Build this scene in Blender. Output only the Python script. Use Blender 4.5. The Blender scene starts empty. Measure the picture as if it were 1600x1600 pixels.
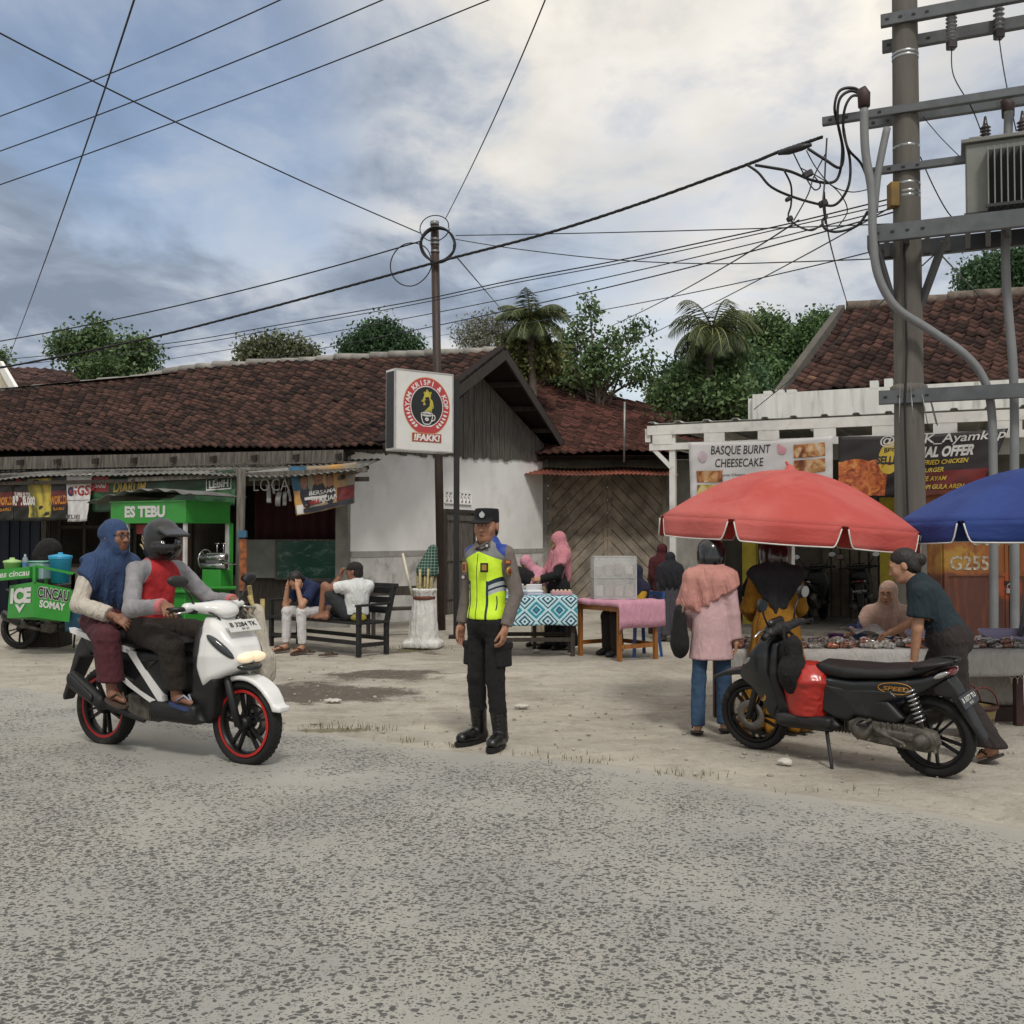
import bpy, math, random
import numpy as np
from mathutils import Vector, Matrix
S = bpy.context.scene
COL = S.collection
R = math.radians
rng = random.Random(7)
nrg = np.random.default_rng(11)
# ------------------------------------------------------------------ camera
CAMZ, PITCH, FPX = 1.45, R(1.61), 1600.0
cam_d = bpy.data.cameras.new('camera'); cam = bpy.data.objects.new('camera', cam_d); COL.objects.link(cam)
cam.location = (0, 0, CAMZ); cam.rotation_euler = (R(90) + PITCH, 0, 0)
cam_d.sensor_width = 36.0; cam_d.lens = 36.0; cam_d.clip_end = 4000; cam_d.clip_start = 0.05
S.camera = cam
# ------------------------------------------------------------------ light and exposure
S.view_settings.view_transform = 'Standard'; S.view_settings.look = 'None'
S.view_settings.exposure = 0.2; S.view_settings.gamma = 1.0
S.view_settings.use_curve_mapping = False
SUN_EL, SUN_AZ = R(50), R(168)          # azimuth clockwise from +Y; behind the camera, to its left
sd = bpy.data.lights.new('sun', 'SUN'); so = bpy.data.objects.new('sun', sd); COL.objects.link(so)
sd.energy = 1.6; sd.angle = R(10); sd.color = (1.0, .955, .89)
sdir = Vector((math.sin(SUN_AZ) * math.cos(SUN_EL), math.cos(SUN_AZ) * math.cos(SUN_EL), math.sin(SUN_EL)))
so.rotation_euler = (-sdir).to_track_quat('-Z', 'Y').to_euler()
so.location = sdir * 50
W = bpy.data.worlds.new("World"); S.world = W; W.use_nodes = True
def build_world():
 nt = W.node_tree; nt.nodes.clear(); L = nt.links
 def N(t, **kw):
  n = nt.nodes.new(t)
  for k, v in kw.items(): setattr(n, k, v)
  return n
 def M(op, a, b=None, c=None):
  n = N('ShaderNodeMath', operation=op)
  for i, v in enumerate((a, b, c)):
   if v is None: continue
   if isinstance(v, (int, float)): n.inputs[i].default_value = v
   else: L.new(v, n.inputs[i])
  return n.outputs[0]
 def sstep(x, a, b, lo=0.0, hi=1.0):
  n = N('ShaderNodeMapRange', interpolation_type='SMOOTHSTEP')
  L.new(x, n.inputs[0])
  for i, v in enumerate((a, b, lo, hi)): n.inputs[i + 1].default_value = v
  return n.outputs[0]
 def mix(f, a, b):
  n = N('ShaderNodeMix', data_type='RGBA')
  L.new(f, n.inputs[0])
  for i, v in ((6, a), (7, b)):
   if isinstance(v, tuple): n.inputs[i].default_value = (*v, 1)
   else: L.new(v, n.inputs[i])
  return n.outputs[2]
 tc = N('ShaderNodeTexCoord'); d = tc.outputs['Generated']
 sx = N('ShaderNodeSeparateXYZ'); L.new(d, sx.inputs[0])
 x, y, z = sx.outputs
 zz = M('ADD', M('MAXIMUM', z, 0.0), 0.16)
 u, v = M('DIVIDE', x, zz), M('DIVIDE', y, zz)
 cb = N('ShaderNodeCombineXYZ'); L.new(u, cb.inputs[0]); L.new(v, cb.inputs[1])
 P = cb.outputs[0]
 def noise(scale, detail, rough, off, dist=0.0):
  mp = N('ShaderNodeMapping'); L.new(P, mp.inputs[0]); mp.inputs['Location'].default_value = off
  mp.inputs['Scale'].default_value = (1.0, .8, 1)
  n = N('ShaderNodeTexNoise'); L.new(mp.outputs[0], n.inputs['Vector'])
  n.inputs['Scale'].default_value = scale; n.inputs['Detail'].default_value = detail
  n.inputs['Roughness'].default_value = rough; n.inputs['Distortion'].default_value = dist
  return n.outputs['Fac']
 n1 = noise(1.15, 7, .52, (3.7, 1.2, 0), .25)
 n2 = noise(3.6, 9, .58, (8.1, 4.4, 0), .35)
 n3 = noise(0.55, 3, .5, (1.3, 7.7, 2.0))
 def blob(px, py, size):
  dv = Vector(((px - 800) / FPX, 1.0, (845 - py) / FPX)).normalized()
  dp = N('ShaderNodeVectorMath', operation='DOT_PRODUCT'); L.new(d, dp.inputs[0]); dp.inputs[1].default_value = dv
  return sstep(dp.outputs['Value'], math.cos(size), 1.0)
 lum = M('ADD', M('MULTIPLY', M('SUBTRACT', n1, .5), 1.3), M('MULTIPLY', M('SUBTRACT', n2, .5), 1.05)); lum = M('ADD', lum, .625)
 lum = M('ADD', lum, M('MULTIPLY', blob(1050, 110, .42), .20))
 lum = M('ADD', lum, M('MULTIPLY', blob(560, 0, .30), .14))
 lum = M('ADD', lum, M('MULTIPLY', blob(230, 420, .34), -.13))
 lum = M('ADD', lum, M('MULTIPLY', blob(650, 330, .26), -.12))
 lum = M('ADD', lum, M('MULTIPLY', blob(950, 330, .20), -.08))
 lum = M('ADD', lum, sstep(z, .12, .30, .10, 0))
 lum = M('ADD', lum, sstep(z, .5, .9, 0, .34))
 lum = M('ADD', lum, sstep(y, .2, -.6, 0, .08))
 cl = N('ShaderNodeValToRGB'); L.new(lum, cl.inputs[0])
 e = cl.color_ramp.elements
 stops = [(.34, (.21, .255, .33)), (.47, (.275, .325, .405)), (.58, (.39, .43, .50)), (.68, (.54, .56, .585)), (.80, (.71, .68, .63)), (.95, (.89, .835, .745))]
 e[0].position, e[0].color = stops[0][0], (*stops[0][1], 1)
 e[1].position, e[1].color = stops[-1][0], (*stops[-1][1], 1)
 for p, c in stops[1:-1]:
  k = e.new(p); k.color = (*c, 1)
 sky = N('ShaderNodeTexSky', sky_type='NISHITA'); sky.sun_disc = False
 sky.sun_elevation = SUN_EL; sky.sun_rotation = SUN_AZ; sky.air_density = 1.0; sky.dust_density = 1.5
 # blue gaps between the clouds
 gap = M('ADD', n3, M('MULTIPLY', M('SUBTRACT', n2, .5), .55))
 gap = M('ADD', gap, M('MULTIPLY', blob(300, 130, .24), .20))
 gap = M('ADD', gap, M('MULTIPLY', blob(1580, 100, .12), .10))
 gap = M('ADD', gap, M('MULTIPLY', blob(1150, 420, .30), .10))
 gap = sstep(gap, .50, .74, 0, .62)
 b1 = N('ShaderNodeBackground'); L.new(sky.outputs[0], b1.inputs[0]); b1.inputs[1].default_value = .125
 b2 = N('ShaderNodeBackground'); L.new(cl.outputs[0], b2.inputs[0]); b2.inputs[1].default_value = 1.0
 ms = N('ShaderNodeMixShader'); L.new(gap, ms.inputs[0]); L.new(b2.outputs[0], ms.inputs[1]); L.new(b1.outputs[0], ms.inputs[2])
 o = N('ShaderNodeOutputWorld'); L.new(ms.outputs[0], o.inputs[0])
build_world()
# ------------------------------------------------------------------ pixel geometry (photo pixel -> place)
def at(px, py, Y):
 rx, ru = (px - 800) / FPX, -(py - 800) / FPX
 c, s = math.cos(PITCH), math.sin(PITCH)
 d = Vector((rx, c - ru * s, s + ru * c))
 t = Y / d.y
 return Vector((d.x * t, Y, CAMZ + d.z * t))
def gp(px, py):
 rx, ru = (px - 800) / FPX, -(py - 800) / FPX
 c, s = math.cos(PITCH), math.sin(PITCH)
 d = Vector((rx, c - ru * s, s + ru * c))
 t = -CAMZ / d.z
 return Vector((d.x * t, d.y * t, 0))
# ------------------------------------------------------------------ colours and materials
def lin(h):
 h = h.lstrip('#')
 o = []
 for i in (0, 2, 4):
  c = int(h[i:i + 2], 16) / 255
  o.append(c / 12.92 if c <= .04045 else ((c + .055) / 1.055) ** 2.4)
 return tuple(o)
class NT:
 def __init__(s, name):
  s.m = bpy.data.materials.new(name); s.m.use_nodes = True
  s.nt = s.m.node_tree; s.nt.nodes.clear(); s.L = s.nt.links
  s.out = s.N('ShaderNodeOutputMaterial'); s.b = s.N('ShaderNodeBsdfPrincipled')
  s.L.new(s.b.outputs[0], s.out.inputs[0])
 def N(s, t, **kw):
  n = s.nt.nodes.new(t)
  for k, v in kw.items(): setattr(n, k, v)
  return n
 def put(s, sock, v):
  if isinstance(v, (int, float)): sock.default_value = v
  elif isinstance(v, tuple): sock.default_value = (*v, 1) if len(v) == 3 and sock.type == 'RGBA' else v
  else: s.L.new(v, sock)
 def math(s, op, a, b=None, c=None):
  n = s.N('ShaderNodeMath', operation=op)
  for i, v in enumerate((a, b, c)):
   if v is not None: s.put(n.inputs[i], v)
  return n.outputs[0]
 def step(s, x, a, b, lo=0.0, hi=1.0):
  n = s.N('ShaderNodeMapRange', interpolation_type='SMOOTHSTEP'); s.L.new(x, n.inputs[0])
  for i, v in enumerate((a, b, lo, hi)): n.inputs[i + 1].default_value = v
  return n.outputs[0]
 def mix(s, f, a, b, blend='MIX'):
  n = s.N('ShaderNodeMix', data_type='RGBA', blend_type=blend)
  s.put(n.inputs[0], f); s.put(n.inputs[6], a); s.put(n.inputs[7], b)
  return n.outputs[2]
 def coord(s, scale=(1, 1, 1), kind='Object', off=(0, 0, 0), rot=(0, 0, 0)):
  tc = s.N('ShaderNodeTexCoord'); mp = s.N('ShaderNodeMapping')
  s.L.new(tc.outputs[kind], mp.inputs[0]); mp.inputs['Scale'].default_value = scale
  mp.inputs['Location'].default_value = off; mp.inputs['Rotation'].default_value = rot
  return mp.outputs[0]
 def noise(s, vec, scale, detail=4, rough=.55, dist=0.0):
  n = s.N('ShaderNodeTexNoise'); s.L.new(vec, n.inputs['Vector'])
  n.inputs['Scale'].default_value = scale; n.inputs['Detail'].default_value = detail
  n.inputs['Roughness'].default_value = rough; n.inputs['Distortion'].default_value = dist
  return n.outputs['Fac']
 def bump(s, h, strength=.3, dist=.01):
  n = s.N('ShaderNodeBump'); s.L.new(h, n.inputs['Height'])
  n.inputs['Strength'].default_value = strength; n.inputs['Distance'].default_value = dist
  s.L.new(n.outputs[0], s.b.inputs['Normal'])
 def attr(s, name):
  n = s.N('ShaderNodeAttribute'); n.attribute_name = name
  return n.outputs['Fac'], n.outputs['Color']
MATS = {}
def mat(name, col, rough=.7, metal=0.0, var=.12, vscale=6.0, stretch=(1, 1, 1), bump=0.0, bscale=60.0, dirt=None, dirt_amt=.35, dscale=3.0, coat=0.0, alpha=1.0, trans=0.0, emit=0.0):
 if name in MATS: return MATS[name]
 c = lin(col) if isinstance(col, str) else col
 t = NT(name)
 v = t.coord(stretch)
 n = t.noise(v, vscale, 5)
 lo = tuple(max(0, k * (1 - var * 1.6)) for k in c); hi = tuple(min(1, k * (1 + var)) for k in c)
 colr = t.mix(t.step(n, .28, .72), lo, hi)
 if dirt:
  dn = t.noise(v, dscale, 6, .62)
  colr = t.mix(t.step(dn, .5, .74, 0, dirt_amt), colr, lin(dirt) if isinstance(dirt, str) else dirt)
 t.put(t.b.inputs['Base Color'], colr)
 t.put(t.b.inputs['Roughness'], t.step(n, .2, .8, max(.03, rough - .07), min(1, rough + .07)))
 t.b.inputs['Metallic'].default_value = metal
 if coat: t.b.inputs['Coat Weight'].default_value = coat; t.b.inputs['Coat Roughness'].default_value = .12
 if alpha < 1: t.b.inputs['Alpha'].default_value = alpha
 if trans: t.b.inputs['Transmission Weight'].default_value = trans; t.b.inputs['IOR'].default_value = 1.2
 if emit:
  t.b.inputs['Emission Color'].default_value = (*c, 1); t.b.inputs['Emission Strength'].default_value = emit
 if bump: t.bump(t.noise(v, bscale, 3), bump, .01)
 MATS[name] = t.m
 return t.m
def cloth(name, col, bump=.5, bscale=14, rough=.9, var=.10):
 if name in MATS: return MATS[name]
 c = lin(col) if isinstance(col, str) else col
 y = sum(c) / 3; c = tuple(k * (.5 if y < .025 else .62 if y < .07 else .85 if y < .15 else 1.0) for k in c)
 t = NT(name); v = t.coord()
 n = t.noise(v, bscale, 4, .6, .6); f = t.noise(t.coord((1, 1, .32)), bscale * .75, 3, .5, 1.6); f = t.math('SUBTRACT', 1.0, t.math('ABSOLUTE', t.math('SUBTRACT', t.math('MULTIPLY', f, 2.0), 1.0)))
 t.put(t.b.inputs['Base Color'], t.mix(t.step(n, .3, .7), tuple(k * (1 - var * .9) for k in c), tuple(min(1, k * (1 + var * .6)) for k in c)))
 t.b.inputs['Roughness'].default_value = rough
 t.bump(t.math('ADD', t.math('MULTIPLY', n, .35), f), min(1, bump * 1.5), .022)
 MATS[name] = t.m
 return t.m
# ------------------------------------------------------------------ numpy helpers
def vhash(ix, iy, iz):
 h = (ix * 374761393 + iy * 668265263 + iz * 2147483647 + 1274126177) & 0xffffffff
 h = ((h ^ (h >> 13)) * 1274126177) & 0xffffffff
 return ((h ^ (h >> 16)) & 0xffff) / 65535.0
def vnoise(P):
 P = np.asarray(P, float); i = np.floor(P).astype(np.int64); f = P - i; f = f * f * (3 - 2 * f)
 o = 0
 for a in (0, 1):
  for b in (0, 1):
   for c in (0, 1):
    w = (f[..., 0] if a else 1 - f[..., 0]) * (f[..., 1] if b else 1 - f[..., 1]) * (f[..., 2] if c else 1 - f[..., 2])
    o = o + w * vhash(i[..., 0] + a, i[..., 1] + b, i[..., 2] + c)
 return o
def fbm(P, oct=3):
 P = np.asarray(P, float); o = 0; a = .5; s = 0
 for k in range(oct):
  o = o + a * vnoise(P * 2 ** k + 17.3 * k); s += a; a *= .5
 return o / s
def mesh_np(name, V, F, smooth=False, midx=None, mats=(), attrs=None):
 """V (n,3), F list of equal-length-face arrays or a list of index lists"""
 me = bpy.data.meshes.new(name)
 V = np.asarray(V, np.float32)
 if isinstance(F, np.ndarray):
  n, k = F.shape
  me.vertices.add(len(V)); me.vertices.foreach_set('co', V.ravel())
  me.loops.add(n * k); me.loops.foreach_set('vertex_index', F.astype(np.int32).ravel())
  me.polygons.add(n)
  me.polygons.foreach_set('loop_start', np.arange(n, dtype=np.int32) * k)
  try: me.polygons.foreach_set('loop_total', np.full(n, k, dtype=np.int32))
  except Exception: pass
  me.update(calc_edges=True)
 else:
  me.from_pydata([tuple(map(float, v)) for v in V], [], [tuple(int(q) for q in f) for f in F])
  n = len(me.polygons)
 for m in mats: me.materials.append(m)
 if midx is not None: me.polygons.foreach_set('material_index', np.asarray(midx, np.int32))
 if smooth is True: me.polygons.foreach_set('use_smooth', np.ones(len(me.polygons), bool))
 elif smooth is not False: me.polygons.foreach_set('use_smooth', np.asarray(smooth, bool))
 for an, arr in (attrs or {}).items():
  a = me.attributes.new(an, 'FLOAT', 'POINT'); a.data.foreach_set('value', np.asarray(arr, np.float32))
 me.update()
 return me
# ------------------------------------------------------------------ objects
def tag(o, label=None, cat=None, group=None, kind=None):
 if label: o['label'] = label
 if cat: o['category'] = cat
 if group: o['group'] = group
 if kind: o['kind'] = kind
 return o
def thing(name, label, cat, loc=(0, 0, 0), rz=0.0, group=None, rot=None):
 o = bpy.data.objects.new(name, None); COL.objects.link(o); o.empty_display_size = .1
 o.location = loc; o.rotation_euler = rot if rot else (0, 0, rz)
 return tag(o, label, cat, group)
def link(name, me, parent=None, label=None):
 o = bpy.data.objects.new(name, me); COL.objects.link(o)
 if parent: o.parent = parent
 if label: o['label'] = label
 return o
def smooth(P, k=6):
 o = []
 for i in range(len(P) - 1):
  p0, p1, p2, p3 = P[max(i - 1, 0)], P[i], P[i + 1], P[min(i + 2, len(P) - 1)]
  for j in range(k):
   t = j / k; o.append(.5 * ((2 * p1) + (p2 - p0) * t + (2 * p0 - 5 * p1 + 4 * p2 - p3) * t * t + (3 * p1 - p0 - 3 * p2 + p3) * t ** 3))
 return o + [P[-1]]
class MB:
 """collects simple shapes into one mesh; each face keeps its material and shading"""
 def __init__(s): s.V = []; s.F = []; s.M = []; s.S = []; s.mats = []
 def mi(s, m):
  if m not in s.mats: s.mats.append(m)
  return s.mats.index(m)
 def add(s, V, F, m, smooth=False):
  b = len(s.V); i = s.mi(m)
  s.V.extend([tuple(map(float, v)) for v in V])
  for f in F: s.F.append([b + int(k) for k in f]); s.M.append(i); s.S.append(smooth)
  return s
 def box(s, c, size, m, rot=None, bev=0.0, taper=1.0):
  hx, hy, hz = (k / 2 for k in size)
  if bev > 0:
   bv = min(bev, hx * .9, hy * .9, hz * .9); V = []; idx = {}
   for sx in (-1, 1):
    for sy in (-1, 1):
     for sz in (-1, 1):
      for ax in range(3):
       p = [sx * hx, sy * hy, sz * hz]
       q = [sx * (hx - bv), sy * (hy - bv), sz * (hz - bv)]
       q[ax] = p[ax]; idx[(sx, sy, sz, ax)] = len(V); V.append(q)
   F = []
   for ax in range(3):
    o1, o2 = (ax + 1) % 3, (ax + 2) % 3
    for sg in (-1, 1):
     def key(a, b):
      k = [0, 0, 0]; k[ax] = sg; k[o1] = a; k[o2] = b; return (*k, ax)
     q = [idx[key(-1, -1)], idx[key(1, -1)], idx[key(1, 1)], idx[key(-1, 1)]]
     F.append(q if sg > 0 else q[::-1])
   for ax in range(3):      # edge strips: edges along ax
    o1, o2 = (ax + 1) % 3, (ax + 2) % 3
    for a in (-1, 1):
     for b in (-1, 1):
      def key(t, fa):
       k = [0, 0, 0]; k[ax] = t; k[o1] = a; k[o2] = b; return (*k, fa)
      q = [idx[key(-1, o1)], idx[key(1, o1)], idx[key(1, o2)], idx[key(-1, o2)]]
      F.append(q if a * b < 0 else q[::-1])
   for sx in (-1, 1):
    for sy in (-1, 1):
     for sz in (-1, 1):
      q = [idx[(sx, sy, sz, k)] for k in range(3)]
      F.append(q if sx * sy * sz > 0 else q[::-1])
  else:
   V = [(x, y, z) for x in (-hx, hx) for y in (-hy, hy) for z in (-hz, hz)]
   F = [(0, 1, 3, 2), (4, 6, 7, 5), (0, 4, 5, 1), (2, 3, 7, 6), (0, 2, 6, 4), (1, 5, 7, 3)]
  if taper != 1.0: V = [((x * taper, y * taper, z) if z > 0 else (x, y, z)) for x, y, z in V]
  V = [Vector(v) for v in V]
  if rot is not None:
   if not isinstance(rot, Matrix): rot = Matrix.Rotation(rot[2], 3, 'Z') @ Matrix.Rotation(rot[1], 3, 'Y') @ Matrix.Rotation(rot[0], 3, 'X')
   V = [rot @ v for v in V]
  c = Vector(c)
  return s.add([v + c for v in V], F, m)
 def beam(s, a, b, w, h, m, up=(0, 0, 1), bev=0.0):
  a, b = Vector(a), Vector(b); d = b - a; ln = d.length; x = d / ln
  z = Vector(up); z = z - x * z.dot(x)
  if z.length < 1e-4: z = Vector((0, 1, 0)) - x * x.y
  z.normalize(); y = z.cross(x)
  rot = Matrix((x, y, z)).transposed()
  return s.box((a + b) / 2, (ln, w, h), m, rot, bev)
 def tube(s, pts, r, m, n=8, cap=True, closed=False, smooth=True, flat=None):
  P = [Vector(p) for p in pts]; k = len(P)
  rs = r if isinstance(r, (list, tuple)) else [r] * k
  T = []
  for i in range(k):
   if closed: t = P[(i + 1) % k] - P[i - 1]
   else: t = P[min(i + 1, k - 1)] - P[max(i - 1, 0)]
   T.append(t.normalized() if t.length > 1e-9 else Vector((0, 0, 1)))
  u = T[0].orthogonal().normalized()
  if flat is not None:
   u = Vector(flat); u = (u - T[0] * u.dot(T[0])).normalized()
  V = []; F = []
  for i in range(k):
   u = (u - T[i] * u.dot(T[i]))
   u = u.normalized() if u.length > 1e-6 else T[i].orthogonal().normalized()
   w = T[i].cross(u)
   for j in range(n):
    a = 2 * math.pi * j / n
    V.append(P[i] + (u * math.cos(a) + w * math.sin(a)) * rs[i])
  for i in range(k if closed else k - 1):
   i2 = (i + 1) % k
   for j in range(n):
    j2 = (j + 1) % n
    F.append((i * n + j, i * n + j2, i2 * n + j2, i2 * n + j))
  s.add(V, F, m, smooth)
  if cap and not closed:
   b = len(s.V) - len(V); i = s.mi(m)
   s.F.append([b + j for j in range(n)][::-1]); s.M.append(i); s.S.append(False)
   s.F.append([b + (k - 1) * n + j for j in range(n)]); s.M.append(i); s.S.append(False)
  return s
 def lathe(s, prof, m, n=20, c=(0, 0, 0), rot=None, smooth=True, arc=None, caps=False):
  V = []; F = []; k = len(prof); c = Vector(c)
  a0, a1 = arc if arc else (0, 2 * math.pi); nn = n if not arc else n + 1
  for j in range(nn):
   a = a0 + (a1 - a0) * j / n
   for (r, z) in prof:
    v = Vector((r * math.cos(a), r * math.sin(a), z))
    V.append((rot @ v if rot is not None else v) + c)
  for j in range(n):
   j2 = (j + 1) % nn
   for i in range(k - 1): F.append((j * k + i, j2 * k + i, j2 * k + i + 1, j * k + i + 1))
  if caps:
   F.append([j * k for j in range(n)][::-1]); F.append([j * k + k - 1 for j in range(n)])
  return s.add(V, F, m, smooth)
 def prism(s, poly, o, u, v, depth, m, center=False):
  """2D polygon in plane (o,u,v) extruded by depth along u x v"""
  o, u, v = Vector(o), Vector(u), Vector(v); n = u.cross(v).normalized()
  n0 = -n * depth / 2 if center else Vector((0, 0, 0)); n1 = n0 + n * depth
  k = len(poly); V = [o + u * a + v * b + n0 for a, b in poly] + [o + u * a + v * b + n1 for a, b in poly]
  F = [list(range(k))[::-1], [k + i for i in range(k)]] + [(i, (i + 1) % k, k + (i + 1) % k, k + i) for i in range(k)]
  return s.add(V, F, m)
 def quad(s, a, b, c, d, m): return s.add([a, b, c, d], [(0, 1, 2, 3)], m)
 def disc(s, c, n, r, m, seg=16, ry=None, u=None):
  n = Vector(n).normalized(); u = Vector(u) if u else n.orthogonal(); u = (u - n * u.dot(n)).normalized(); w = n.cross(u); c = Vector(c)
  return s.add([c + u * r * math.cos(2 * math.pi * i / seg) + w * (ry or r) * math.sin(2 * math.pi * i / seg) for i in range(seg)], [list(range(seg))], m)
 def ball(s, c, r, m, n=10, rot=None):
  rx, ry, rz = r if isinstance(r, (tuple, list)) else (r, r, r); V = []; F = []; k = n // 2 + 1; c = Vector(c)
  for i in range(k):
   t = math.pi * i / (k - 1)
   for j in range(n):
    a = 2 * math.pi * j / n
    v = Vector((rx * math.sin(t) * math.cos(a), ry * math.sin(t) * math.sin(a), -rz * math.cos(t)))
    V.append((rot @ v if rot is not None else v) + c)
  for i in range(k - 1):
   for j in range(n): F.append((i * n + j, i * n + (j + 1) % n, (i + 1) * n + (j + 1) % n, (i + 1) * n + j))
  return s.add(V, F, m, True)
 def grid(s, fn, nu, nv, m, smooth=True):
  V = [fn(i / nu, j / nv) for j in range(nv + 1) for i in range(nu + 1)]
  F = [(j * (nu + 1) + i, j * (nu + 1) + i + 1, (j + 1) * (nu + 1) + i + 1, (j + 1) * (nu + 1) + i) for j in range(nv) for i in range(nu)]
  return s.add(V, F, m, smooth)
 def sheet(s, fn, nu, nv, m, th=.004):
  """a cloth or metal sheet with real thickness"""
  g = [[Vector(fn(i / nu, j / nv)) for i in range(nu + 1)] for j in range(nv + 1)]
  V = []; w = nu + 1
  for sg in (1, -1):
   for j in range(nv + 1):
    for i in range(nu + 1):
     du = g[j][min(i + 1, nu)] - g[j][max(i - 1, 0)]; dv = g[min(j + 1, nv)][i] - g[max(j - 1, 0)][i]
     n = du.cross(dv); n = n.normalized() if n.length > 1e-12 else Vector((0, 0, 1))
     V.append(g[j][i] + n * th / 2 * sg)
  b = w * (nv + 1); F = []
  for j in range(nv):
   for i in range(nu):
    q = (j * w + i, j * w + i + 1, (j + 1) * w + i + 1, (j + 1) * w + i)
    F.append(q); F.append(tuple(b + k for k in q[::-1]))
  for i in range(nu):
   F.append((i + 1, i, b + i, b + i + 1)); k = nv * w; F.append((k + i, k + i + 1, b + k + i + 1, b + k + i))
  for j in range(nv):
   k = j * w; F.append((k, k + w, b + k + w, b + k)); k = j * w + nu; F.append((k + w, k, b + k, b + k + w))
  return s.add(V, F, m, True)
 def mesh(s, name): return mesh_np(name, s.V, s.F, s.S, s.M, s.mats)
 def build(s, name, parent=None, label=None): return link(name, s.mesh(name), parent, label)
 def solo(s, name, label, cat, loc=(0, 0, 0), rz=0, group=None):
  o = s.build(name); o.location = loc; o.rotation_euler = (0, 0, rz)
  return tag(o, label, cat, group)
# ------------------------------------------------------------------ lettering
_tx = {}
def glyphs(body, bold=.0, shear=0.0):
 key = (body, bold, shear)
 if key in _tx: return _tx[key]
 cu = bpy.data.curves.new('lettering', 'FONT'); cu.body = body; cu.size = 1.0; cu.offset = bold; cu.shear = shear; cu.resolution_u = 3
 ob = bpy.data.objects.new('lettering', cu); COL.objects.link(ob)
 dg = bpy.context.evaluated_depsgraph_get()
 me = bpy.data.meshes.new_from_object(ob.evaluated_get(dg))
 V = np.array([v.co[:2] for v in me.vertices]) if len(me.vertices) else np.zeros((0, 2)); F = [tuple(p.vertices) for p in me.polygons]
 bpy.data.objects.remove(ob); bpy.data.curves.remove(cu); bpy.data.meshes.remove(me)
 _tx[key] = (V, F)
 return _tx[key]
def lettering(mb, body, o, u, v, h, m, w=None, bold=.0, shear=0.0, align='c', lift=.004, warp=None):
 """flat letters of cap height h on a plane; o is the centre (or left end) of the baseline"""
 V, F = glyphs(body, bold, shear)
 if not len(V): return
 V = V.copy(); x0, x1 = V[:, 0].min(), V[:, 0].max()
 ch = .70
 sc = h / ch; sx = (w / (x1 - x0)) if w else sc
 X = (V[:, 0] - (x0 + x1) / 2) * sx if align == 'c' else (V[:, 0] - x0) * sx
 Y = V[:, 1] * sc
 o, u, v = Vector(o), Vector(u).normalized(), Vector(v).normalized(); n = u.cross(v)
 pts = [(warp(o + u * a + v * b) if warp else o + u * a + v * b) + n * lift for a, b in zip(X, Y)]
 mb.add(pts, F, m)
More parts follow.
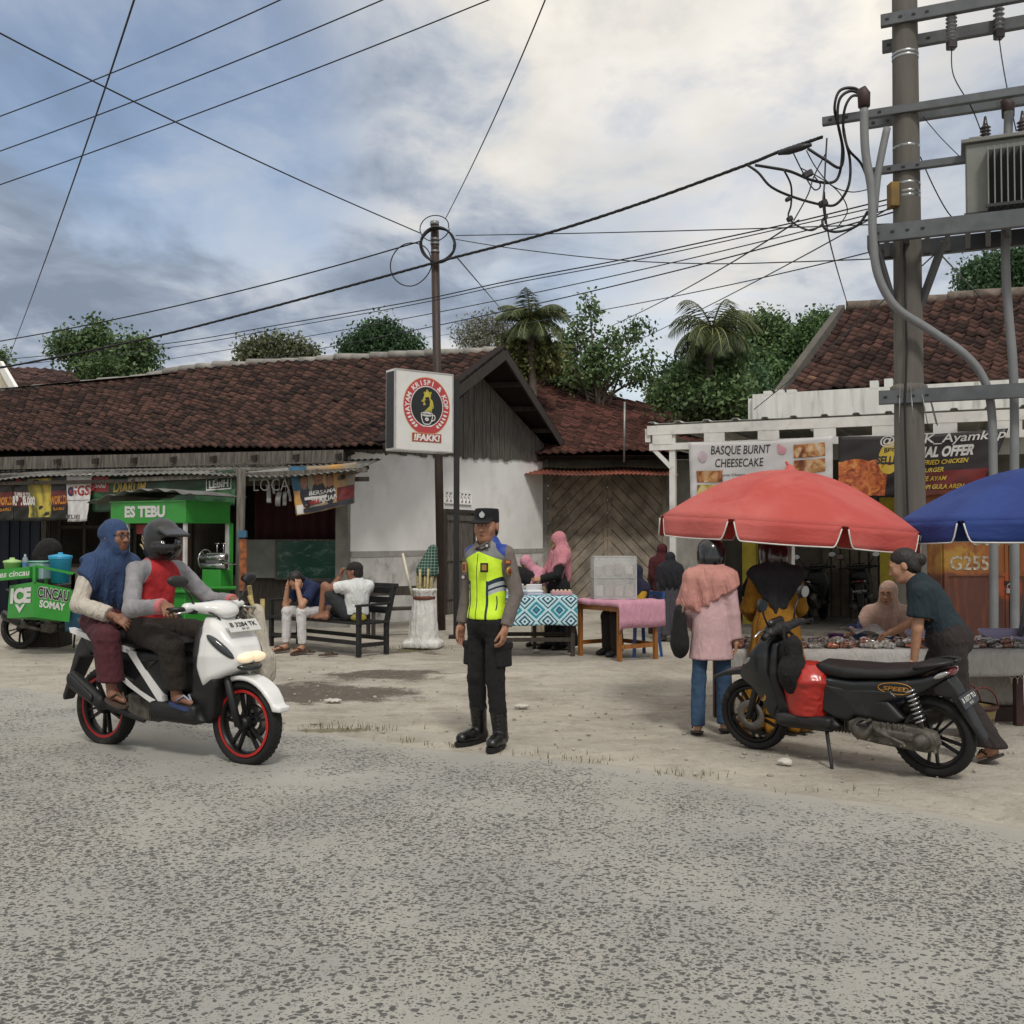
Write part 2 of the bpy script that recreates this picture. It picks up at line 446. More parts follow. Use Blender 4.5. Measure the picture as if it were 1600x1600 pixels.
# ------------------------------------------------------------------ smooth bodies from distance fields
class SDF:
 def __init__(s, vox=.01): s.vox = vox; s.P = []
 def _a(s, kind, op, k, lo, hi, *a): s.P.append((kind, op, k, np.array(lo, float), np.array(hi, float), a)); return s
 def cap(s, a, b, ra, rb=None, k=.02, op='+', flat=None, fl=1.0):
  a, b = np.array(a, float), np.array(b, float); rb = ra if rb is None else rb
  r = max(ra, rb)
  return s._a('cap', op, k, np.minimum(a, b) - r, np.maximum(a, b) + r, a, b, ra, rb, None if flat is None else np.array(Vector(flat).normalized()), fl)
 def chain(s, pts, rs, k=.02, flat=None, fl=1.0):
  for i in range(len(pts) - 1): s.cap(pts[i], pts[i + 1], rs[i], rs[i + 1], k if i == 0 else min(k, .012), '+', flat, fl)
  return s
 def ell(s, c, r, rot=None, k=.02, op='+'):
  c, r = np.array(c, float), np.array(r, float); m = r.max() if rot is not None else r
  return s._a('ell', op, k, c - m, c + m, c, r, None if rot is None else np.array(rot))
 def box(s, c, h, r=.01, rot=None, k=.01, op='+'):
  c, h = np.array(c, float), np.array(h, float); m = np.linalg.norm(h) if rot is not None else h
  return s._a('box', op, k, c - m, c + m, c, h, r, None if rot is None else np.array(rot))
 def poly(s, pts, w, r=.02, k=.01, op='+', y0=0.0, bulge=0.0):
  """side outline in x,z; half width w: number or fn(x,z); y0 is the middle plane"""
  p = np.array(pts, float); wm = w if not callable(w) else np.max(w(p[:, 0], p[:, 1])) + .05
  return s._a('poly', op, k, (p[:, 0].min(), y0 - wm, p[:, 1].min()), (p[:, 0].max(), y0 + wm, p[:, 1].max()), p, w, r, y0, bulge)
 def plane(s, pt, n):
  """keep only the side the normal points away from"""
  return s._a('plane', '^', 0, (0, 0, 0), (0, 0, 0), np.array(pt, float), np.array(Vector(n).normalized()))
 def keep(s, fn): return s._a('fn', '^', 0, (0, 0, 0), (0, 0, 0), fn)
 def grid(s):
  A = [p for p in s.P if p[1] == '+']
  lo = np.min([p[3] for p in A], 0) - s.vox * 3 - .01; hi = np.max([p[4] for p in A], 0) + s.vox * 3 + .01
  n = np.ceil((hi - lo) / s.vox).astype(int) + 1
  ax = [(lo[i] + s.vox * np.arange(n[i])).astype(np.float32) for i in range(3)]
  F = np.full(n, .5, np.float32)
  for kind, op, k, l, h, a in s.P:
   if op == '^':
    X = ax[0][:, None, None]; Y = ax[1][None, :, None]; Z = ax[2][None, None, :]
    if kind == 'fn': F = np.maximum(F, a[0](X, Y, Z)); continue
    pt, nn = a
    F = np.maximum(F, (X - pt[0]) * nn[0] + (Y - pt[1]) * nn[1] + (Z - pt[2]) * nn[2]); continue
   m = k + 4 * s.vox + (.02 if op == '+' else .0)
   sl = [];
   for i in range(3):
    i0 = max(0, int((l[i] - m - lo[i]) / s.vox)); i1 = min(n[i], int((h[i] + m - lo[i]) / s.vox) + 2)
    sl.append(slice(i0, max(i0, i1)))
   if any(q.stop <= q.start for q in sl): continue
   X = ax[0][sl[0]][:, None, None]; Y = ax[1][sl[1]][None, :, None]; Z = ax[2][sl[2]][None, None, :]
   D = s.dist(kind, a, X, Y, Z); G = F[sl[0], sl[1], sl[2]]
   if op == '+':
    if k > 0:
     q = np.maximum(k - np.abs(G - D), 0); G = np.minimum(G, D) - q * q / (4 * k)
    else: G = np.minimum(G, D)
   else:
    D = -D
    if k > 0:
     q = np.maximum(k - np.abs(G - D), 0); G = np.maximum(G, D) + q * q / (4 * k)
    else: G = np.maximum(G, D)
   F[sl[0], sl[1], sl[2]] = G
  return F, lo
 def dist(s, kind, a, X, Y, Z):
  if kind == 'cap':
   A, B, ra, rb, fn, fl = a; ba = B - A; L2 = max(1e-9, ba @ ba)
   x, y, z = X - A[0], Y - A[1], Z - A[2]
   h = np.clip((x * ba[0] + y * ba[1] + z * ba[2]) / L2, 0, 1)
   x, y, z = x - h * ba[0], y - h * ba[1], z - h * ba[2]
   if fn is not None:
    t = (x * fn[0] + y * fn[1] + z * fn[2]) * (1 / fl - 1)
    x, y, z = x + fn[0] * t, y + fn[1] * t, z + fn[2] * t
    return (np.sqrt(x * x + y * y + z * z) - (ra + (rb - ra) * h)) * min(1, fl)
   return np.sqrt(x * x + y * y + z * z) - (ra + (rb - ra) * h)
  if kind == 'ell':
   c, r, rot = a; x, y, z = X - c[0], Y - c[1], Z - c[2]
   if rot is not None:
    R_ = rot; x, y, z = (R_[0, 0] * x + R_[1, 0] * y + R_[2, 0] * z, R_[0, 1] * x + R_[1, 1] * y + R_[2, 1] * z, R_[0, 2] * x + R_[1, 2] * y + R_[2, 2] * z)
   k0 = np.sqrt((x / r[0]) ** 2 + (y / r[1]) ** 2 + (z / r[2]) ** 2)
   k1 = np.sqrt((x / r[0] ** 2) ** 2 + (y / r[1] ** 2) ** 2 + (z / r[2] ** 2) ** 2)
   return k0 * (k0 - 1) / np.maximum(k1, 1e-6)
  if kind == 'box':
   c, hh, r, rot = a; x, y, z = X - c[0], Y - c[1], Z - c[2]
   if rot is not None:
    R_ = rot; x, y, z = (R_[0, 0] * x + R_[1, 0] * y + R_[2, 0] * z, R_[0, 1] * x + R_[1, 1] * y + R_[2, 1] * z, R_[0, 2] * x + R_[1, 2] * y + R_[2, 2] * z)
   qx, qy, qz = np.abs(x) - hh[0] + r, np.abs(y) - hh[1] + r, np.abs(z) - hh[2] + r
   return np.sqrt(np.maximum(qx, 0) ** 2 + np.maximum(qy, 0) ** 2 + np.maximum(qz, 0) ** 2) + np.minimum(np.maximum(qx, np.maximum(qy, qz)), 0) - r
  if kind == 'poly':
   p, w, r, y0, bulge = a
   x = X[:, :, 0] + 0 * Z[0, :, :]; z = 0 * X[:, :, 0] + Z[0, :, :]
   d2 = np.full(x.shape, 1e9); sg = np.ones(x.shape); n = len(p)
   for i in range(n):
    q, t = p[i], p[i - 1]; ex, ez = t[0] - q[0], t[1] - q[1]; wx, wz = x - q[0], z - q[1]
    h = np.clip((wx * ex + wz * ez) / max(1e-12, ex * ex + ez * ez), 0, 1)
    d2 = np.minimum(d2, (wx - ex * h) ** 2 + (wz - ez * h) ** 2)
    c1, c2, c3 = z >= q[1], z < t[1], ex * wz > ez * wx
    sg = np.where((c1 & c2 & c3) | (~c1 & ~c2 & ~c3), -sg, sg)
   d = sg * np.sqrt(d2); ww = w(x, z) if callable(w) else w
   if bulge: ww = ww - bulge * np.exp(-np.maximum(-d, 0) / .05)
   dy = np.abs(Y - y0) - (ww[:, None, :] if np.ndim(ww) else ww) + r
   dd = d[:, None, :] + r
   return np.sqrt(np.maximum(dd, 0) ** 2 + np.maximum(dy, 0) ** 2) + np.minimum(np.maximum(dd, dy), 0) - r
 def polygonise(s):
  F, lo = s.grid()
  F = np.pad(F, 1, constant_values=.5); lo = lo - s.vox
  ng = F < 0
  n = np.array(F.shape) - 1
  cnt = np.zeros(n, np.int8)
  for a in (0, 1):
   for b in (0, 1):
    for c in (0, 1): cnt += ng[a:n[0] + a, b:n[1] + b, c:n[2] + c]
  act = (cnt > 0) & (cnt < 8); I = np.argwhere(act)
  if not len(I): return np.zeros((0, 3)), np.zeros((0, 4), int)
  pos = np.zeros((len(I), 3)); num = np.zeros(len(I))
  cs = [(a, b, c) for a in (0, 1) for b in (0, 1) for c in (0, 1)]
  fv = {c: F[I[:, 0] + c[0], I[:, 1] + c[1], I[:, 2] + c[2]] for c in cs}
  for c in cs:
   for ax in range(3):
    if c[ax]: continue
    e = list(c); e[ax] = 1; e = tuple(e); fa, fb = fv[c], fv[e]
    x = (fa < 0) != (fb < 0); t = np.where(x, fa / np.where(x, fa - fb, 1), 0)
    p = np.tile(np.array(c, float), (len(I), 1)); p[:, ax] = t
    pos += p * x[:, None]; num += x
  V = (I + pos / num[:, None]) * s.vox + lo
  vid = np.full(n, -1, np.int64); vid[act] = np.arange(len(I))
  Q = []
  for ax in range(3):
   sl0 = [slice(1, -1)] * 3; sl0[ax] = slice(0, -1); sl1 = [slice(1, -1)] * 3; sl1[ax] = slice(1, None)
   a_, b_ = ng[tuple(sl0)], ng[tuple(sl1)]
   E = np.argwhere(a_ != b_);
   if not len(E): continue
   flip = a_[tuple(E.T)]
   E = E + np.array([0 if i == ax else 1 for i in range(3)])
   o1, o2 = (ax + 1) % 3, (ax + 2) % 3
   d1 = np.zeros(3, int); d1[o1] = 1; d2 = np.zeros(3, int); d2[o2] = 1
   g = lambda K: vid[K[:, 0], K[:, 1], K[:, 2]]
   q = np.stack([g(E - d1 - d2), g(E - d2), g(E), g(E - d1)], 1)
   q[~flip] = q[~flip][:, ::-1]; Q.append(q)
  return V, np.concatenate(Q)
 def data(s, relax=1, wrinkle=0.0, wscale=(9, 9, 5), seed=0.0, disp=None):
  V, Q = s.polygonise()
  for _ in range(relax):
   acc = np.zeros_like(V); c = np.zeros(len(V))
   for i in range(4):
    np.add.at(acc, Q[:, i], V[Q[:, (i + 1) % 4]]); np.add.at(c, Q[:, i], 1)
   V = V * .5 + .5 * acc / np.maximum(c, 1)[:, None]
  if wrinkle or disp:
   e1 = V[Q[:, 2]] - V[Q[:, 0]]; e2 = V[Q[:, 3]] - V[Q[:, 1]]; fn = np.cross(e1, e2); N = np.zeros_like(V)
   for i in range(4): np.add.at(N, Q[:, i], fn)
   N /= np.maximum(np.linalg.norm(N, axis=1), 1e-12)[:, None]
   if wrinkle:
    w = fbm(V * np.array(wscale) * 1.25 + seed, 3); w2 = np.abs(vnoise(V * np.array(wscale) * 2.3 + seed + 31) - .5)
    V = V + N * (wrinkle * .55 * (1.5 * (w - .5) - 1.5 * (w2 - .2)))[:, None]
   if disp: V = V + N * disp(V)[:, None]
  return V, Q
 def build(s, name, m, parent=None, label=None, **kw):
  V, Q = s.data(**kw)
  return link(name, mesh_np(name, V, Q, True, None, [m]), parent, label)
def rotm(rx=0, ry=0, rz=0): return Matrix.Rotation(rz, 3, 'Z') @ Matrix.Rotation(ry, 3, 'Y') @ Matrix.Rotation(rx, 3, 'X')
# ------------------------------------------------------------------ ground and road
def road_edge(x):      # far edge of the paved road, as y over x
 return 6.93 - .64 * x + .12 * math.sin(x * 1.3 + .4) + .06 * math.sin(x * 3.7)
def road_edge_np(x): return 6.93 - .64 * x + .12 * np.sin(x * 1.3 + .4) + .06 * np.sin(x * 3.7)
def ground_material():
 t = NT('dry_dirt'); v = t.coord()
 big = t.noise(v, .42, 5, .6, .4); mid = t.noise(v, 2.3, 6, .65, .3); fine = t.noise(v, 38, 4, .7)
 st = t.noise(t.coord((.6, 2.6, 1)), 1.1, 5, .65, .8)
 c = t.mix(t.step(big, .3, .7), lin('#989287'), lin('#b1ab9f'))
 c = t.mix(t.step(mid, .42, .72, 0, .55), c, lin('#7a7264'))
 c = t.mix(t.step(st, .5, .68, 0, .55), c, lin('#bdb6a7'))
 c = t.mix(t.step(fine, .52, .75, 0, .45), c, lin('#665f53'))
 wet, _ = t.attr('wet')
 wn = t.math('ADD', wet, t.math('MULTIPLY', t.math('SUBTRACT', mid, .5), 1.5))
 wn = t.math('ADD', wn, t.math('MULTIPLY', t.math('SUBTRACT', fine, .5), .7))
 c = t.mix(t.step(wn, .30, .62, 0, .92), c, lin('#4d453b'))
 veg, _ = t.attr('moss')
 vn = t.math('ADD', veg, t.math('MULTIPLY', t.math('SUBTRACT', t.noise(v, 9, 5, .7), .5), 1.6))
 c = t.mix(t.step(vn, .45, .75, 0, .8), c, lin('#5f5a3a'))
 t.put(t.b.inputs['Base Color'], c); t.b.inputs['Roughness'].default_value = .95
 sm = t.noise(v, 11, 5, .7, .3); c = t.mix(t.step(sm, .54, .72, 0, .5), c, lin('#6f675a')); c = t.mix(t.step(t.noise(v, 90, 3, .7), .60, .72, 0, .6), c, lin('#5d574c')); c = t.mix(t.step(sm, .46, .30, 0, .35), c, lin('#c5beaf')); t.put(t.b.inputs['Base Color'], c)
 h = t.math('ADD', t.math('MULTIPLY', fine, .5), t.math('ADD', t.math('MULTIPLY', mid, 1.6), t.math('MULTIPLY', sm, .9)))
 t.bump(h, .75, .03)
 return t.m
def dense(lo, hi, a, b, st, far):
 mid = list(np.arange(a, b + st / 2, st)); L = [lo];
 left = []; x = a; d = st
 while x > lo: d *= 1.5; x -= d; left.append(max(x, lo))
 right = []; x = b; d = st
 while x < hi: d *= 1.5; x += d; right.append(min(x, hi))
 return np.array(left[::-1] + mid + right)
def build_ground():
 xs = dense(-1500, 1500, -9, 9, .075, 1); ys = dense(-300, 2500, 4, 21, .075, 1)
 X, Y = np.meshgrid(xs, ys); P = np.stack([X, Y, 0 * X], -1)
 sd = (Y - road_edge_np(X)) / 1.19
 n = (fbm(P * np.array([.9, .9, 1]), 4) - .5); n2 = fbm(P * 5.0 + 9, 3) - .5
 near = np.clip((sd - .05) / .8, 0, 1) * np.clip((40 - Y) / 15, 0, 1)
 Z = (n * .045 + n2 * .02) * near - .012 - .03 * np.clip(-sd / .3, 0, 1)
 Z = Z + .012 * np.clip(sd / .4, 0, 1)
 def spot(px, py, rx, ry, p=1.0):
  c = gp(px, py); return p * np.exp(-(((X - c.x) / rx) ** 2 + ((Y - c.y) / ry) ** 2))
 wet = spot(600, 1054, .75, .42, .95) + spot(500, 1085, 1.05, .6, .95) + spot(420, 1080, .7, .6, .7) + spot(1215, 1110, .5, .5, .35) + spot(640, 1016, .6, .5, .6) + spot(1100, 1090, .8, .5, .22) + spot(1500, 1160, .8, .4, .4)
 moss = spot(525, 1140, .42, .11, 1.0) + spot(640, 1016, .6, .3, .75) + spot(900, 1190, .3, .08, .7) + spot(700, 1172, .25, .08, .5)
 nx, ny = len(xs), len(ys); I = np.arange(nx * ny).reshape(ny, nx)
 F = np.stack([I[:-1, :-1], I[:-1, 1:], I[1:, 1:], I[1:, :-1]], -1).reshape(-1, 4)
 V = np.stack([X, Y, Z], -1).reshape(-1, 3)
 me = mesh_np('ground', V, F, True, None, [ground_material()], {'wet': wet.ravel(), 'moss': moss.ravel()})
 tag(link('ground', me), 'pale dusty dirt verge with damp brown patches', 'ground', kind='structure')
build_ground()
def road_material():
 t = NT('worn_chip_seal'); v = t.coord()
 warp = t.N('ShaderNodeTexNoise'); t.L.new(v, warp.inputs['Vector']); warp.inputs['Scale'].default_value = 26; warp.inputs['Detail'].default_value = 3
 vm = t.N('ShaderNodeVectorMath', operation='MULTIPLY_ADD'); t.L.new(warp.outputs['Color'], vm.inputs[0]); vm.inputs[1].default_value = (.035, .035, 0); t.L.new(v, vm.inputs[2])
 def stones(scale, th, keep, off):
  mp = t.N('ShaderNodeMapping'); t.L.new(vm.outputs[0], mp.inputs[0]); mp.inputs['Location'].default_value = off
  mp.inputs['Scale'].default_value = (.95, 1.12, 0); mp.inputs['Rotation'].default_value = (0, 0, off[0])
  vo = t.N('ShaderNodeTexVoronoi'); vo.voronoi_dimensions = '2D'; t.L.new(mp.outputs[0], vo.inputs['Vector']); vo.inputs['Scale'].default_value = scale
  sp = t.N('ShaderNodeSeparateColor'); t.L.new(vo.outputs['Color'], sp.inputs[0])
  size = t.math('ADD', t.math('MULTIPLY', sp.outputs[0], .5), .5)
  d = t.math('DIVIDE', vo.outputs['Distance'], size)
  in_ = t.step(d, th, th + .05, 1, 0)
  return in_, sp.outputs[1], sp.outputs[2]
 cover = t.noise(v, .75, 4, .6, .5); cov2 = t.noise(v, 2.6, 4, .6)
 cv = t.math('ADD', t.math('MULTIPLY', cover, .9), t.math('MULTIPLY', cov2, .5))
 edge, _ = t.attr('dust')
 cv = t.math('SUBTRACT', cv, edge)
 keepf = t.math('MULTIPLY', t.step(cv, .40, .90), .72)
 base = t.mix(t.step(t.noise(v, 1.3, 6, .6, .3), .3, .7), lin('#969590'), lin('#a5a39c'))
 base = t.mix(t.step(t.noise(v, .5, 4, .6), .45, .75, 0, .6), base, lin('#a5a094'))
 fine = t.noise(v, 190, 3, .7)
 base = t.mix(t.step(fine, .45, .75, 0, .55), base, lin('#7d7a72'))
 col = base; hgt = None
 for scale, th, off, shade in ((21, .26, (4.3, 1.1, 0), '#474645'), (33, .35, (.3, .1, 0), '#434241'), (56, .35, (1.7, 3.1, 0), '#4b4a47'), (100, .33, (2.9, 5.1, 0), '#5a5854')):
  in_, r1, r2 = stones(scale, th, .5, off)
  on = t.math('GREATER_THAN', keepf, r1)
  f = t.math('MULTIPLY', in_, on)
  sc = t.mix(r2, lin(shade), tuple(k * 1.45 for k in lin(shade)))
  col = t.mix(t.math('MULTIPLY', f, .92), col, sc)
  hgt = f if hgt is None else t.math('ADD', hgt, f)
 dusty = t.mix(t.step(t.noise(v, 3, 5, .6), .3, .7), lin('#9e998e'), lin('#aba69a'))
 en = t.math('ADD', edge, t.math('MULTIPLY', t.math('SUBTRACT', t.noise(v, 5, 5, .7), .5), .5))
 col = t.mix(t.step(en, .12, .55, 0, .95), col, dusty)
 t.put(t.b.inputs['Base Color'], col); t.b.inputs['Roughness'].default_value = .9
 t.bump(t.math('ADD', t.math('MULTIPLY', hgt, -.35), fine), .55, .006)
 return t.m
def build_road():
 # strips measured along the road direction; s = across distance from the far edge towards the camera
 xs = dense(-900, 900, -9, 8, .09, 1)
 ss = np.array([0, .03, .06, .1, .18, .3, .45, .6, .8, 1.0, 1.3, 1.7, 2.2, 3, 4, 5, 6, 6.5, 6.9, 7.0, 7.05])
 V = []; dust = []
 for s in ss:
  rag = .16 * (fbm(np.stack([xs * 2.2, xs * 0, xs * 0 + 3], -1), 4) - .5) * max(0, 1 - s / 1.0)
  e = road_edge_np(xs) if s < 5 else 6.93 - .64 * xs
  Y = e + rag - s * 1.19
  z = np.full_like(xs, .004 + .02 * min(1, s / .5)) if 0 < s < 7.05 else np.full_like(xs, -.03)
  V.append(np.stack([xs, Y, z], -1))
  d = math.exp(-s / .2) * .4
  dust.append(np.full_like(xs, d) + .12 * math.exp(-s / 1.0) * np.exp(-((xs - 2.2) / 1.8) ** 2) + .3 * np.exp(-((s - 1.0) / .5) ** 2 - ((xs + 2.6) / 1.6) ** 2))
 V = np.concatenate(V); nx, ny = len(xs), len(ss); I = np.arange(nx * ny).reshape(ny, nx)
 F = np.stack([I[1:, :-1], I[1:, 1:], I[:-1, 1:], I[:-1, :-1]], -1).reshape(-1, 4)
 me = mesh_np('road', V, F, True, None, [road_material()], {'dust': np.concatenate(dust)})
 tag(link('road', me), 'worn grey road with dark stone chips showing', 'road', kind='structure')
build_road()
# ------------------------------------------------------------------ shared materials
WOODG = mat('weathered_grey_wood', '#5f5a53', .85, var=.35, vscale=5, stretch=(6, 6, .6), bump=.5, bscale=30, dirt='#3c3833', dirt_amt=.6)
WOODD = mat('dark_old_wood', '#3a332d', .85, var=.35, vscale=6, stretch=(5, 5, .7), bump=.4, bscale=30)
WOODB = mat('brown_plank_wood', '#8a8072', .85, var=.30, vscale=3.0, stretch=(1, 1, 1), bump=.6, bscale=40, dirt='#4f473d', dirt_amt=.5, dscale=1.6)
PLASTER_W = mat('white_limewash', '#edece9', .9, var=.04, vscale=1.2, bump=.15, bscale=25, dirt='#c6c4be', dirt_amt=.45, dscale=1.1)
PLASTER_G = mat('grey_plaster', '#8f8c86', .92, var=.16, vscale=2.0, bump=.25, bscale=25, dirt='#5c5a55', dirt_amt=.6, dscale=2.2)
DADO = mat('stained_dado_plaster', '#cbc9c4', .92, var=.12, vscale=2.4, bump=.25, bscale=25, dirt='#4a4946', dirt_amt=.85, dscale=2.6)
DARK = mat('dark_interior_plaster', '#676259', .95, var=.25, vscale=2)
ZINC = mat('grey_corrugated_sheet', '#6d6c69', .7, .2, var=.25, vscale=3, dirt='#3c3936', dirt_amt=.7, dscale=2.5)
RUSTZ = mat('rusty_corrugated_sheet', '#7a4233', .75, .2, var=.35, vscale=2.2, stretch=(1, .4, 1), dirt='#4a3a36', dirt_amt=.7, dscale=1.4)
WHITEP = mat('white_painted_steel', '#d3d2cd', .5, var=.06, dirt='#8d8a83', dirt_amt=.5, dscale=4)
BLACKP = mat('black_painted_steel', '#17181a', .45, var=.2)
STEEL = mat('galvanised_steel', '#8d908f', .45, .6, var=.15, vscale=8)
BLACKR = mat('black_rubber_cable', '#121214', .5, var=.1)
def tile_mat(name, lo, mid, hi, gl):
 t = NT(name); r, _ = t.attr('tile'); v = t.coord()
 n = t.noise(v, 1.1, 5, .6); f = t.noise(v, 14, 4, .7)
 x = t.math('ADD', t.math('MULTIPLY', r, .62), t.math('MULTIPLY', n, .42))
 cr = t.N('ShaderNodeValToRGB'); t.L.new(x, cr.inputs[0]); e = cr.color_ramp.elements
 e[0].position = .22; e[0].color = (*lin(lo), 1); e[1].position = .86; e[1].color = (*lin(hi), 1)
 k = e.new(.5); k.color = (*lin(mid), 1); k = e.new(.97); k.color = (*lin(gl), 1)
 c = t.mix(t.step(f, .48, .75, 0, .6), cr.outputs[0], lin('#241d1a'))
 t.put(t.b.inputs['Base Color'], c); t.b.inputs['Roughness'].default_value = .85; t.b.inputs['Specular IOR Level'].default_value = .25
 t.bump(f, .4, .02)
 return t.m
TILE_OLD = tile_mat('old_clay_tile', '#1f1614', '#3a2924', '#583e36', '#94796d')
TILE_RED = tile_mat('red_clay_tile', '#321d18', '#4a2e27', '#6a433a', '#987567')
TILE_FAR = tile_mat('dark_clay_tile', '#2b2021', '#4a3836', '#664e48', '#7d675c')
def poly_at(P, t):
 P = [Vector(p) for p in P]; L = [0]
 for a, b in zip(P, P[1:]): L.append(L[-1] + (b - a).length)
 s = t * L[-1]
 for i in range(len(P) - 1):
  if s <= L[i + 1] or i == len(P) - 2:
   f = (s - L[i]) / max(1e-9, L[i + 1] - L[i]); return P[i].lerp(P[i + 1], f)
def tile_roof(eave, ridge, m, tw=.14, tr=.17, amp=.018, lift=.024, thick=.05, seed=0, light=0.0):
 """overlapping pantiles between an eave line and a ridge line (both left to right)"""
 g = np.random.default_rng(seed)
 Lb = sum((Vector(b) - Vector(a)).length for a, b in zip(eave, eave[1:])); H = (poly_at(ridge, .5) - poly_at(eave, .5)).length
 nc, nr = max(4, round(Lb / tw)), max(3, round(H / tr)); k = 6
 us = np.concatenate([[(c + f) / nc for f in np.linspace(0, .98, k)] for c in range(nc)] + [[1.0]])
 us = np.minimum(us, 1.0)
 E = np.array([poly_at(eave, u) for u in us]); D = np.array([poly_at(ridge, u) for u in us])
 up = (D - E); up /= np.linalg.norm(up, axis=1)[:, None]
 ac = np.gradient(E, axis=0); ac /= np.linalg.norm(ac, axis=1)[:, None]
 N = np.cross(ac, up); N /= np.linalg.norm(N, axis=1)[:, None]
 if N[:, 2].mean() < 0: N = -N
 fr = (us * nc) % 1.0; prof = np.where(fr < .62, np.cos(fr / .62 * math.pi), -np.cos((fr - .62) / .38 * math.pi)) * amp
 col = np.minimum((us * nc + 1e-6).astype(int), nc - 1)
 V = []; T = []; F = []; n = len(us)
 rnd = g.random((nr, nc)); jit = g.normal(0, .006, (nr, nc)); jx = g.normal(0, .008, (nr, nc))
 sagx = fbm(np.stack([us * 6, us * 0 + seed, us * 0], -1), 2) - .5
 for r in range(nr):
  for end in (0, 1):
   v = r / nr if end == 0 else min(1.02, (r + 1.12) / nr)
   sag = -.10 * math.sin(math.pi * v) + .12 * sagx
   h = prof + (lift if end == 0 else 0) + jit[r][col] + sag
   p = E + (D - E) * v + N * h[:, None] + ac * jx[r][col][:, None]
   if end == 0: p = p + (D - E) / nr * (jit[r][col] * 2)[:, None]
   V.append(p); T.append(rnd[r][col])
  b = r * 2 * n
  for i in range(n - 1): F.append((b + i, b + i + 1, b + n + i + 1, b + n + i))
  # front lip of the row
  V.append(V[-2] - N * (lift + .012)); T.append(T[-2] * .6)
  F2 = (b, )
 # reindex with lips: every row carries 3 strips
 F = []
 for r in range(nr):
  b = r * 3 * n
  for i in range(n - 1):
   F.append((b + i, b + i + 1, b + n + i + 1, b + n + i)); F.append((b + 2 * n + i, b + 2 * n + i + 1, b + i + 1, b + i))
 base = 3 * nr * n
 for v in (0.0, .12, .5, .88, 1.0): V.append(E + (D - E) * v - N * (thick + .06 + .18 * math.sin(math.pi * v))); T.append(np.zeros(n))
 for q in range(4):
  for i in range(n - 1): F.append((base + q * n + i, base + (q + 1) * n + i, base + (q + 1) * n + i + 1, base + q * n + i + 1))
 V = np.concatenate(V); T = np.concatenate(T)
 return mesh_np('roof', V, np.array(F), True, None, [m], {'tile': T})
def ridge_caps(mb, line, m, r=.12, step=.34):
 L = sum((Vector(b) - Vector(a)).length for a, b in zip(line, line[1:])); n = max(2, int(L / step))
 for i in range(n):
  a, b = poly_at(line, i / n), poly_at(line, (i + 1.25) / n if i < n - 1 else 1.0)
  j = Vector((0, 0, rng.uniform(-.02, .02)))
  mb.tube([a + j + Vector((0, 0, .0)), b + j - Vector((0, 0, .015))], [r * 1.08, r * .92], m, 8)
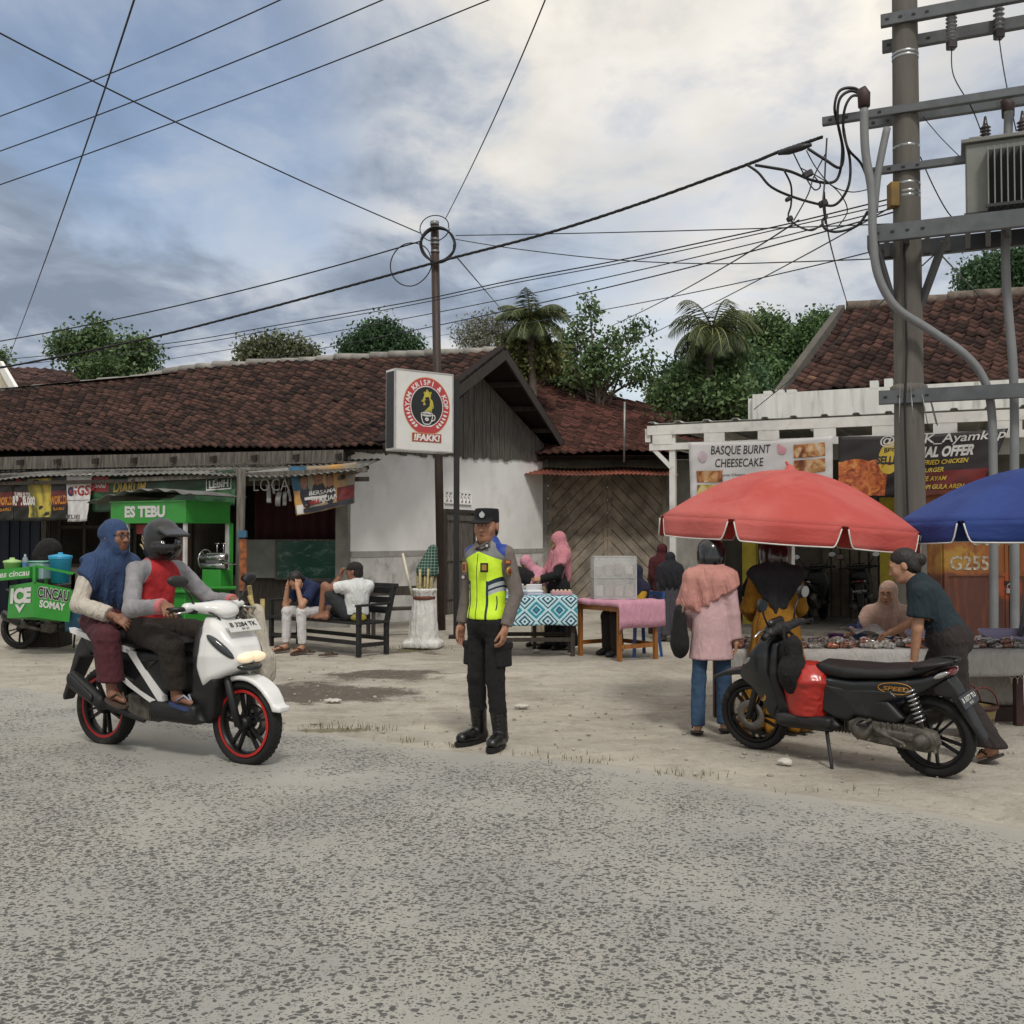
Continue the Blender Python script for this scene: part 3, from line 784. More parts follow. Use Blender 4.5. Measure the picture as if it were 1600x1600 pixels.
# ------------------------------------------------------------------ the old house on the left
OH = thing('old_house', 'long low house with sagging brown tile roof and white gable wall', 'house', (-2.71, 17.2, 0))
def hp(name, mb, label=None):
 o = mb.build(name, OH, label); o.location = -Vector(OH.location); return o
E1 = at(598, 693, 16.6)
EAVE = [at(-170, 709, 18.75), at(0, 706, 18.3), at(300, 699, 17.4), E1]
RIDGE = [at(-170, 622, 24.6), at(0, 612, 24.0), at(150, 598, 23.5), at(235, 588, 23.2), at(300, 574, 22.9), at(520, 560, 21.9), at(787, 546, 20.6)]
C0, C1 = Vector((-2.71, 17.2, 0)), Vector((.73, 24.3, 0))
eL = (EAVE[0] - E1); eL.z = 0; eL.normalize()
EREAR = at(880, 694, 24.9)
def build_old_house():
 ro = link('roof', tile_roof(EAVE, RIDGE, TILE_OLD, seed=3), OH); ro.location = -Vector(OH.location)
 R1 = RIDGE[-1]
 # rear slope of the roof, seen only at the verge
 mb = MB(); back = [R1, RIDGE[-2], RIDGE[0]]; rear = [EREAR, EREAR + eL * 4, EREAR + eL * 18]
 for i in range(2):
  a, b, c, d = back[i], back[i + 1], rear[i + 1], rear[i]; n = Vector((0, 0, -.09))
  mb.add([a, b, c, d, a + n, b + n, c + n, d + n], [(0, 1, 2, 3), (7, 6, 5, 4), (0, 3, 7, 4), (3, 2, 6, 7)], TILE_OLD)
 hp('rear_slope', mb)
 mb = MB(); ridge_caps(mb, RIDGE, PLASTER_G, .09, .42)
 hp('ridge_cap', mb)
 # barge boards and verge tiles along both rakes
 mb = MB()
 for a, b in ((E1, R1), (R1, EREAR)):
  mb.beam(a + Vector((.03, 0, -.1)), b + Vector((.03, 0, -.1)), .04, .2, WOODD)
  n = 14
  for i in range(n):
   p = a.lerp(b, (i + .5) / n); mb.beam(a.lerp(b, i / n) + Vector((-.06, 0, .03)), a.lerp(b, (i + 1.1) / n) + Vector((-.06, 0, .05)), .20, .035, TILE_OLD)
  for k in (.25, .5, .75):
   q = a.lerp(b, k) - Vector((0, 0, .16)); mb.beam(q, q + eL * 1.0, .08, .1, WOODD)
 hp('barge_board', mb)
 # white gable wall: stained dado below, plaster above
 zl, zr = 2.98, 3.36
 w = (C1 - C0).normalized(); nrm = Vector((w.y, -w.x, 0))
 def wp(t, z, off=0.0): return C0.lerp(C1, t) + Vector((0, 0, z)) + nrm * off
 dz = 1.27
 mb = MB(); L = (C1 - C0).length
 mb.add([wp(0, dz), wp(1, dz), wp(1, zr), wp(0, zl), wp(0, dz, -.2), wp(1, dz, -.2), wp(1, zr, -.2), wp(0, zl, -.2)], [(0, 1, 2, 3), (5, 4, 7, 6), (1, 5, 6, 2), (3, 2, 6, 7), (4, 0, 3, 7)], PLASTER_W)
 hp('gable_wall', mb)
 mb = MB()
 mb.add([wp(0, -.1, .012), wp(1, -.1, .012), wp(1, dz - .1, .012), wp(0, dz - .1, .012), wp(0, -.1, -.2), wp(1, -.1, -.2), wp(1, dz - .1, -.2), wp(0, dz - .1, -.2)], [(0, 1, 2, 3), (5, 4, 7, 6), (1, 5, 6, 2), (3, 2, 6, 7), (4, 0, 3, 7)], DADO)
 mb.add([wp(0, dz - .1, .022), wp(1, dz - .1, .022), wp(1, dz, .022), wp(0, dz, .022), wp(0, dz - .1, -.2), wp(1, dz - .1, -.2), wp(1, dz, -.2), wp(0, dz, -.2)], [(0, 1, 2, 3), (1, 5, 6, 2), (3, 2, 6, 7), (0, 4, 5, 1), (4, 0, 3, 7)], mat('pale_grey_plaster_band', '#a3a19c', .9, var=.12, dirt='#7a7873', dirt_amt=.5))
 hp('dado', mb, 'grey stained lower wall band')
 # gable boards
 mb = MB(); apex_t = .535
 def top(t):
  if t < apex_t: return zl + .02 + (5.05 - zl) * t / apex_t
  return 5.05 + (3.75 - 5.05) * (t - apex_t) / (1 - apex_t)
 t = 0.0
 while t < 1.0:
  bw = rng.uniform(.02, .034); t2 = min(1.0, t + bw); zb = zl + (zr - zl) * t - rng.uniform(0, .06); o = .03 + rng.uniform(0, .012); g = .0012
  mb.add([wp(t + g, zb, o), wp(t2 - g, zb, o), wp(t2 - g, max(zb + .02, top(t2)), o), wp(t + g, max(zb + .02, top(t)), o), wp(t + g, zb, o - .025), wp(t2 - g, zb, o - .025), wp(t2 - g, max(zb + .02, top(t2)), o - .025), wp(t + g, max(zb + .02, top(t)), o - .025)],
    [(0, 1, 2, 3), (0, 4, 5, 1), (1, 5, 6, 2), (4, 0, 3, 7)], WOODG); t = t2
 mb.add([wp(0, zl, -.06), wp(1, zr, -.06), wp(1, top(1), -.06), wp(apex_t, 5.05, -.06), wp(0, zl, -.06)], [(0, 1, 2, 3)], WOODD)
 hp('gable_boards', mb, 'weathered grey vertical gable boards')
 # vent block and small plank door in the gable wall
 def tpx(px):
  # parameter along the wall where the pixel column meets it
  k = (px - 800) / FPX; d = C1 - C0; return (k * C0.y - C0.x) / (d.x - k * d.y)
 mb = MB(); a, b = tpx(694), tpx(735)
 for zc in (2.42, 2.20):
  mb.beam(wp(a, zc, .014), wp(b, zc, .014), .03, .035, PLASTER_W)
 n = 7
 for i in range(n + 1):
  q = a + (b - a) * i / n; mb.beam(wp(q, 2.20, .014), wp(q, 2.42, .014), .03, .03, PLASTER_W)
  if i < n:
   q2 = a + (b - a) * (i + 1) / n; mb.beam(wp(q, 2.2, .012), wp(q2, 2.42, .012), .025, .022, PLASTER_W); mb.beam(wp(q2, 2.2, .012), wp(q, 2.42, .012), .025, .022, PLASTER_W)
 mb.add([wp(a, 2.18, .006), wp(b, 2.18, .006), wp(b, 2.44, .006), wp(a, 2.44, .006)], [(0, 1, 2, 3)], DARK)
 hp('vent_block', mb)
 mb = MB(); a, b = tpx(693), tpx(737); k = 5
 for i in range(k):
  p, q = a + (b - a) * i / k, a + (b - a) * (i + 1) / k
  mb.beam((wp(p, .02, .04) + wp(q, .02, .04)) / 2, (wp(p, 1.98, .04) + wp(q, 1.98, .04)) / 2, .03, (wp(q, 0) - wp(p, 0)).length * .96, WOODG, up=w)
 for zc in (.35, 1.1, 1.9): mb.beam(wp(a, zc, .065), wp(b, zc, .065), .03, .1, WOODG)
 for q in (a, b): mb.beam(wp(q, -.05, .045), wp(q, 2.05, .045), .07, .06, WOODD, up=w)
 mb.beam(wp(a, 2.04, .045), wp(b, 2.04, .045), .07, .07, WOODD)
 hp('side_door', mb, 'small weathered plank door')
 # front facade: corner pillar, eave boards, dark shop rooms
 def fp(d, z, off=0.0): return C0 + eL * d + Vector((0, 0, z)) + Vector((eL.y, -eL.x, 0)).normalized() * (off if Vector((eL.y, -eL.x, 0)).y < 0 else -off)
 global FP; FP = fp
 for d, w1, w2, m in ((.12, .24, .22, PLASTER_G), (3.0, .1, .12, WOODD), (5.9, .1, .10, WOODG), (7.0, .1, .10, WOODG)):
  mb = MB(); mb.beam(fp(d, -.1, -.02), fp(d, 2.9, -.02), w1, w2, m, up=eL); hp('corner_pillar' if d < 1 else 'timber_post', mb)
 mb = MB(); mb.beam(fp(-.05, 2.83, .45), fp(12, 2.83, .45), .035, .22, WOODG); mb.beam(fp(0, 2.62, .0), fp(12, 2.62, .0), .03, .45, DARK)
 for i in range(16): q = -.0 + i * .75; mb.beam(fp(q, 2.96, -.1), fp(q, 2.82, .6), .06, .09, WOODD)
 hp('eave_board', mb)
 mb = MB()   # room shell behind the shop front
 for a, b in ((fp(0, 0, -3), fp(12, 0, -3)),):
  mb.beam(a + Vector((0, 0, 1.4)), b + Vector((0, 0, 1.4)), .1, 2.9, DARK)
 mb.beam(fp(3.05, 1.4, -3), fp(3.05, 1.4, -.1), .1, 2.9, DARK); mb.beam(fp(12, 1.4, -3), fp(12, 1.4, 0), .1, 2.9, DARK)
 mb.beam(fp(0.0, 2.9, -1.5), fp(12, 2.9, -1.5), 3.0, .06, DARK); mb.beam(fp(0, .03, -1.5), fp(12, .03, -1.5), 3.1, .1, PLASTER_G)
 hp('shop_room', mb)
 BLUE = mat('dark_blue_shutter', '#121f33', .6, .2, var=.2, vscale=4, dirt='#131a24', dirt_amt=.5)
 mb = MB()
 for i in range(26): mb.beam(fp(6.1 + i * .11, .05, -.35 - .02 * (i % 2)), fp(6.1 + i * .11, 2.4, -.35 - .02 * (i % 2)), .02, .112, BLUE, up=eL)
 hp('shutter', mb, 'dark blue ribbed metal shutter')
 mb = MB()   # glazed timber frame beside the shutter
 GL = mat('dusty_window_glass', '#3a4444', .12, 0, var=.2)
 for z in (.1, 1.0, 1.7, 2.4): mb.beam(fp(3.2, z, -.3), fp(5.8, z, -.3), .06, .06, WOODD)
 for i in range(6): mb.beam(fp(3.2 + i * .52, .1, -.3), fp(3.2 + i * .52, 2.4, -.3), .06, .06, WOODD, up=eL)
 mb.beam(fp(3.2, .55, -.33), fp(5.8, .55, -.33), .02, .85, mat('pale_panel', '#8d897f', .8, var=.2))
 hp('shop_window', mb)
 mb = MB()   # maroon curtain panel
 MAR = mat('maroon_curtain', '#3a1418', .9, var=.3, vscale=9, stretch=(3, 3, .3))
 mb.sheet(lambda u, v: fp(.3 + u * 1.6, 1.45 + v * 1.2, -.30 + .03 * math.sin(u * 46)), 60, 3, MAR, .01)
 hp('curtain', mb, 'dark maroon curtain')
 mb = MB(); # low counter wall and glass case
 mb.beam(fp(1.42, 1.14, -.12), fp(1.95, 1.14, -.12), .06, .66, mat('grey_counter_panel', '#7c7e78', .8, var=.12, dirt='#55554f'))
 mb.beam(fp(1.0, .45, -.2), fp(3.0, .45, -.2), .1, .8, WOODD)
 hp('counter', mb)
 t = NT('green_glass_painted_reflection'); v = t.coord((1, 1, 2.5)); nn = t.noise(v, 3.2, 6, .65, 1.2)
 t.put(t.b.inputs['Base Color'], t.mix(t.step(nn, .5, .78), lin('#1f4a3e'), lin('#7d9a8e'))); t.b.inputs['Roughness'].default_value = .25  # pale noise patches put a cloud reflection into the green colour
 mb = MB(); mb.beam(fp(.28, 1.12, -.1), fp(1.38, 1.12, -.1), .03, .66, t.m)
 for z in (.80, 1.46): mb.beam(fp(.26, z, -.1), fp(1.40, z, -.1), .045, .03, WOODG)
 for d in (.26, 1.40): mb.beam(fp(d, .80, -.1), fp(d, 1.46, -.1), .045, .03, WOODG, up=eL)
 hp('green_board', mb, 'green glass board with painted cloud reflection')
 # sagging corrugated awning over the shop fronts
 def aw(u, v):
  d = -.6 + u * 12.6; z1 = 2.80 - .012 * d; z0 = z1 - .26 - .02 * math.sin(d * 2.1) - .05 * math.sin(d * .9 + 1)
  return fp(d, z1 + (z0 - z1) * v + .014 * math.sin(d * 2 * math.pi / .11), .12 + v * 1.15)
 mb = MB(); mb.sheet(aw, 460, 3, ZINC, .006)
 for d in (-.3, 1.8, 3.3, 5.2, 7.5, 9.6): mb.beam(fp(d, 2.68, 0), fp(d, 2.42, 1.25), .05, .06, WOODD)
 for k in range(7):
  a = rng.uniform(-.4, 8); mb.beam(aw((a + .6) / 12.6, .2 + .1 * k % .8) + Vector((0, 0, .03)), aw((a + 3.6) / 12.6, .2 + .1 * k % .8) + Vector((0, 0, .05)), .05, .02, WOODG)
 mb.beam(fp(-.75, 2.55, 1.2), fp(3.4, 2.45, 1.2), .05, .07, WOODG); mb.beam(fp(-.7, 2.42, 1.0), fp(0.6, 2.42, 1.0), .06, .07, WOODD)
 mb.beam(fp(3.4, 2.43, 1.2), fp(12, 2.40, 1.2), .05, .06, WOODD)
 hp('awning', mb, 'sagging grey corrugated awning')
 mb = MB(); p = gp(373, 1000); mb.tube([p, Vector((p.x + .02, p.y, 2.5))], .065, WOODG, 8); mb.box((p.x + .07, p.y - .09, 1.55), (.12, .08, .1), mat('faded_blue_box', '#2f5a74', .7)); mb.box((p.x + .08, p.y - .08, 1.1), (.1, .05, .75), mat('faded_orange_strip', '#8a5230', .8, var=.4, vscale=12))
 hp('awning_post', mb)
build_old_house()
# ------------------------------------------------------------------ the rear house with the plank gate
RH = thing('rear_house', 'low red tiled house behind with chevron plank gate and rusty awning', 'house', (2.4, 24.6, 0))
def build_rear_house():
 O = -Vector(RH.location)
 def rp(name, mb, label=None):
  o = mb.build(name, RH, label); o.location = O; return o
 ev = [at(770, 706, 23.9), at(1160, 704, 23.4)]; rd = [at(776, 584, 30), at(1190, 673, 36)]
 r = link('roof', tile_roof(ev, rd, TILE_RED, .2, .27, .02, .03, seed=8), RH); r.location = O
 mb = MB(); ridge_caps(mb, rd, TILE_RED, .1, .4); rp('ridge_cap', mb)
 Y = 24.6; xl, xm, xr = at(856, 800, Y).x, at(949, 800, Y).x, at(1041, 800, Y).x
 mb = MB()
 mb.box(((.65 + xl) / 2, Y + .1, 1.6), (xl - .65, .2, 3.6), PLASTER_G); mb.box(((xr + 4.9) / 2, Y + .1, 1.6), (4.9 - xr, .2, 3.6), PLASTER_G)
 mb.box(((xl + xr) / 2, Y + .1, 3.28), (xr - xl, .2, .5), DARK); mb.box((2.6, Y - .3, 3.44), (4.4, .06, .12), WOODD)
 rp('front_wall', mb)
 zt = 3.02
 for x0, x1, sg in ((xl, xm, 1), (xm, xr, -1)):
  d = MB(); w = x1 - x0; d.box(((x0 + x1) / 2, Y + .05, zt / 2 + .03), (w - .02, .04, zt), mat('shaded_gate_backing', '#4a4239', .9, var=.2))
  pw = .21; k = -12
  for k in range(-14, 30):
   # diagonal planks clipped to the leaf
   c0 = k * pw; pts = []
   poly = [(0, 0), (w, 0), (w, zt), (0, zt)]
   a = 1.05
   def clip(P, f):
    o = []
    for i in range(len(P)):
     p, q = P[i - 1], P[i]; fp_, fq = f(p), f(q)
     if (fp_ >= 0) != (fq >= 0): tt = fp_ / (fp_ - fq); o.append((p[0] + (q[0] - p[0]) * tt, p[1] + (q[1] - p[1]) * tt))
     if fq >= 0: o.append(q)
    return o
   g = lambda p: p[1] - (a * p[0] if sg > 0 else a * (w - p[0]))
   P = clip(poly, lambda p: g(p) - c0 * 1.45 - .012)
   P = clip(P, lambda p: (c0 + pw) * 1.45 - .012 - g(p)) if len(P) > 2 else P
   if len(P) > 2: d.prism([(x0 + p[0], p[1] + .03) for p in P], (0, Y + .03 - rng.uniform(0, .012), 0), (1, 0, 0), (0, 0, 1), .03, WOODB)
  for xx in (x0 + .05, x1 - .05): d.box((xx, Y - .015, zt / 2 + .03), (.09, .035, zt), WOODB)
  rp('gate_leaf', d)
 def aw(u, v):
  x = xl - .85 + u * (xr - xl + .95); return Vector((x, Y - .05 - v * 1.2, 3.20 - v * .24 + .014 * math.sin(x * 2 * math.pi / .1) + .015 * math.sin(x * 3)))
 mb = MB(); mb.sheet(aw, 220, 3, RUSTZ, .006); rp('awning', mb, 'rusty corrugated awning')
 p = at(975, 702, 23.6); mb = MB(); mb.tube([p - Vector((0, 0, .3)), at(976, 628, 23.6)], .025, STEEL, 6); rp('roof_pipe', mb)
build_rear_house()
FH = thing('far_house', 'dark tiled house roof with pale gable edge beyond the old house', 'house', (-17, 34, 0))
def build_far_house():
 O = -Vector(FH.location)
 ev = [at(24, 616, 31), at(330, 622, 31)]; rd = [at(2, 572, 36), at(330, 596, 37)]
 o = link('roof', tile_roof(ev, rd, TILE_FAR, .24, .3, .02, .03, seed=21), FH); o.location = O
 mb = MB(); a, b = at(26, 614, 30.9), at(2, 572, 35.9); mb.beam(a, b, .1, .35, PLASTER_W); mb.build('barge_board', FH).location = O
 mb = MB(); mb.add([a - Vector((0, 0, .2)), b - Vector((0, 0, .2)), at(-60, 614, 38), Vector((at(-60, 614, 38).x, 38, 0)), Vector((a.x, a.y, 0))], [(0, 1, 2, 3, 4)], mat('pale_yellow_wall', '#b9b49c', .9)); mb.build('wall', FH).location = O
 c = at(330, 622, 31.2); mb = MB(); mb.box(((a.x + c.x) / 2, 31.9, a.z / 2 - .1), (c.x - a.x - .4, .2, a.z - .2), mat('pale_yellow_wall', '#b9b49c', .9)); mb.build('front_wall', FH).location = O
build_far_house()
# ------------------------------------------------------------------ shop building on the right
SH = thing('shop_building', 'white parapet shop with brown tiled roof behind the umbrellas', 'shop', (5.5, 18.5, 0))
def build_shop():
 O = -Vector(SH.location)
 def sp(name, mb, label=None):
  o = mb.build(name, SH, label); o.location = O; return o
 PW = mat('streaked_white_parapet', '#cfd0cb', .9, var=.08, vscale=2, stretch=(2.5, 2.5, .3), dirt='#84847d', dirt_amt=.75, dscale=2.4, bump=.15)
 A, B = at(1176, 660, 18.9), at(1720, 640, 16.6); A.z = B.z = 3.3
 d = (B - A); d.z = 0; L = d.length; d.normalize(); n = Vector((d.y, -d.x, 0))
 mb = MB()
 def seg(a, b, z0, z1, o=0.0): mb.beam(A + d * a - n * (.1 - o) + Vector((0, 0, (z0 + z1) / 2 - A.z)), A + d * b - n * (.1 - o) + Vector((0, 0, (z0 + z1) / 2 - A.z)), .2, z1 - z0, PW)
 top = 4.16; seg(0, L, 2.9, top)
 for a, b, h in ((.0, .20, -.12), (.20, .34, .05), (.42, .56, .06), (.62, .78, .05), (2.06, 2.20, .12), (2.30, 2.44, .14), (2.52, 2.66, .12)):
  if h > 0: seg(a, b, top - .02, top + h, .004)
 sp('parapet', mb)
 mb = MB(); e0 = A - n * .1; mb.beam(e0 + Vector((0, 0, .3)), e0 - n * 5.0 + Vector((0, 0, .3)), .2, 1.0, PW); sp('side_parapet', mb)
 ev = [at(1226, 612, 19.6), at(1740, 588, 17.6)]; rd = [at(1322, 483, 23.6), at(1740, 446, 21.6)]
 r = link('roof', tile_roof(ev, rd, tile_mat('brown_clay_tile', '#261916', '#3e2b26', '#593f37', '#a98f6a'), .22, .26, .028, .035, seed=5), SH); r.location = O
 mb = MB(); ridge_caps(mb, [p + Vector((0, 0, .03)) for p in rd], mat('mossy_ridge_mortar', '#6f645a', .95, var=.3, vscale=5), .14, .5); sp('ridge_cap', mb)
 CG = mat('grey_weathered_concrete', '#5a564f', .95, var=.2, vscale=3, dirt='#45423c', dirt_amt=.6)
 mb = MB(); a, b = ev[0] + Vector((-.1, 0, -.05)), rd[0] + Vector((-.1, 0, .0)); mb.beam(a, b, .15, .2, CG); mb.beam(a - Vector((.085, 0, .03)), b - Vector((.085, 0, .03)), .03, .2, CG); sp('gable_coping', mb)
 q = [a, b, Vector((b.x + .3, b.y + 4, a.z)), Vector((b.x + .3, b.y + 4, 0)), Vector((a.x, a.y, 0))]; mb = MB(); mb.add(q, [(0, 1, 2, 3, 4)], PLASTER_G); sp('gable_wall', mb)
 # veranda: floor, back wall, side wall, yellow pillars
 mb = MB(); mb.beam(A + d * -.3 + n * .8 + Vector((0, 0, .03 - A.z)), A + d * L + n * .8 + Vector((0, 0, .03 - A.z)), 4.4, .12, mat('worn_cement_floor', '#837e74', .9, var=.2)); sp('floor', mb)
 BW = mat('dim_grey_wall', '#6a665d', .92, var=.22, vscale=1.5, dirt='#3f3c36', dirt_amt=.6)
 mb = MB(); zc = Vector((0, 0, 1.5 - A.z))
 mb.beam(A - n * .1 + zc, A + d * L - n * .1 + zc, .2, 2.8, BW)
 q = A + d * -.15; mb.beam(q - n * .2 + zc, q + n * 2.2 + zc, .12, 2.9, BW)
 for i in range(9): p = A + d * (1.3 + i * .16) + n * .03; mb.beam(p + Vector((0, 0, .1 - A.z)), p + Vector((0, 0, 2.3 - A.z)), .03, .13, mat('dull_wood_shutter', '#6f675a', .85, var=.2), up=d)
 sp('back_wall', mb)
 YP = mat('yellow_pillar_paint', '#a8982c', .7, var=.15, dirt='#6b6128', dirt_amt=.5)
 for px, w in ((1172, .22), (1388, .24)):
  k = (px - 800) / FPX; P0 = A + n * 2.0; s = (k * P0.y - P0.x) / (d.x - k * d.y); p = P0 + d * s
  m2 = MB(); m2.beam(Vector((p.x, p.y, 0)), Vector((p.x, p.y, 2.9)), w, w, YP, up=d); sp('pillar', m2)
 m2 = MB(); p = at(1238, 880, 15.2); m2.beam(Vector((p.x, p.y, .03)), Vector((p.x, p.y, 2.9)), .06, .06, WHITEP); sp('awning_pole', m2)
build_shop()
# ------------------------------------------------------------------ white steel canopy in front of the shop
CA, CB = at(1012, 668, 15.4), at(1700, 634, 13.1)
CB.z = CA.z
cdir = (CB - CA).normalized(); cn = Vector((cdir.y, -cdir.x, 0))
def cpt(px, z, off=0.0):
 k = (px - 800) / FPX; P0 = CA + cn * off; s = (k * P0.y - P0.x) / (cdir.x - k * cdir.y); p = P0 + cdir * s
 return Vector((p.x, p.y, z))
def cpx(px, py, off=0.0):
 p = cpt(px, 0, off); return Vector((p.x, p.y, at(px, py, p.y).z))
def build_canopy():
 T = thing('steel_canopy', 'white steel frame canopy with corrugated roof in front of shop', 'canopy', (CA.x, CA.y, 0)); O = -Vector(T.location)
 def cp(name, mb):
  o = mb.build(name, T); o.location = O; return o
 L = (CB - CA).length; z = CA.z
 def sh(u, v):
  p = CA + cdir * (u * L) - cn * (v * 4.2); a = u * L
  return Vector((p.x, p.y, z + .05 + v * .12 + (.03 if (a % .42) < .09 else 0.0)))
 mb = MB(); mb.sheet(sh, 260, 2, mat('pale_roof_sheet', '#a9aaa6', .6, .2, var=.12, dirt='#6b6a66'), .006); cp('roof_sheet', mb)
 mb = MB(); mb.beam(CA + Vector((0, 0, -.05)), CB + Vector((0, 0, -.05)), .06, .14, WHITEP); mb.beam(CA + Vector((.03, 0, -.30)), CB + Vector((0, 0, -.30)), .06, .10, WHITEP)
 n = 9
 for i in range(n):
  a = .08 + i * .78 ; mb.beam(CA + cdir * a + Vector((0, 0, -.18)), CA + cdir * (a + .30) + Vector((0, 0, -.18)), .05, .17, WHITEP)
 mb.beam(CA + Vector((0, 0, -.12)), CA - cn * 4 + Vector((0, 0, -.05)), .08, .2, WHITEP)
 cp('fascia', mb)
 mb = MB()
 for i in range(5): q = CA + cdir * (1.0 + i * 1.4); mb.beam(q + Vector((0, 0, -.1)), q - cn * 4.0 + Vector((0, 0, .0)), .05, .1, WHITEP)
 cp('rafter', mb)
 for px in (1052, 1700):
  p = cpt(px, 0, -.05); mb = MB(); mb.beam(p, Vector((p.x, p.y, z - .02)), .09, .09, WHITEP, up=cdir); mb.box((p.x, p.y, .02), (.2, .2, .04), WHITEP); cp('post', mb)
 mb = MB(); mb.beam(cpt(1022, z - .33, -.02), cpt(1050, z - .62, -.02), .05, .06, WHITEP); cp('brace', mb)
build_canopy()
# ------------------------------------------------------------------ people
def V3(*a): return np.array(a, float)
def nz(v): v = np.array(v, float); return v / max(1e-9, np.linalg.norm(v))
def skin_mat(name, col):
 if name in MATS: return MATS[name]
 t = NT(name); c = lin(col); v = t.coord()
 n = t.noise(v, 22, 4, .6)
 t.put(t.b.inputs['Base Color'], t.mix(t.step(n, .3, .7), tuple(k * .88 for k in c), tuple(k * 1.08 for k in c)))
 t.b.inputs['Roughness'].default_value = .55; t.b.inputs['Subsurface Weight'].default_value = .06; t.b.inputs['Subsurface Radius'].default_value = (.012, .005, .003)
 MATS[name] = t.m
 return t.m
SKIN_A = skin_mat('brown_skin', '#9c7057'); SKIN_B = skin_mat('tan_skin', '#ab8066'); SKIN_C = skin_mat('dark_brown_skin', '#835b46')
HAIRM = mat('black_hair', '#17130f', .55, var=.4, vscale=40, stretch=(1, 1, .2), bump=.6, bscale=90)
EYEW = mat('eye_white', '#b9b2a8', .3); EYED = mat('dark_iris', '#1a100b', .2); LIPM = mat('lip_tone', '#7a463c', .5); BROWM = mat('dark_brow', '#241a15', .8)
def frame_of(f, u=(0, 0, 1)):
 """columns: local x (left hand side of a figure facing -y), y (back), z (up) in the outer frame"""
 f = nz(f); u = np.array(u, float); b = -f; x = nz(np.cross(b, u)); z = np.cross(x, b)
 return np.stack([x, b, z], 1)
def head_data(c, M, sc=1.0, vox=.0065, neck=True, k=1.0):
 s = SDF(vox)
 s.ell((0, .012, .038), (.077 * k, .096, .086), k=.02).ell((0, -.028, -.03), (.063 * k, .068, .086), k=.04)
 s.ell((0, -.05, -.088), (.042 * k, .036, .028), k=.04)
 for q in (-1, 1):
  s.ell((q * .040, -.062, -.026), (.026, .024, .026), k=.03)
  s.ell((q * .031, -.074, .029), (.026, .014, .009), k=.02)
  s.ell((q * .079 * k, .012, -.006), (.010, .021, .033), k=.008)
  s.ell((q * .031, -.103, .010), (.017, .016, .0095), k=.012, op='-')
 s.cap((0, -.088, .012), (0, -.112, -.026), .008, .012, k=.012).ell((0, -.102, -.029), (.020, .012, .009), k=.012)
 s.ell((0, -.089, -.058), (.026, .012, .007), k=.008).ell((0, -.088, -.071), (.022, .011, .007), k=.008)
 s.ell((0, -.103, -.0645), (.022, .008, .002), k=.003, op='-')
 if neck: s.cap((0, .018, -.07), (0, .034, -.185), .056 * k, .062, k=.03)
 V, Q = s.data(relax=1)
 return (V * sc) @ M.T + c, Q
def face_bits(root, c, M, sc=1.0, eyes=True, lips=True, brows=True):
 c = np.array(c); P = lambda p: Vector(c + M @ (np.array(p) * sc))
 RT = Matrix(M.tolist())
 if eyes:
  for q in (-1, 1):
   mb = MB(); mb.ball(P((q * .031, -.0795, .0095)), (.0135 * sc, .0105 * sc, .0068 * sc), EYEW, 10, RT); mb.ball(P((q * .031, -.0868, .0095)), (.0062 * sc, .0045 * sc, .0062 * sc), EYED, 8, RT); mb.build('eye', root)
 if brows:
  for q in (-1, 1):
   mb = MB(); mb.tube([P((q * .013, -.0915, .029)), P((q * .030, -.0905, .0345)), P((q * .050, -.079, .030))], [.004 * sc, .0048 * sc, .0025 * sc], BROWM, 6); mb.build('eyebrow', root)
 if lips:
  mb = MB(); mb.ball(P((0, -.0968, -.0595)), (.021 * sc, .0055 * sc, .004 * sc), LIPM, 10, RT); mb.ball(P((0, -.0955, -.0698)), (.019 * sc, .0055 * sc, .005 * sc), LIPM, 10, RT); mb.build('lips', root)
def hand_data(w, d, pn, side, curl=.35, sc=1.0, vox=.0048, spread=0.0, thumb=.5, point=None):
 d = nz(d); pn = np.array(pn, float); pn = nz(pn - d * (pn @ d)); t = np.cross(d, pn) if side == 'R' else np.cross(pn, d)
 M = np.stack([d, t, -pn], 1)       # x along the fingers, y to the thumb, z out of the back of the hand
 s = SDF(vox); s.cap((-.03, 0, 0), (.02, 0, 0), .024, .026, k=.015)
 s.box((.045, .002, 0), (.044, .039, .013), .012, k=.02)
 for y, L, dy in ((.029, .070, .10), (.0095, .078, .03), (-.010, .073, -.04), (-.0285, .056, -.13)):
  p = V3(.084 - abs(y) * .15, y, .001); a = .12 + curl * .55; dy = dy + spread * y * 8
  for i, f in enumerate((.45, .31, .24)):
   q = p + L * f * V3(math.cos(a) * math.cos(dy), math.cos(a) * math.sin(dy), -math.sin(a))
   s.cap(p, q, .0092 - .0008 * i, .0086 - .0009 * i, k=.004 if i == 0 else .002); p = q; a += curl * (1.15 if i == 0 else .9)
 p = V3(.020, .030, -.004); a = thumb
 for i, L in enumerate((.040, .032, .026)):
  q = p + L * V3(math.cos(a) * .85, math.sin(a) * .75, -.30 - .18 * i * min(1, curl)); s.cap(p, q, .0118 - .001 * i, .0108 - .001 * i, k=.012 if i == 0 else .003); p = q; a -= .22 + .25 * curl
 V, Q = s.data(relax=1)
 return (V * sc) @ M.T + np.array(w), Q
def join(parts):
 Vs, Qs, b = [], [], 0
 for V, Q in parts: Vs.append(V); Qs.append(Q + b); b += len(V)
 return np.concatenate(Vs), np.concatenate(Qs)
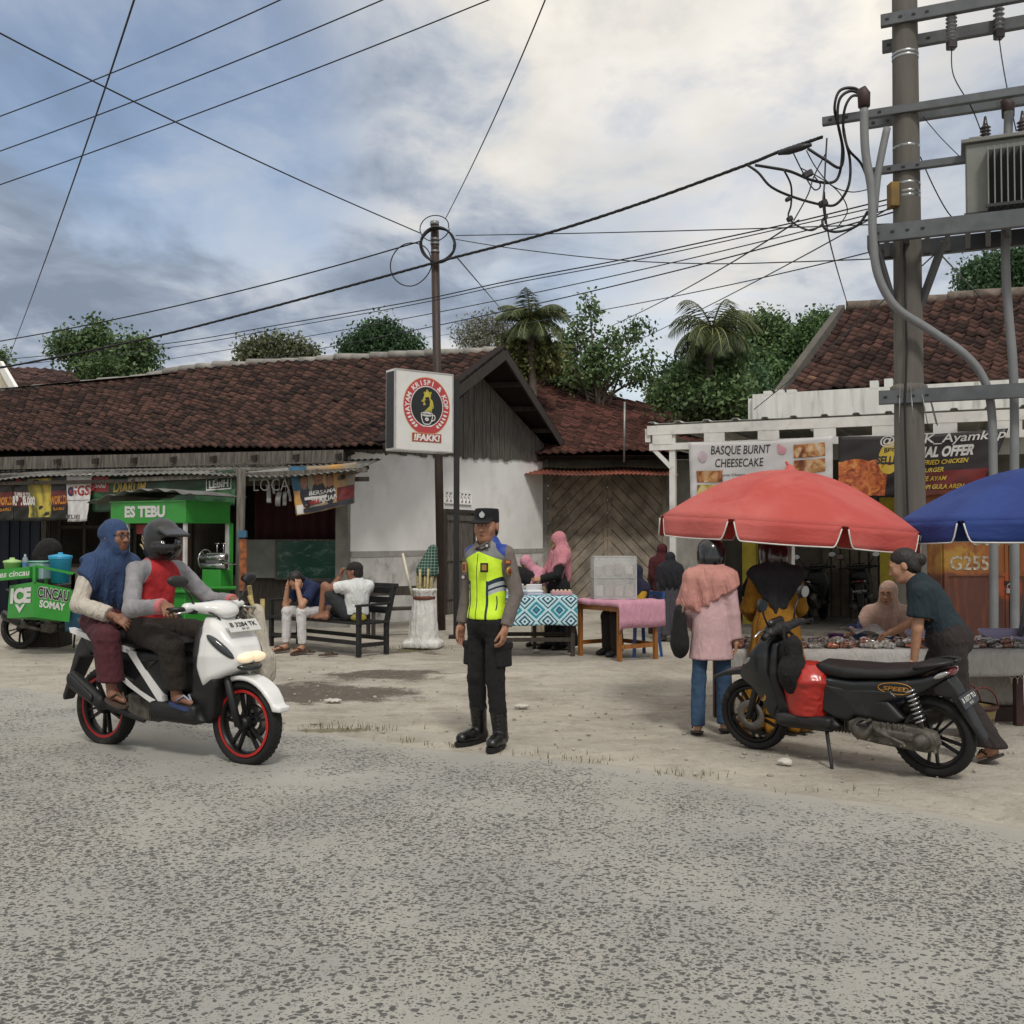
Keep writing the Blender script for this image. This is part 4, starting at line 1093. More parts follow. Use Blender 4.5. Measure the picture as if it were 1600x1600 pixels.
class Fig:
 """A figure: joints J (in metres, root frame), clothes and body grown over them"""
 def __init__(s, label, loc, rz, H, J, skin, face=(0, -1, 0), up=(0, 0, 1), group=None, cat='person', build=1.0, fine=1.0):
  s.root = thing('person', label, cat, loc, rz, group); s.J = {k: V3(*v) for k, v in J.items()}; s.s = H / 1.7; s.skin = skin; s.b = build
  s.HM = frame_of(face, up); s.fine = fine
  j = s.J; s.up = nz(j['neck'] - j['hip']); x = j['shL'] - j['shR']; x = x - s.up * (x @ s.up); s.x = nz(x); s.f = np.cross(s.up, s.x) * -1.0
  s.TM = np.stack([s.x, -s.f, s.up], 1)
 def torso(s, q, e=0.0, lo=True, w=1.0, belly=0.0):
  j, k, b = s.J, s.s, s.b * w
  hip, neck = j['hip'], j['neck']; L = np.linalg.norm(neck - hip); T = s.TM
  if lo: q.ell(hip + s.up * .0, (V3(.155, .118, .12) * k * b + e), T, k=.06)
  q.ell(hip + s.up * L * .33, (V3(.142, .105 + belly, .15) * k * b + e), T, k=.07)
  q.ell(hip + s.up * L * .66 , (V3(.152, .112, .15) * k * b + e), T, k=.07)
  q.cap(j['shR'] * .8 + j['shL'] * .2 - s.up * .02 * k, j['shL'] * .8 + j['shR'] * .2 - s.up * .02 * k, .066 * k * b + e, k=.06)
  q.cap(neck - s.up * .07 * k, neck, .075 * k + e, .062 * k + e, k=.05)
  return q
 def arm(s, q, S_, e=0.0, full=True, kk=.03, ew=0.0):
  j, k = s.J, s.s * s.b; sh, el, wr = j['sh' + S_], j['el' + S_], j['wr' + S_]
  if full:
   q.cap(sh, el, .050 * k + e + ew * .3, .040 * k + e + ew * .6, k=.045).cap(el, wr, .041 * k + e + ew * .6, .028 * k + e + ew, k=kk * .5)
  else:
   m = sh + (el - sh) * .72; q.cap(sh, m, .052 * k + e, .046 * k + e + ew, k=.045)
  return q
 def leg(s, q, S_, e=0.0, to=1.0, flare=0.0, kk=.05):
  j, k = s.J, s.s * s.b; h, kn, an = j['hip' + S_], j['kn' + S_], j['an' + S_]
  q.cap(h, kn, .084 * k + e, .057 * k + e + flare * .4, k=kk)
  en = kn + (an - kn) * to
  q.cap(kn, en, .056 * k + e + flare * .4, .036 * k + e + flare + (1 - to) * .01, k=.02)
  return q
 def body(s, hands={}, headvox=.0065, vox=.013, feet=True, k=1.0, bits=True, nofeet=False, legs=True):
  j = s.J; q = SDF(vox / s.fine); s.torso(q, -.004)
  for S_ in 'LR':
   s.arm(q, S_, 0)
   if legs: s.leg(q, S_, 0)
   if feet and legs:
    a, t = j['an' + S_], j['toe' + S_]; d = nz(t - a); q.cap(a - V3(0, 0, .02), a * .75 + t * .25 - V3(0, 0, .012), .034 * s.s, .03 * s.s, k=.02); q.cap(a * .6 + t * .4, t, .03 * s.s, .021 * s.s, k=.02)
  q.cap(j['neck'] - s.up * .06 * s.s, j['head'] - s.HM[:, 2] * .06 * s.s + s.HM[:, 1] * .012, .060 * s.s, .054 * s.s, k=.03)
  parts = [q.data(relax=1), head_data(j['head'], s.HM, s.s * 1.02, headvox / s.fine, k=k)]
  for S_, h in hands.items(): parts.append(hand_data(j['wr' + S_], h[0], h[1], S_, h[2] if len(h) > 2 else .35, s.s * (h[3] if len(h) > 3 else 1.0), .0048 / min(1, s.fine) if s.fine < 1 else .0048))
  Vv, Q = join(parts); link('body', mesh_np('body', Vv, Q, True, None, [s.skin]), s.root)
  if bits: face_bits(s.root, j['head'], s.HM, s.s * 1.02)
  return s
 def part(s, name, q, m, label=None, **kw): return q.build(name, m, s.root, label, **kw)
 def hp(s, p): return s.J['head'] + s.HM @ (V3(*p) * s.s * 1.02)
 def shirt(s, m, name='shirt', e=.012, sleeve='long', hem=None, vox=.011, wr=.010, collar=True, w=1.0, flare=0.0, belly=0.0, ew=.008, cuff=.96, lo=True):
  q = SDF(vox / s.fine); s.torso(q, e, lo=lo, w=w, belly=belly); j = s.J
  for S_ in 'LR':
   if sleeve == 'long':
    sh, el, wrr = j['sh' + S_], j['el' + S_], j['wr' + S_]; k = s.s * s.b; en = el + (wrr - el) * cuff
    q.cap(sh, el, .050 * k + e, .041 * k + e + ew * .5, k=.045).cap(el, en, .041 * k + e + ew * .5, .029 * k + e + ew, k=.012)
   elif sleeve == 'short': s.arm(q, S_, e + .006, False, ew=ew)
   if sleeve:
    sh, el, wrr = j['sh' + S_], j['el' + S_], j['wr' + S_]
    c, ax_ = (el + (wrr - el) * (cuff - .01), nz(wrr - el)) if sleeve == 'long' else (sh + (el - sh) * .70, nz(el - sh))
    q.keep(lambda X, Y, Z, c=c, ax_=ax_: np.where((X - c[0]) ** 2 + (Y - c[1]) ** 2 + (Z - c[2]) ** 2 < .0081, (X - c[0]) * ax_[0] + (Y - c[1]) * ax_[1] + (Z - c[2]) * ax_[2], -1))
  if collar: q.cap(j['neck'] - s.up * .05 * s.s, j['neck'] + s.up * .012 * s.s, .070 * s.s, .058 * s.s, k=.02)
  if flare:
   a = j['hip'] + s.up * .05; b = j['hip'] - V3(0, 0, flare); q.cap(a, b, .165 * s.s * s.b + e, .18 * s.s * s.b + e + flare * .12, k=.05, flat=-s.f, fl=.82)
  if hem is not None: q.plane(hem[0], hem[1])
  # head hole stays hidden under the collar
  return s.part(name, q, m, wrinkle=wr, seed=rng.uniform(0, 90), wscale=(11, 11, 7))
 def pants(s, m, name='trousers', e=.014, to=.93, flare=.012, vox=.011, wr=.012, waist=None, hem=None):
  q = SDF(vox / s.fine); j = s.J; T = s.TM
  q.ell(j['hip'], V3(.155, .118, .13) * s.s * s.b + e, T, k=.05)
  q.ell((j['hipL'] + j['hipR']) / 2, V3(.15, .11, .10) * s.s * s.b + e, None, k=.05)
  for S_ in 'LR': s.leg(q, S_, e, to, flare, kk=.04)
  if waist is not None: q.plane(waist[0], waist[1])
  if hem is not None: q.plane((0, 0, hem), (0, 0, -1))
  return s.part(name, q, m, wrinkle=wr, seed=rng.uniform(0, 90), wscale=(9, 9, 10))
 def shoes(s, m, name='shoe', h=.03, e=.012, boot=0.0, vox=.008):
  for S_ in 'LR':
   q = SDF(vox / s.fine); a, t = s.J['an' + S_], s.J['toe' + S_]; z0 = min(t[2], a[2]); d = nz(V3(t[0] - a[0], t[1] - a[1], t[2] - a[2] + .0))
   q.cap(a - d * .03 - V3(0, 0, .015), a * .5 + t * .5, .036 * s.s + e, .034 * s.s + e, k=.02).cap(a * .5 + t * .5, t, .034 * s.s + e, .028 * s.s + e, k=.02)
   if boot: q.cap(a, a + (s.J['kn' + S_] - a) * boot, .042 * s.s + e, .048 * s.s + e, k=.02)
   s.part(name, q, m, wrinkle=.003)
 def sandals(s, m, strap=None, name='sandal', drop=.034):
  for S_ in 'LR':
   a, t = s.J['an' + S_], s.J['toe' + S_]; d = nz(t - a); dn = nz(np.cross(np.cross(d, V3(0, 0, -1)), d)); side = np.cross(d, dn); mb = MB(); sx = s.s
   c0 = a + dn * drop * 1.25 * sx - d * .05 * sx; c1 = t + dn * drop * .85 * sx + d * .035 * sx
   n = 12; V = []; prof = lambda u: .034 + .014 * math.sin(math.pi * min(1, u * 1.05)) + .006 * u
   for dz in (0, .018):
    for i in range(n + 1):
     u = i / n; wv = prof(u) * (math.sqrt(max(0, 1 - (abs(u - .5) * 2) ** 6))) * sx + .004
     p = c0 + (c1 - c0) * u + dn * dz
     V += [p + side * wv, p - side * wv]
   k = 2 * (n + 1); F = []
   for i in range(n):
    F += [(2 * i, 2 * i + 1, 2 * i + 3, 2 * i + 2), (k + 2 * i, k + 2 * i + 2, k + 2 * i + 3, k + 2 * i + 1), (2 * i, 2 * i + 2, k + 2 * i + 2, k + 2 * i), (2 * i + 1, k + 2 * i + 1, k + 2 * i + 3, 2 * i + 3)]
   F += [(0, k, k + 1, 1), (2 * n, 2 * n + 1, k + 2 * n + 1, k + 2 * n)]
   mb.add(V, F, m)
   tp = t - dn * .016 * sx + d * .0;
   for q in (-1, 1): mb.tube([t + d * .012 * sx - dn * .004, a * .35 + t * .65 - dn * .036 * sx + side * q * .02 * sx, a * .62 + t * .38 + side * q * .043 * sx + dn * .01], .007 * sx, strap or m, 6)
   mb.build(name, s.root)
 def hijab(s, m, drop=.34, name='hijab', front=.30, width=1.0, wr=.010, vox=.011, hole=True, back=.12, folds=.012, undr=None, crown=0.0, over=0.0, cut=None):
  """scarf round the head, falling over the shoulders like a cape"""
  j, k = s.J, s.s; q = SDF(vox / s.fine); h = j['head']; M = s.HM; P = s.hp
  q.ell(P((0, .022, .030)), V3(.094, .112, .106) * k, M, k=.03).ell(P((0, -.018, -.055)), V3(.082, .088, .095) * k, M, k=.04)
  if crown: q.ell(P((0, .10, .02)), V3(.06, .05, .06) * k * crown, M, k=.04)
  n = j['neck']; q.cap(P((0, .01, -.10)), n - s.up * .03, .088 * k, .11 * k, k=.05)
  E = .026 + over; s.torso(q, E, lo=False, w=width)
  for S_ in 'LR': q.cap(j['sh' + S_], j['sh' + S_] + (j['el' + S_] - j['sh' + S_]) * .8, .052 * k + E, .046 * k + E + .012, k=.06)
  c = n - s.up * .06 * k
  if cut is None: cut = lambda u, v: -drop * k + 1.1 * np.maximum(0, np.abs(u) - .09) - .05 * np.cos(u * 14)
  if hole: q.ell(P((0, -.108, -.030)), V3(.061, .078, .080) * k, M, k=.006, op='-')
  sx_, sf_, su_ = s.x, s.f, s.up
  def kf(X, Y, Z):
   x, y, z = X - c[0], Y - c[1], Z - c[2]
   u = x * sx_[0] + y * sx_[1] + z * sx_[2]; v = x * sf_[0] + y * sf_[1] + z * sf_[2]; w = x * su_[0] + y * su_[1] + z * su_[2]
   return (cut(u, v) - w) * .75
  q.keep(kf)
  cz = c
  def disp(V):
   r = V - cz; x = r @ s.x; y = r @ s.f; z = r @ s.up
   th = np.arctan2(x, y); ramp = np.clip(-z / .22, 0, 1.3)
   return folds * ramp * (np.sin(th * 9 + 1.5 * np.sin(V[:, 2] * 7)) + .5 * np.sin(th * 17 + 1.3))
  return s.part(name, q, m, wrinkle=wr, wscale=(12, 12, 8), seed=rng.uniform(0, 50), disp=disp)
 def skirt(s, m, hem=.06, r0=.15, r1=.26, name='skirt', top=None, folds=.014, nf=11, vox=.013, fl=.85, mid=None, wr=.006):
  j = s.J; q = SDF(vox / s.fine); a = j['hip'] + s.up * .1 if top is None else V3(*top)
  b = V3((j['anL'][0] + j['anR'][0]) / 2, (j['anL'][1] + j['anR'][1]) / 2, hem)
  q.cap(a, j['hip'], r0 * s.s, (r0 + .03) * s.s, k=.04, flat=s.f, fl=fl); q.cap(j['hip'], b - V3(0, 0, .1), (r0 + .03) * s.s, r1, k=.03, flat=s.f, fl=fl)
  q.plane((0, 0, hem), (0, 0, -1))
  hip = j['hip']
  def disp(V):
   th = np.arctan2((V - hip) @ s.x, (V - hip) @ s.f); ramp = np.clip((hip[2] + .1 - V[:, 2]) / .7, 0, 1)
   return folds * ramp * (np.sin(th * nf + 4 * fbm(V * 2.5, 2)) + .5 * np.sin(th * nf * 1.9 + 1 + V[:, 2] * 3))
  return s.part(name, q, m, wrinkle=wr, disp=disp)
 def hair(s, m=None, bun=False, e=1.0):
  q = SDF(.008); P = s.hp; k = s.s; M = s.HM
  q.ell(P((0, .02, .040)), V3(.085, .102, .094) * k, M, k=.02).ell(P((0, .055, -.03)), V3(.074, .065, .07) * k, M, k=.03)
  q.ell(P((0, -.115, -.035)), V3(.082, .085, .092) * k, M, k=.01, op='-')
  for g in (-1, 1): q.ell(P((g * .085, -.03, -.075)), V3(.04, .06, .05) * k, M, k=.01, op='-')
  if bun: q.ell(P((0, .125, .0)), V3(.046, .046, .05) * k, M, k=.015)
  return s.part('hair', q, m or HAIRM, wrinkle=.006, wscale=(30, 30, 12))
 def helmet(s, m, visor=None, peak=False, band=None, full=True, name='helmet', label=None):
  q = SDF(.0075); P = s.hp; k = s.s * 1.04; M = s.HM
  q.ell(P((0, .012, .036)), V3(.122, .142, .128) * k, M, k=.02)
  q.ell(P((0, .006, -.055)), V3(.112, .130, .088) * k, M, k=.05)
  q.ell(P((0, -.15, -.03)), V3(.090, .10, .075) * k, M, k=.012, op='-')
  q.plane(P((0, 0, -.118)), -M[:, 2])
  if peak: q.box(P((0, -.165, .075)), V3(.085, .075, .012), .01, M @ np.array(rotm(R(14), 0, 0)), k=.03)
  h = s.part(name, q, m, label=label)
  if visor:
   v = SDF(.0075); v.ell(P((0, -.012, -.03)), V3(.120, .136, .105) * k, M, k=0).ell(P((0, -.006, -.03)), V3(.112, .126, .12) * k, M, k=0, op='-')
   v.plane(P((0, -.055, 0)), M[:, 1]).plane(P((0, 0, .045)), M[:, 2]).plane(P((0, 0, -.105)), -M[:, 2])
   o = s.part('visor', v, visor); o.parent = h
  if band:
   b = SDF(.007); b.ell(P((0, .012, .036)), V3(.1235, .1435, .1295) * k, M, k=0); b.plane(P((0, 0, .0)), M[:, 2]).plane(P((0, 0, -.022)), -M[:, 2]).plane(P((0, -.05, 0)), -M[:, 1])
   o = s.part('trim_band', b, band); o.parent = h
  return h
def stand(H, w=1.0, feet=.10, twist=0.0, foot=None, lean=0.0):
 h = H; z = lambda a: a * h
 J = dict(hip=(0, 0, z(.545)), hipL=(.085 * w, 0, z(.515)), hipR=(-.085 * w, 0, z(.515)), knL=(feet, -.02, z(.285)), knR=(-feet, -.02, z(.285)),
    anL=(feet * 1.1, .03, z(.052)), anR=(-feet * 1.1, .03, z(.052)), toeL=(feet * 1.5, -.125, .03), toeR=(-feet * 1.5, -.125, .03),
    neck=(0, .02 - lean, z(.855)), head=(0, -.005 - lean * 1.3, z(.928)), shL=(.175 * w * h / 1.7, .02 - lean, z(.812)), shR=(-.175 * w * h / 1.7, .02 - lean, z(.812)),
    elL=(.215 * w * h / 1.7, .04 - lean * .6, z(.63)), elR=(-.215 * w * h / 1.7, .04 - lean * .6, z(.63)), wrL=(.215 * w * h / 1.7, -.04, z(.485)), wrR=(-.215 * w * h / 1.7, -.04, z(.485)))
 return J
# ------------------------------------------------------------------ the traffic officer
def officer():
 g = gp(761, 1163); H = 1.665
 J = stand(H, 1.0, .105)
 J.update(knL=(.10, -.03, .475), knR=(-.085, -.02, .475), anL=(.125, .0, .10), anR=(-.10, .03, .10), toeL=(.185, -.155, .045), toeR=(-.11, -.145, .045),
    elL=(.226, .055, 1.075), elR=(-.232, .05, 1.075), wrL=(.205, -.045, .835), wrR=(-.252, .0, .83), shL=(.170, .02, 1.36), shR=(-.170, .02, 1.36), head=(.0, -.01, 1.553), neck=(0, .015, 1.425))
 f = Fig('police officer in neon yellow vest and black cap standing at the roadside', g, R(-40), H, J, SKIN_A, face=(.42, -1, -.02), build=.90)
 f.body({'L': ((.0, -.25, -1), (-1, -.3, .2), .45), 'R': ((-.05, -.1, -1), (1, -.2, .1), .42)}, headvox=.0052, vox=.012, k=1.03, feet=False)
 SH = cloth('taupe_uniform_cloth', '#736a65', .35)
 f.shirt(SH, e=.010, wr=.009, hem=((0, 0, .845), (0, 0, -1)), cuff=.93, lo=True, vox=.0085)
 # neon vest with its printed panels
 t = NT('neon_safety_vest'); sx = t.N('ShaderNodeSeparateXYZ'); t.L.new(t.coord(), sx.inputs[0]); X, Y, Z = sx.outputs
 n = t.noise(t.coord(), 10, 4, .6)
 yel = t.mix(t.step(n, .3, .7), (.55, .82, .02), (.66, .93, .04))
 ax = t.math('ABSOLUTE', X)
 def band(v, a, b): return t.math('MULTIPLY', t.math('GREATER_THAN', v, a), t.math('LESS_THAN', v, b))
 grey = lin('#77797a'); navy = lin('#0f2a3a'); silver = lin('#a9adad'); blue = lin('#1b3a8a')
 zz = t.math('ADD', Z, t.math('MULTIPLY', ax, .35))
 c = t.mix(t.math('GREATER_THAN', zz, 1.375), yel, grey)
 c = t.mix(t.math('GREATER_THAN', t.math('ADD', Z, t.math('MULTIPLY', ax, .9)), 1.512), c, blue)
 dg = t.math('SUBTRACT', Z, t.math('MULTIPLY', ax, .55))            # sloping stripe from the side to the front
 lowz = t.math('LESS_THAN', zz, 1.36)
 outer = t.math('GREATER_THAN', ax, .085)
 c = t.mix(t.math('MULTIPLY', outer, band(dg, 1.015, 1.085)), c, silver)
 c = t.mix(t.math('MULTIPLY', outer, band(dg, 1.043, 1.058)), c, navy)
 c = t.mix(t.math('MULTIPLY', outer, band(dg, 1.085, 1.115)), c, navy)
 c = t.mix(t.math('MULTIPLY', band(ax, .072, .088), t.math('LESS_THAN', Z, 1.165)), c, navy)
 c = t.mix(t.math('MULTIPLY', band(X, -.004, .003), lowz), c, navy)
 c = t.mix(t.math('MULTIPLY', band(ax, .128, .133), band(Z, .96, 1.06)), c, navy)
 t.put(t.b.inputs['Base Color'], c); t.b.inputs['Roughness'].default_value = .6; t.bump(n, .35, .02)
 q = SDF(.0075); f.torso(q, .022)
 for S_ in 'LR':
  j = f.J; q.ell(j['sh' + S_] + V3(-.03 if S_ == 'L' else .03, 0, -.005), (.07, .072, .068), k=.03)
  q.ell(j['sh' + S_] + V3(.085 if S_ == 'L' else -.085, 0, -.10), (.085, .09, .13), k=.012, op='-')
 q.plane((0, 0, .895), (0, 0, -1)); q.ell((0, -.06, 1.47), (.062, .09, .10), k=.01, op='-')
 vest = f.part('vest', q, t.m, wrinkle=.005, wscale=(8, 8, 6), label='neon yellow vest with navy and silver stripes')
 # collar points, shoulder loops, badges
 mb = MB(); GR = SH
 for sg in (-1, 1):
  mb.add([(0, -.062, 1.425), (sg * .066, -.03, 1.462), (sg * .085, -.062, 1.415), (sg * .03, -.108, 1.39)], [(0, 1, 2, 3) if sg > 0 else (3, 2, 1, 0)], GR); mb.tube([(sg * .005, -.088, 1.40), (sg * .048, -.058, 1.44), (sg * .062, .0, 1.462)], .011, GR, 8)
 mb.build('collar', f.root)
 BK = mat('black_badge', '#141416', .5); GD = mat('gold_badge', '#b08a3c', .4, .4); RD = mat('dark_red_badge', '#7a2a22', .6); SV = mat('silver_emblem', '#cfd2d4', .3, .6)
 def badge(x, z, w, h, m1, m2, y, rz=0, name='badge', d=.006):
  mb = MB(); r = Matrix.Rotation(rz, 3, 'Z'); mb.box((x, y, z), (w, d, h), m1, r, .002); mb.box((x, y, z), (w * .62, d + .006, h * .62), m2, r, .003); mb.build(name, f.root)
 badge(.092, 1.262, .062, .066, BK, GD, -.136, R(14)); badge(-.098, 1.262, .05, .072, GD, RD, -.134, R(-16)); badge(-.11, 1.19, .06, .035, BK, SV, -.131, R(-18), 'name_tag')
 badge(.218, 1.30, .05, .03, RD, GD, -.030, R(62));
 mb = MB(); mb.ball((.226, -.024, 1.238), (.012, .028, .032), GD, 12); mb.ball((.234, -.028, 1.238), (.008, .018, .02), RD, 10); mb.build('sleeve_crest', f.root)
 badge(.075, 1.415, .032, .032, BK, SV, -.088, R(20), 'collar_pin')
 # trousers with cargo pockets, boots
 TR = cloth('black_uniform_trousers', '#1a191c', .5)
 f.pants(TR, e=.006, to=.72, flare=.022, hem=.235, wr=.016, vox=.009, waist=((0, 0, .90), (0, 0, 1)))
 for sg, kn in ((1, .098), (-1, .090)):
  q = SDF(.008); q.box((sg * (kn + .050), .0, .64), (.026, .075, .08), .012, rotm(0, R(-4) * sg, 0)).box((sg * (kn + .052), .0, .71), (.030, .080, .024), .008); f.part('cargo_pocket', q, TR, wrinkle=.004)
 mb = MB(); mb.lathe([(.172, .905), (.174, .945)], mat('black_belt', '#0e0e10', .4), 24, c=(0, 0, 0));
 BT = mat('black_boot_leather', '#0a0a0b', .35, var=.3, coat=.2)
 for S_ in 'LR':
  a, t_ = f.J['an' + S_], f.J['toe' + S_]; q = SDF(.0075); k = f.J['kn' + S_]; d = nz(V3(*(t_ - a)[:2], 0))
  q.cap(a - d * .022 - V3(0, 0, .045), a * .5 + t_ * .5 + V3(0, 0, -.018), .052, .048, k=.02).cap(a * .5 + t_ * .5 - V3(0, 0, .018), t_ + V3(0, 0, .004), .047, .043, k=.02)
  top = a + (k - a) * .50; q.cap(a, top, .054, .062, k=.02); q.plane(top - (k - a) * .03, nz(k - a)); q.plane((0, 0, .004), (0, 0, -1))
  b = f.part('boot', q, BT, wrinkle=.005, wscale=(16, 16, 30)); mb = MB(); ang = math.atan2(d[1], d[0])
  c = (a + t_) / 2 + d * .0; n = 22; prof = [(.150 * math.cos(2 * math.pi * i / n), (.052 + .006 * math.cos(2 * math.pi * i / n)) * math.sin(2 * math.pi * i / n)) for i in range(n)]
  mb.prism(prof, (c[0], c[1], .0), (d[0], d[1], 0), (-d[1], d[0], 0), .026, mat('boot_sole', '#0b0b0c', .8)); o = mb.build('sole', b)
  mb = MB()
  for i in range(6): p = a + (top - a) * (i / 6.5) + d * .055; s_ = V3(-d[1], d[0], 0); mb.tube([Vector(p - s_ * .02), Vector(p + d * .006), Vector(p + s_ * .02 + V3(0, 0, .015))], .004, BT, 5)
  mb.build('laces', b)
 # cap
 P = lambda *a: Vector(f.hp(a)); CM = cloth('black_cap_cloth', '#13131b', .3)
 q = SDF(.0065); M = f.HM
 for z, r in ((.035, .088), (.075, .089), (.115, .086)): pass
 q.cap(f.hp((0, .012, .030)), f.hp((0, .014, .098)), .089, .087, k=.01, flat=M[:, 1], fl=1.12); q.plane(f.hp((0, 0, .034)), -M[:, 2]); q.plane(f.hp((0, 0, .128)), nz(M[:, 2] + M[:, 1] * .05))
 q.box(f.hp((0, -.105, .036)), (.072, .05, .006), .006, M @ np.array(rotm(R(16), 0, 0)), k=.012)
 cap = f.part('cap', q, CM)
 mb = MB(); c = P(0, -.0905, .083); fr = [Vector(M[:, 0]), Vector(M[:, 2])]
 sh = [(0, .027), (.007, .018), (.018, .010), (.020, -.006), (.012, -.019), (0, -.022), (-.012, -.019), (-.020, -.006), (-.018, .010), (-.007, .018)]
 mb.prism(sh, c, fr[0], fr[1], .008, SV); mb.build('cap_emblem', cap)
 f.hair()
 return f
officer()
# ------------------------------------------------------------------ scooters
PLD = mat('dark_grey_plastic', '#191a1c', .55, var=.15, vscale=10, dirt='#5a5750', dirt_amt=.25, dscale=5)
PLB = mat('black_gloss_plastic', '#141517', .28, var=.15, coat=.4, dirt='#4d4a44', dirt_amt=.22, dscale=4)
TYRE = mat('tyre_rubber', '#131312', .85, var=.25, vscale=18, dirt='#6b6459', dirt_amt=.45, dscale=5)
ENG = mat('dusty_engine_alloy', '#5a564f', .6, .35, var=.35, vscale=14, dirt='#8a8274', dirt_amt=.6, dscale=9)
CHR = mat('worn_chrome', '#a8a9aa', .2, .9, var=.1)
SEATM = mat('black_seat_vinyl', '#111113', .5, var=.2, vscale=20, bump=.25, bscale=120)
def scooter(label, loc, rz, style, lean=0.0, sc=1.0, group=None, steer=0.0):
 W_ = style == 'white'; RY = Matrix.Rotation(R(90), 3, 'X')
 body = mat('white_gloss_fairing', '#dcdcda', .22, var=.03, coat=.5) if W_ else mat('matt_black_fairing', '#14171a', .38, var=.12, coat=.15, dirt='#4b4a47', dirt_amt=.25)
 T = thing('scooter', label, 'scooter', loc, rz, group, rot=(lean, 0, rz)); T.scale = (sc, sc, sc)
 rimm = mat('black_alloy_rim', '#191a1b', .4, .4, var=.2)
 RED = mat('red_rim_tape', '#a81f1a', .5, var=.1)
 def wheel(x, rot0, front):
  r, w = .26, .048 if front else .054
  hub = MB(); c = (x, 0, r)
  hub.lathe([(.0, -.055), (.035, -.055), (.045, -.03), (.045, .03), (.035, .055), (0, .055)], rimm, 16, c, RY)
  if front:
   for rr in ((.052, .108),): hub.lathe([(rr[0], -.052), (rr[1], -.052), (rr[1], -.056), (rr[0], -.056), (rr[0], -.052)], mat('brake_disc_steel', '#7b7772', .35, .8, var=.2), 28, c, RY)
  h = hub.build('wheel', T)
  ty = MB(); prof = []
  for i in range(13):
   a = 2 * math.pi * i / 12; prof.append((r - w * .62 + w * .62 * math.cos(a), w * math.sin(a)))
  ty.lathe(prof, TYRE, 44, c, RY)
  for i in range(44):   # tread blocks
   a = 2 * math.pi * i / 44
   for q in (-1, 1):
    p = Vector((x + (r - .004) * math.cos(a + .03 * q), q * .018, r + (r - .004) * math.sin(a + .03 * q)))
    ty.box(p, (.005, .020, .010), TYRE, Matrix.Rotation(-a, 3, 'Y'))
  ty.build('tyre', h)
  rm = MB(); rm.lathe([(.183, -.032), (.198, -.036), (.202, -.03), (.190, -.02), (.178, 0), (.190, .02), (.202, .03), (.198, .036), (.183, .032), (.172, .0), (.183, -.032)], rimm, 44, c, RY)
  if W_:
   for q in (-1, 1): rm.lathe([(.186, q * .0365), (.203, q * .0365)], RED, 44, c, RY); rm.lathe([(.203, q * .0365), (.203, q * .031)], RED, 44, c, RY)
  n = 5
  for i in range(n):
   a = rot0 + 2 * math.pi * i / n; d = Vector((math.cos(a), 0, math.sin(a))); e = Vector((-math.sin(a), 0, math.cos(a)))
   for q in ((-.012, -.030), (.012, .030)):
    rm.beam(Vector(c) + d * .035 + e * q[0], Vector(c) + d * .182 + e * q[1], .026, .015, rimm, up=e)
  rm.build('rim', h)
 wheel(1.26, .4 if W_ else .9, True); wheel(0.0, 1.0, False)
 # fork and fender
 mb = MB()
 for q in (-1, 1): mb.tube([(1.265, q * .078, .25), (1.20, q * .078, .44), (1.10, q * .07, .70)], [.022, .024, .02], PLD, 10)
 mb.build('fork', T)
 q = SDF(.0085); pr = []
 for i in range(15): a = R(8 + i * (138 - 8) / 14); pr.append((1.26 + .292 * math.cos(a), .26 + .292 * math.sin(a)))
 for i in range(14, -1, -1): a = R(20 + i * (132 - 20) / 14); pr.append((1.26 + .262 * math.cos(a), .26 + .262 * math.sin(a)))
 if W_: pr[0] = (1.26 + .30, .26 + .085); pr[1] = (1.26 + .305, .26 + .12)
 else: pr = [(1.56, .515), (1.46, .56), (1.34, .59), (1.20, .60), (1.08, .55), (1.02, .42), (1.05, .38), (1.10, .47), (1.20, .54), (1.34, .545), (1.46, .525), (1.54, .495)]
 q.poly(pr, lambda x, z: .068 + .0 * x - .022 * np.clip((x - 1.45) / .12, 0, 1), .012)
 q.build('front_fender', body, T)
 # apron, inner shield
 zi = np.array([.25, .42, .55, .68, .80, .90, .99]); wi = np.array([.11, .15, .178, .19, .178, .15, .10])
 wf = lambda x, z: np.interp(z, zi, wi) * (1 - .55 * np.clip((x - 1.10) / .22, 0, 1) ** 1.3)
 q = SDF(.0085)
 if W_: q.poly([(1.04, .47), (1.12, .52), (1.26, .585), (1.315, .645), (1.27, .76), (1.18, .88), (1.08, .965), (1.00, .97), (1.025, .85), (1.02, .70), (1.0, .60)], wf, .035)
 else: q.poly([(1.03, .30), (1.08, .28), (1.12, .42), (1.18, .52), (1.30, .575), (1.325, .63), (1.25, .75), (1.16, .86), (1.08, .96), (1.01, .97), (1.03, .85), (1.03, .68), (1.0, .55), (.98, .40)], wf, .035)
 q.build('front_apron', body, T)
 q = SDF(.0085); q.poly([(.88, .30), (1.02, .24), (1.08, .30), (1.12, .44), (1.15, .53), (1.05, .60), (1.02, .90), (.965, .92), (.965, .62), (.93, .44), (.88, .37)], lambda x, z: np.interp(z, zi, wi) * .93, .03); q.build('inner_shield', PLD, T)
 # head lamp and signals
 HL = mat('lit_headlamp', '#f4dcb8', .2, emit=.42) if W_ else mat('clear_headlamp', '#8f9494', .12, .3)
 LEN = mat('smoked_lens', '#3a3d40', .12, var=.1)
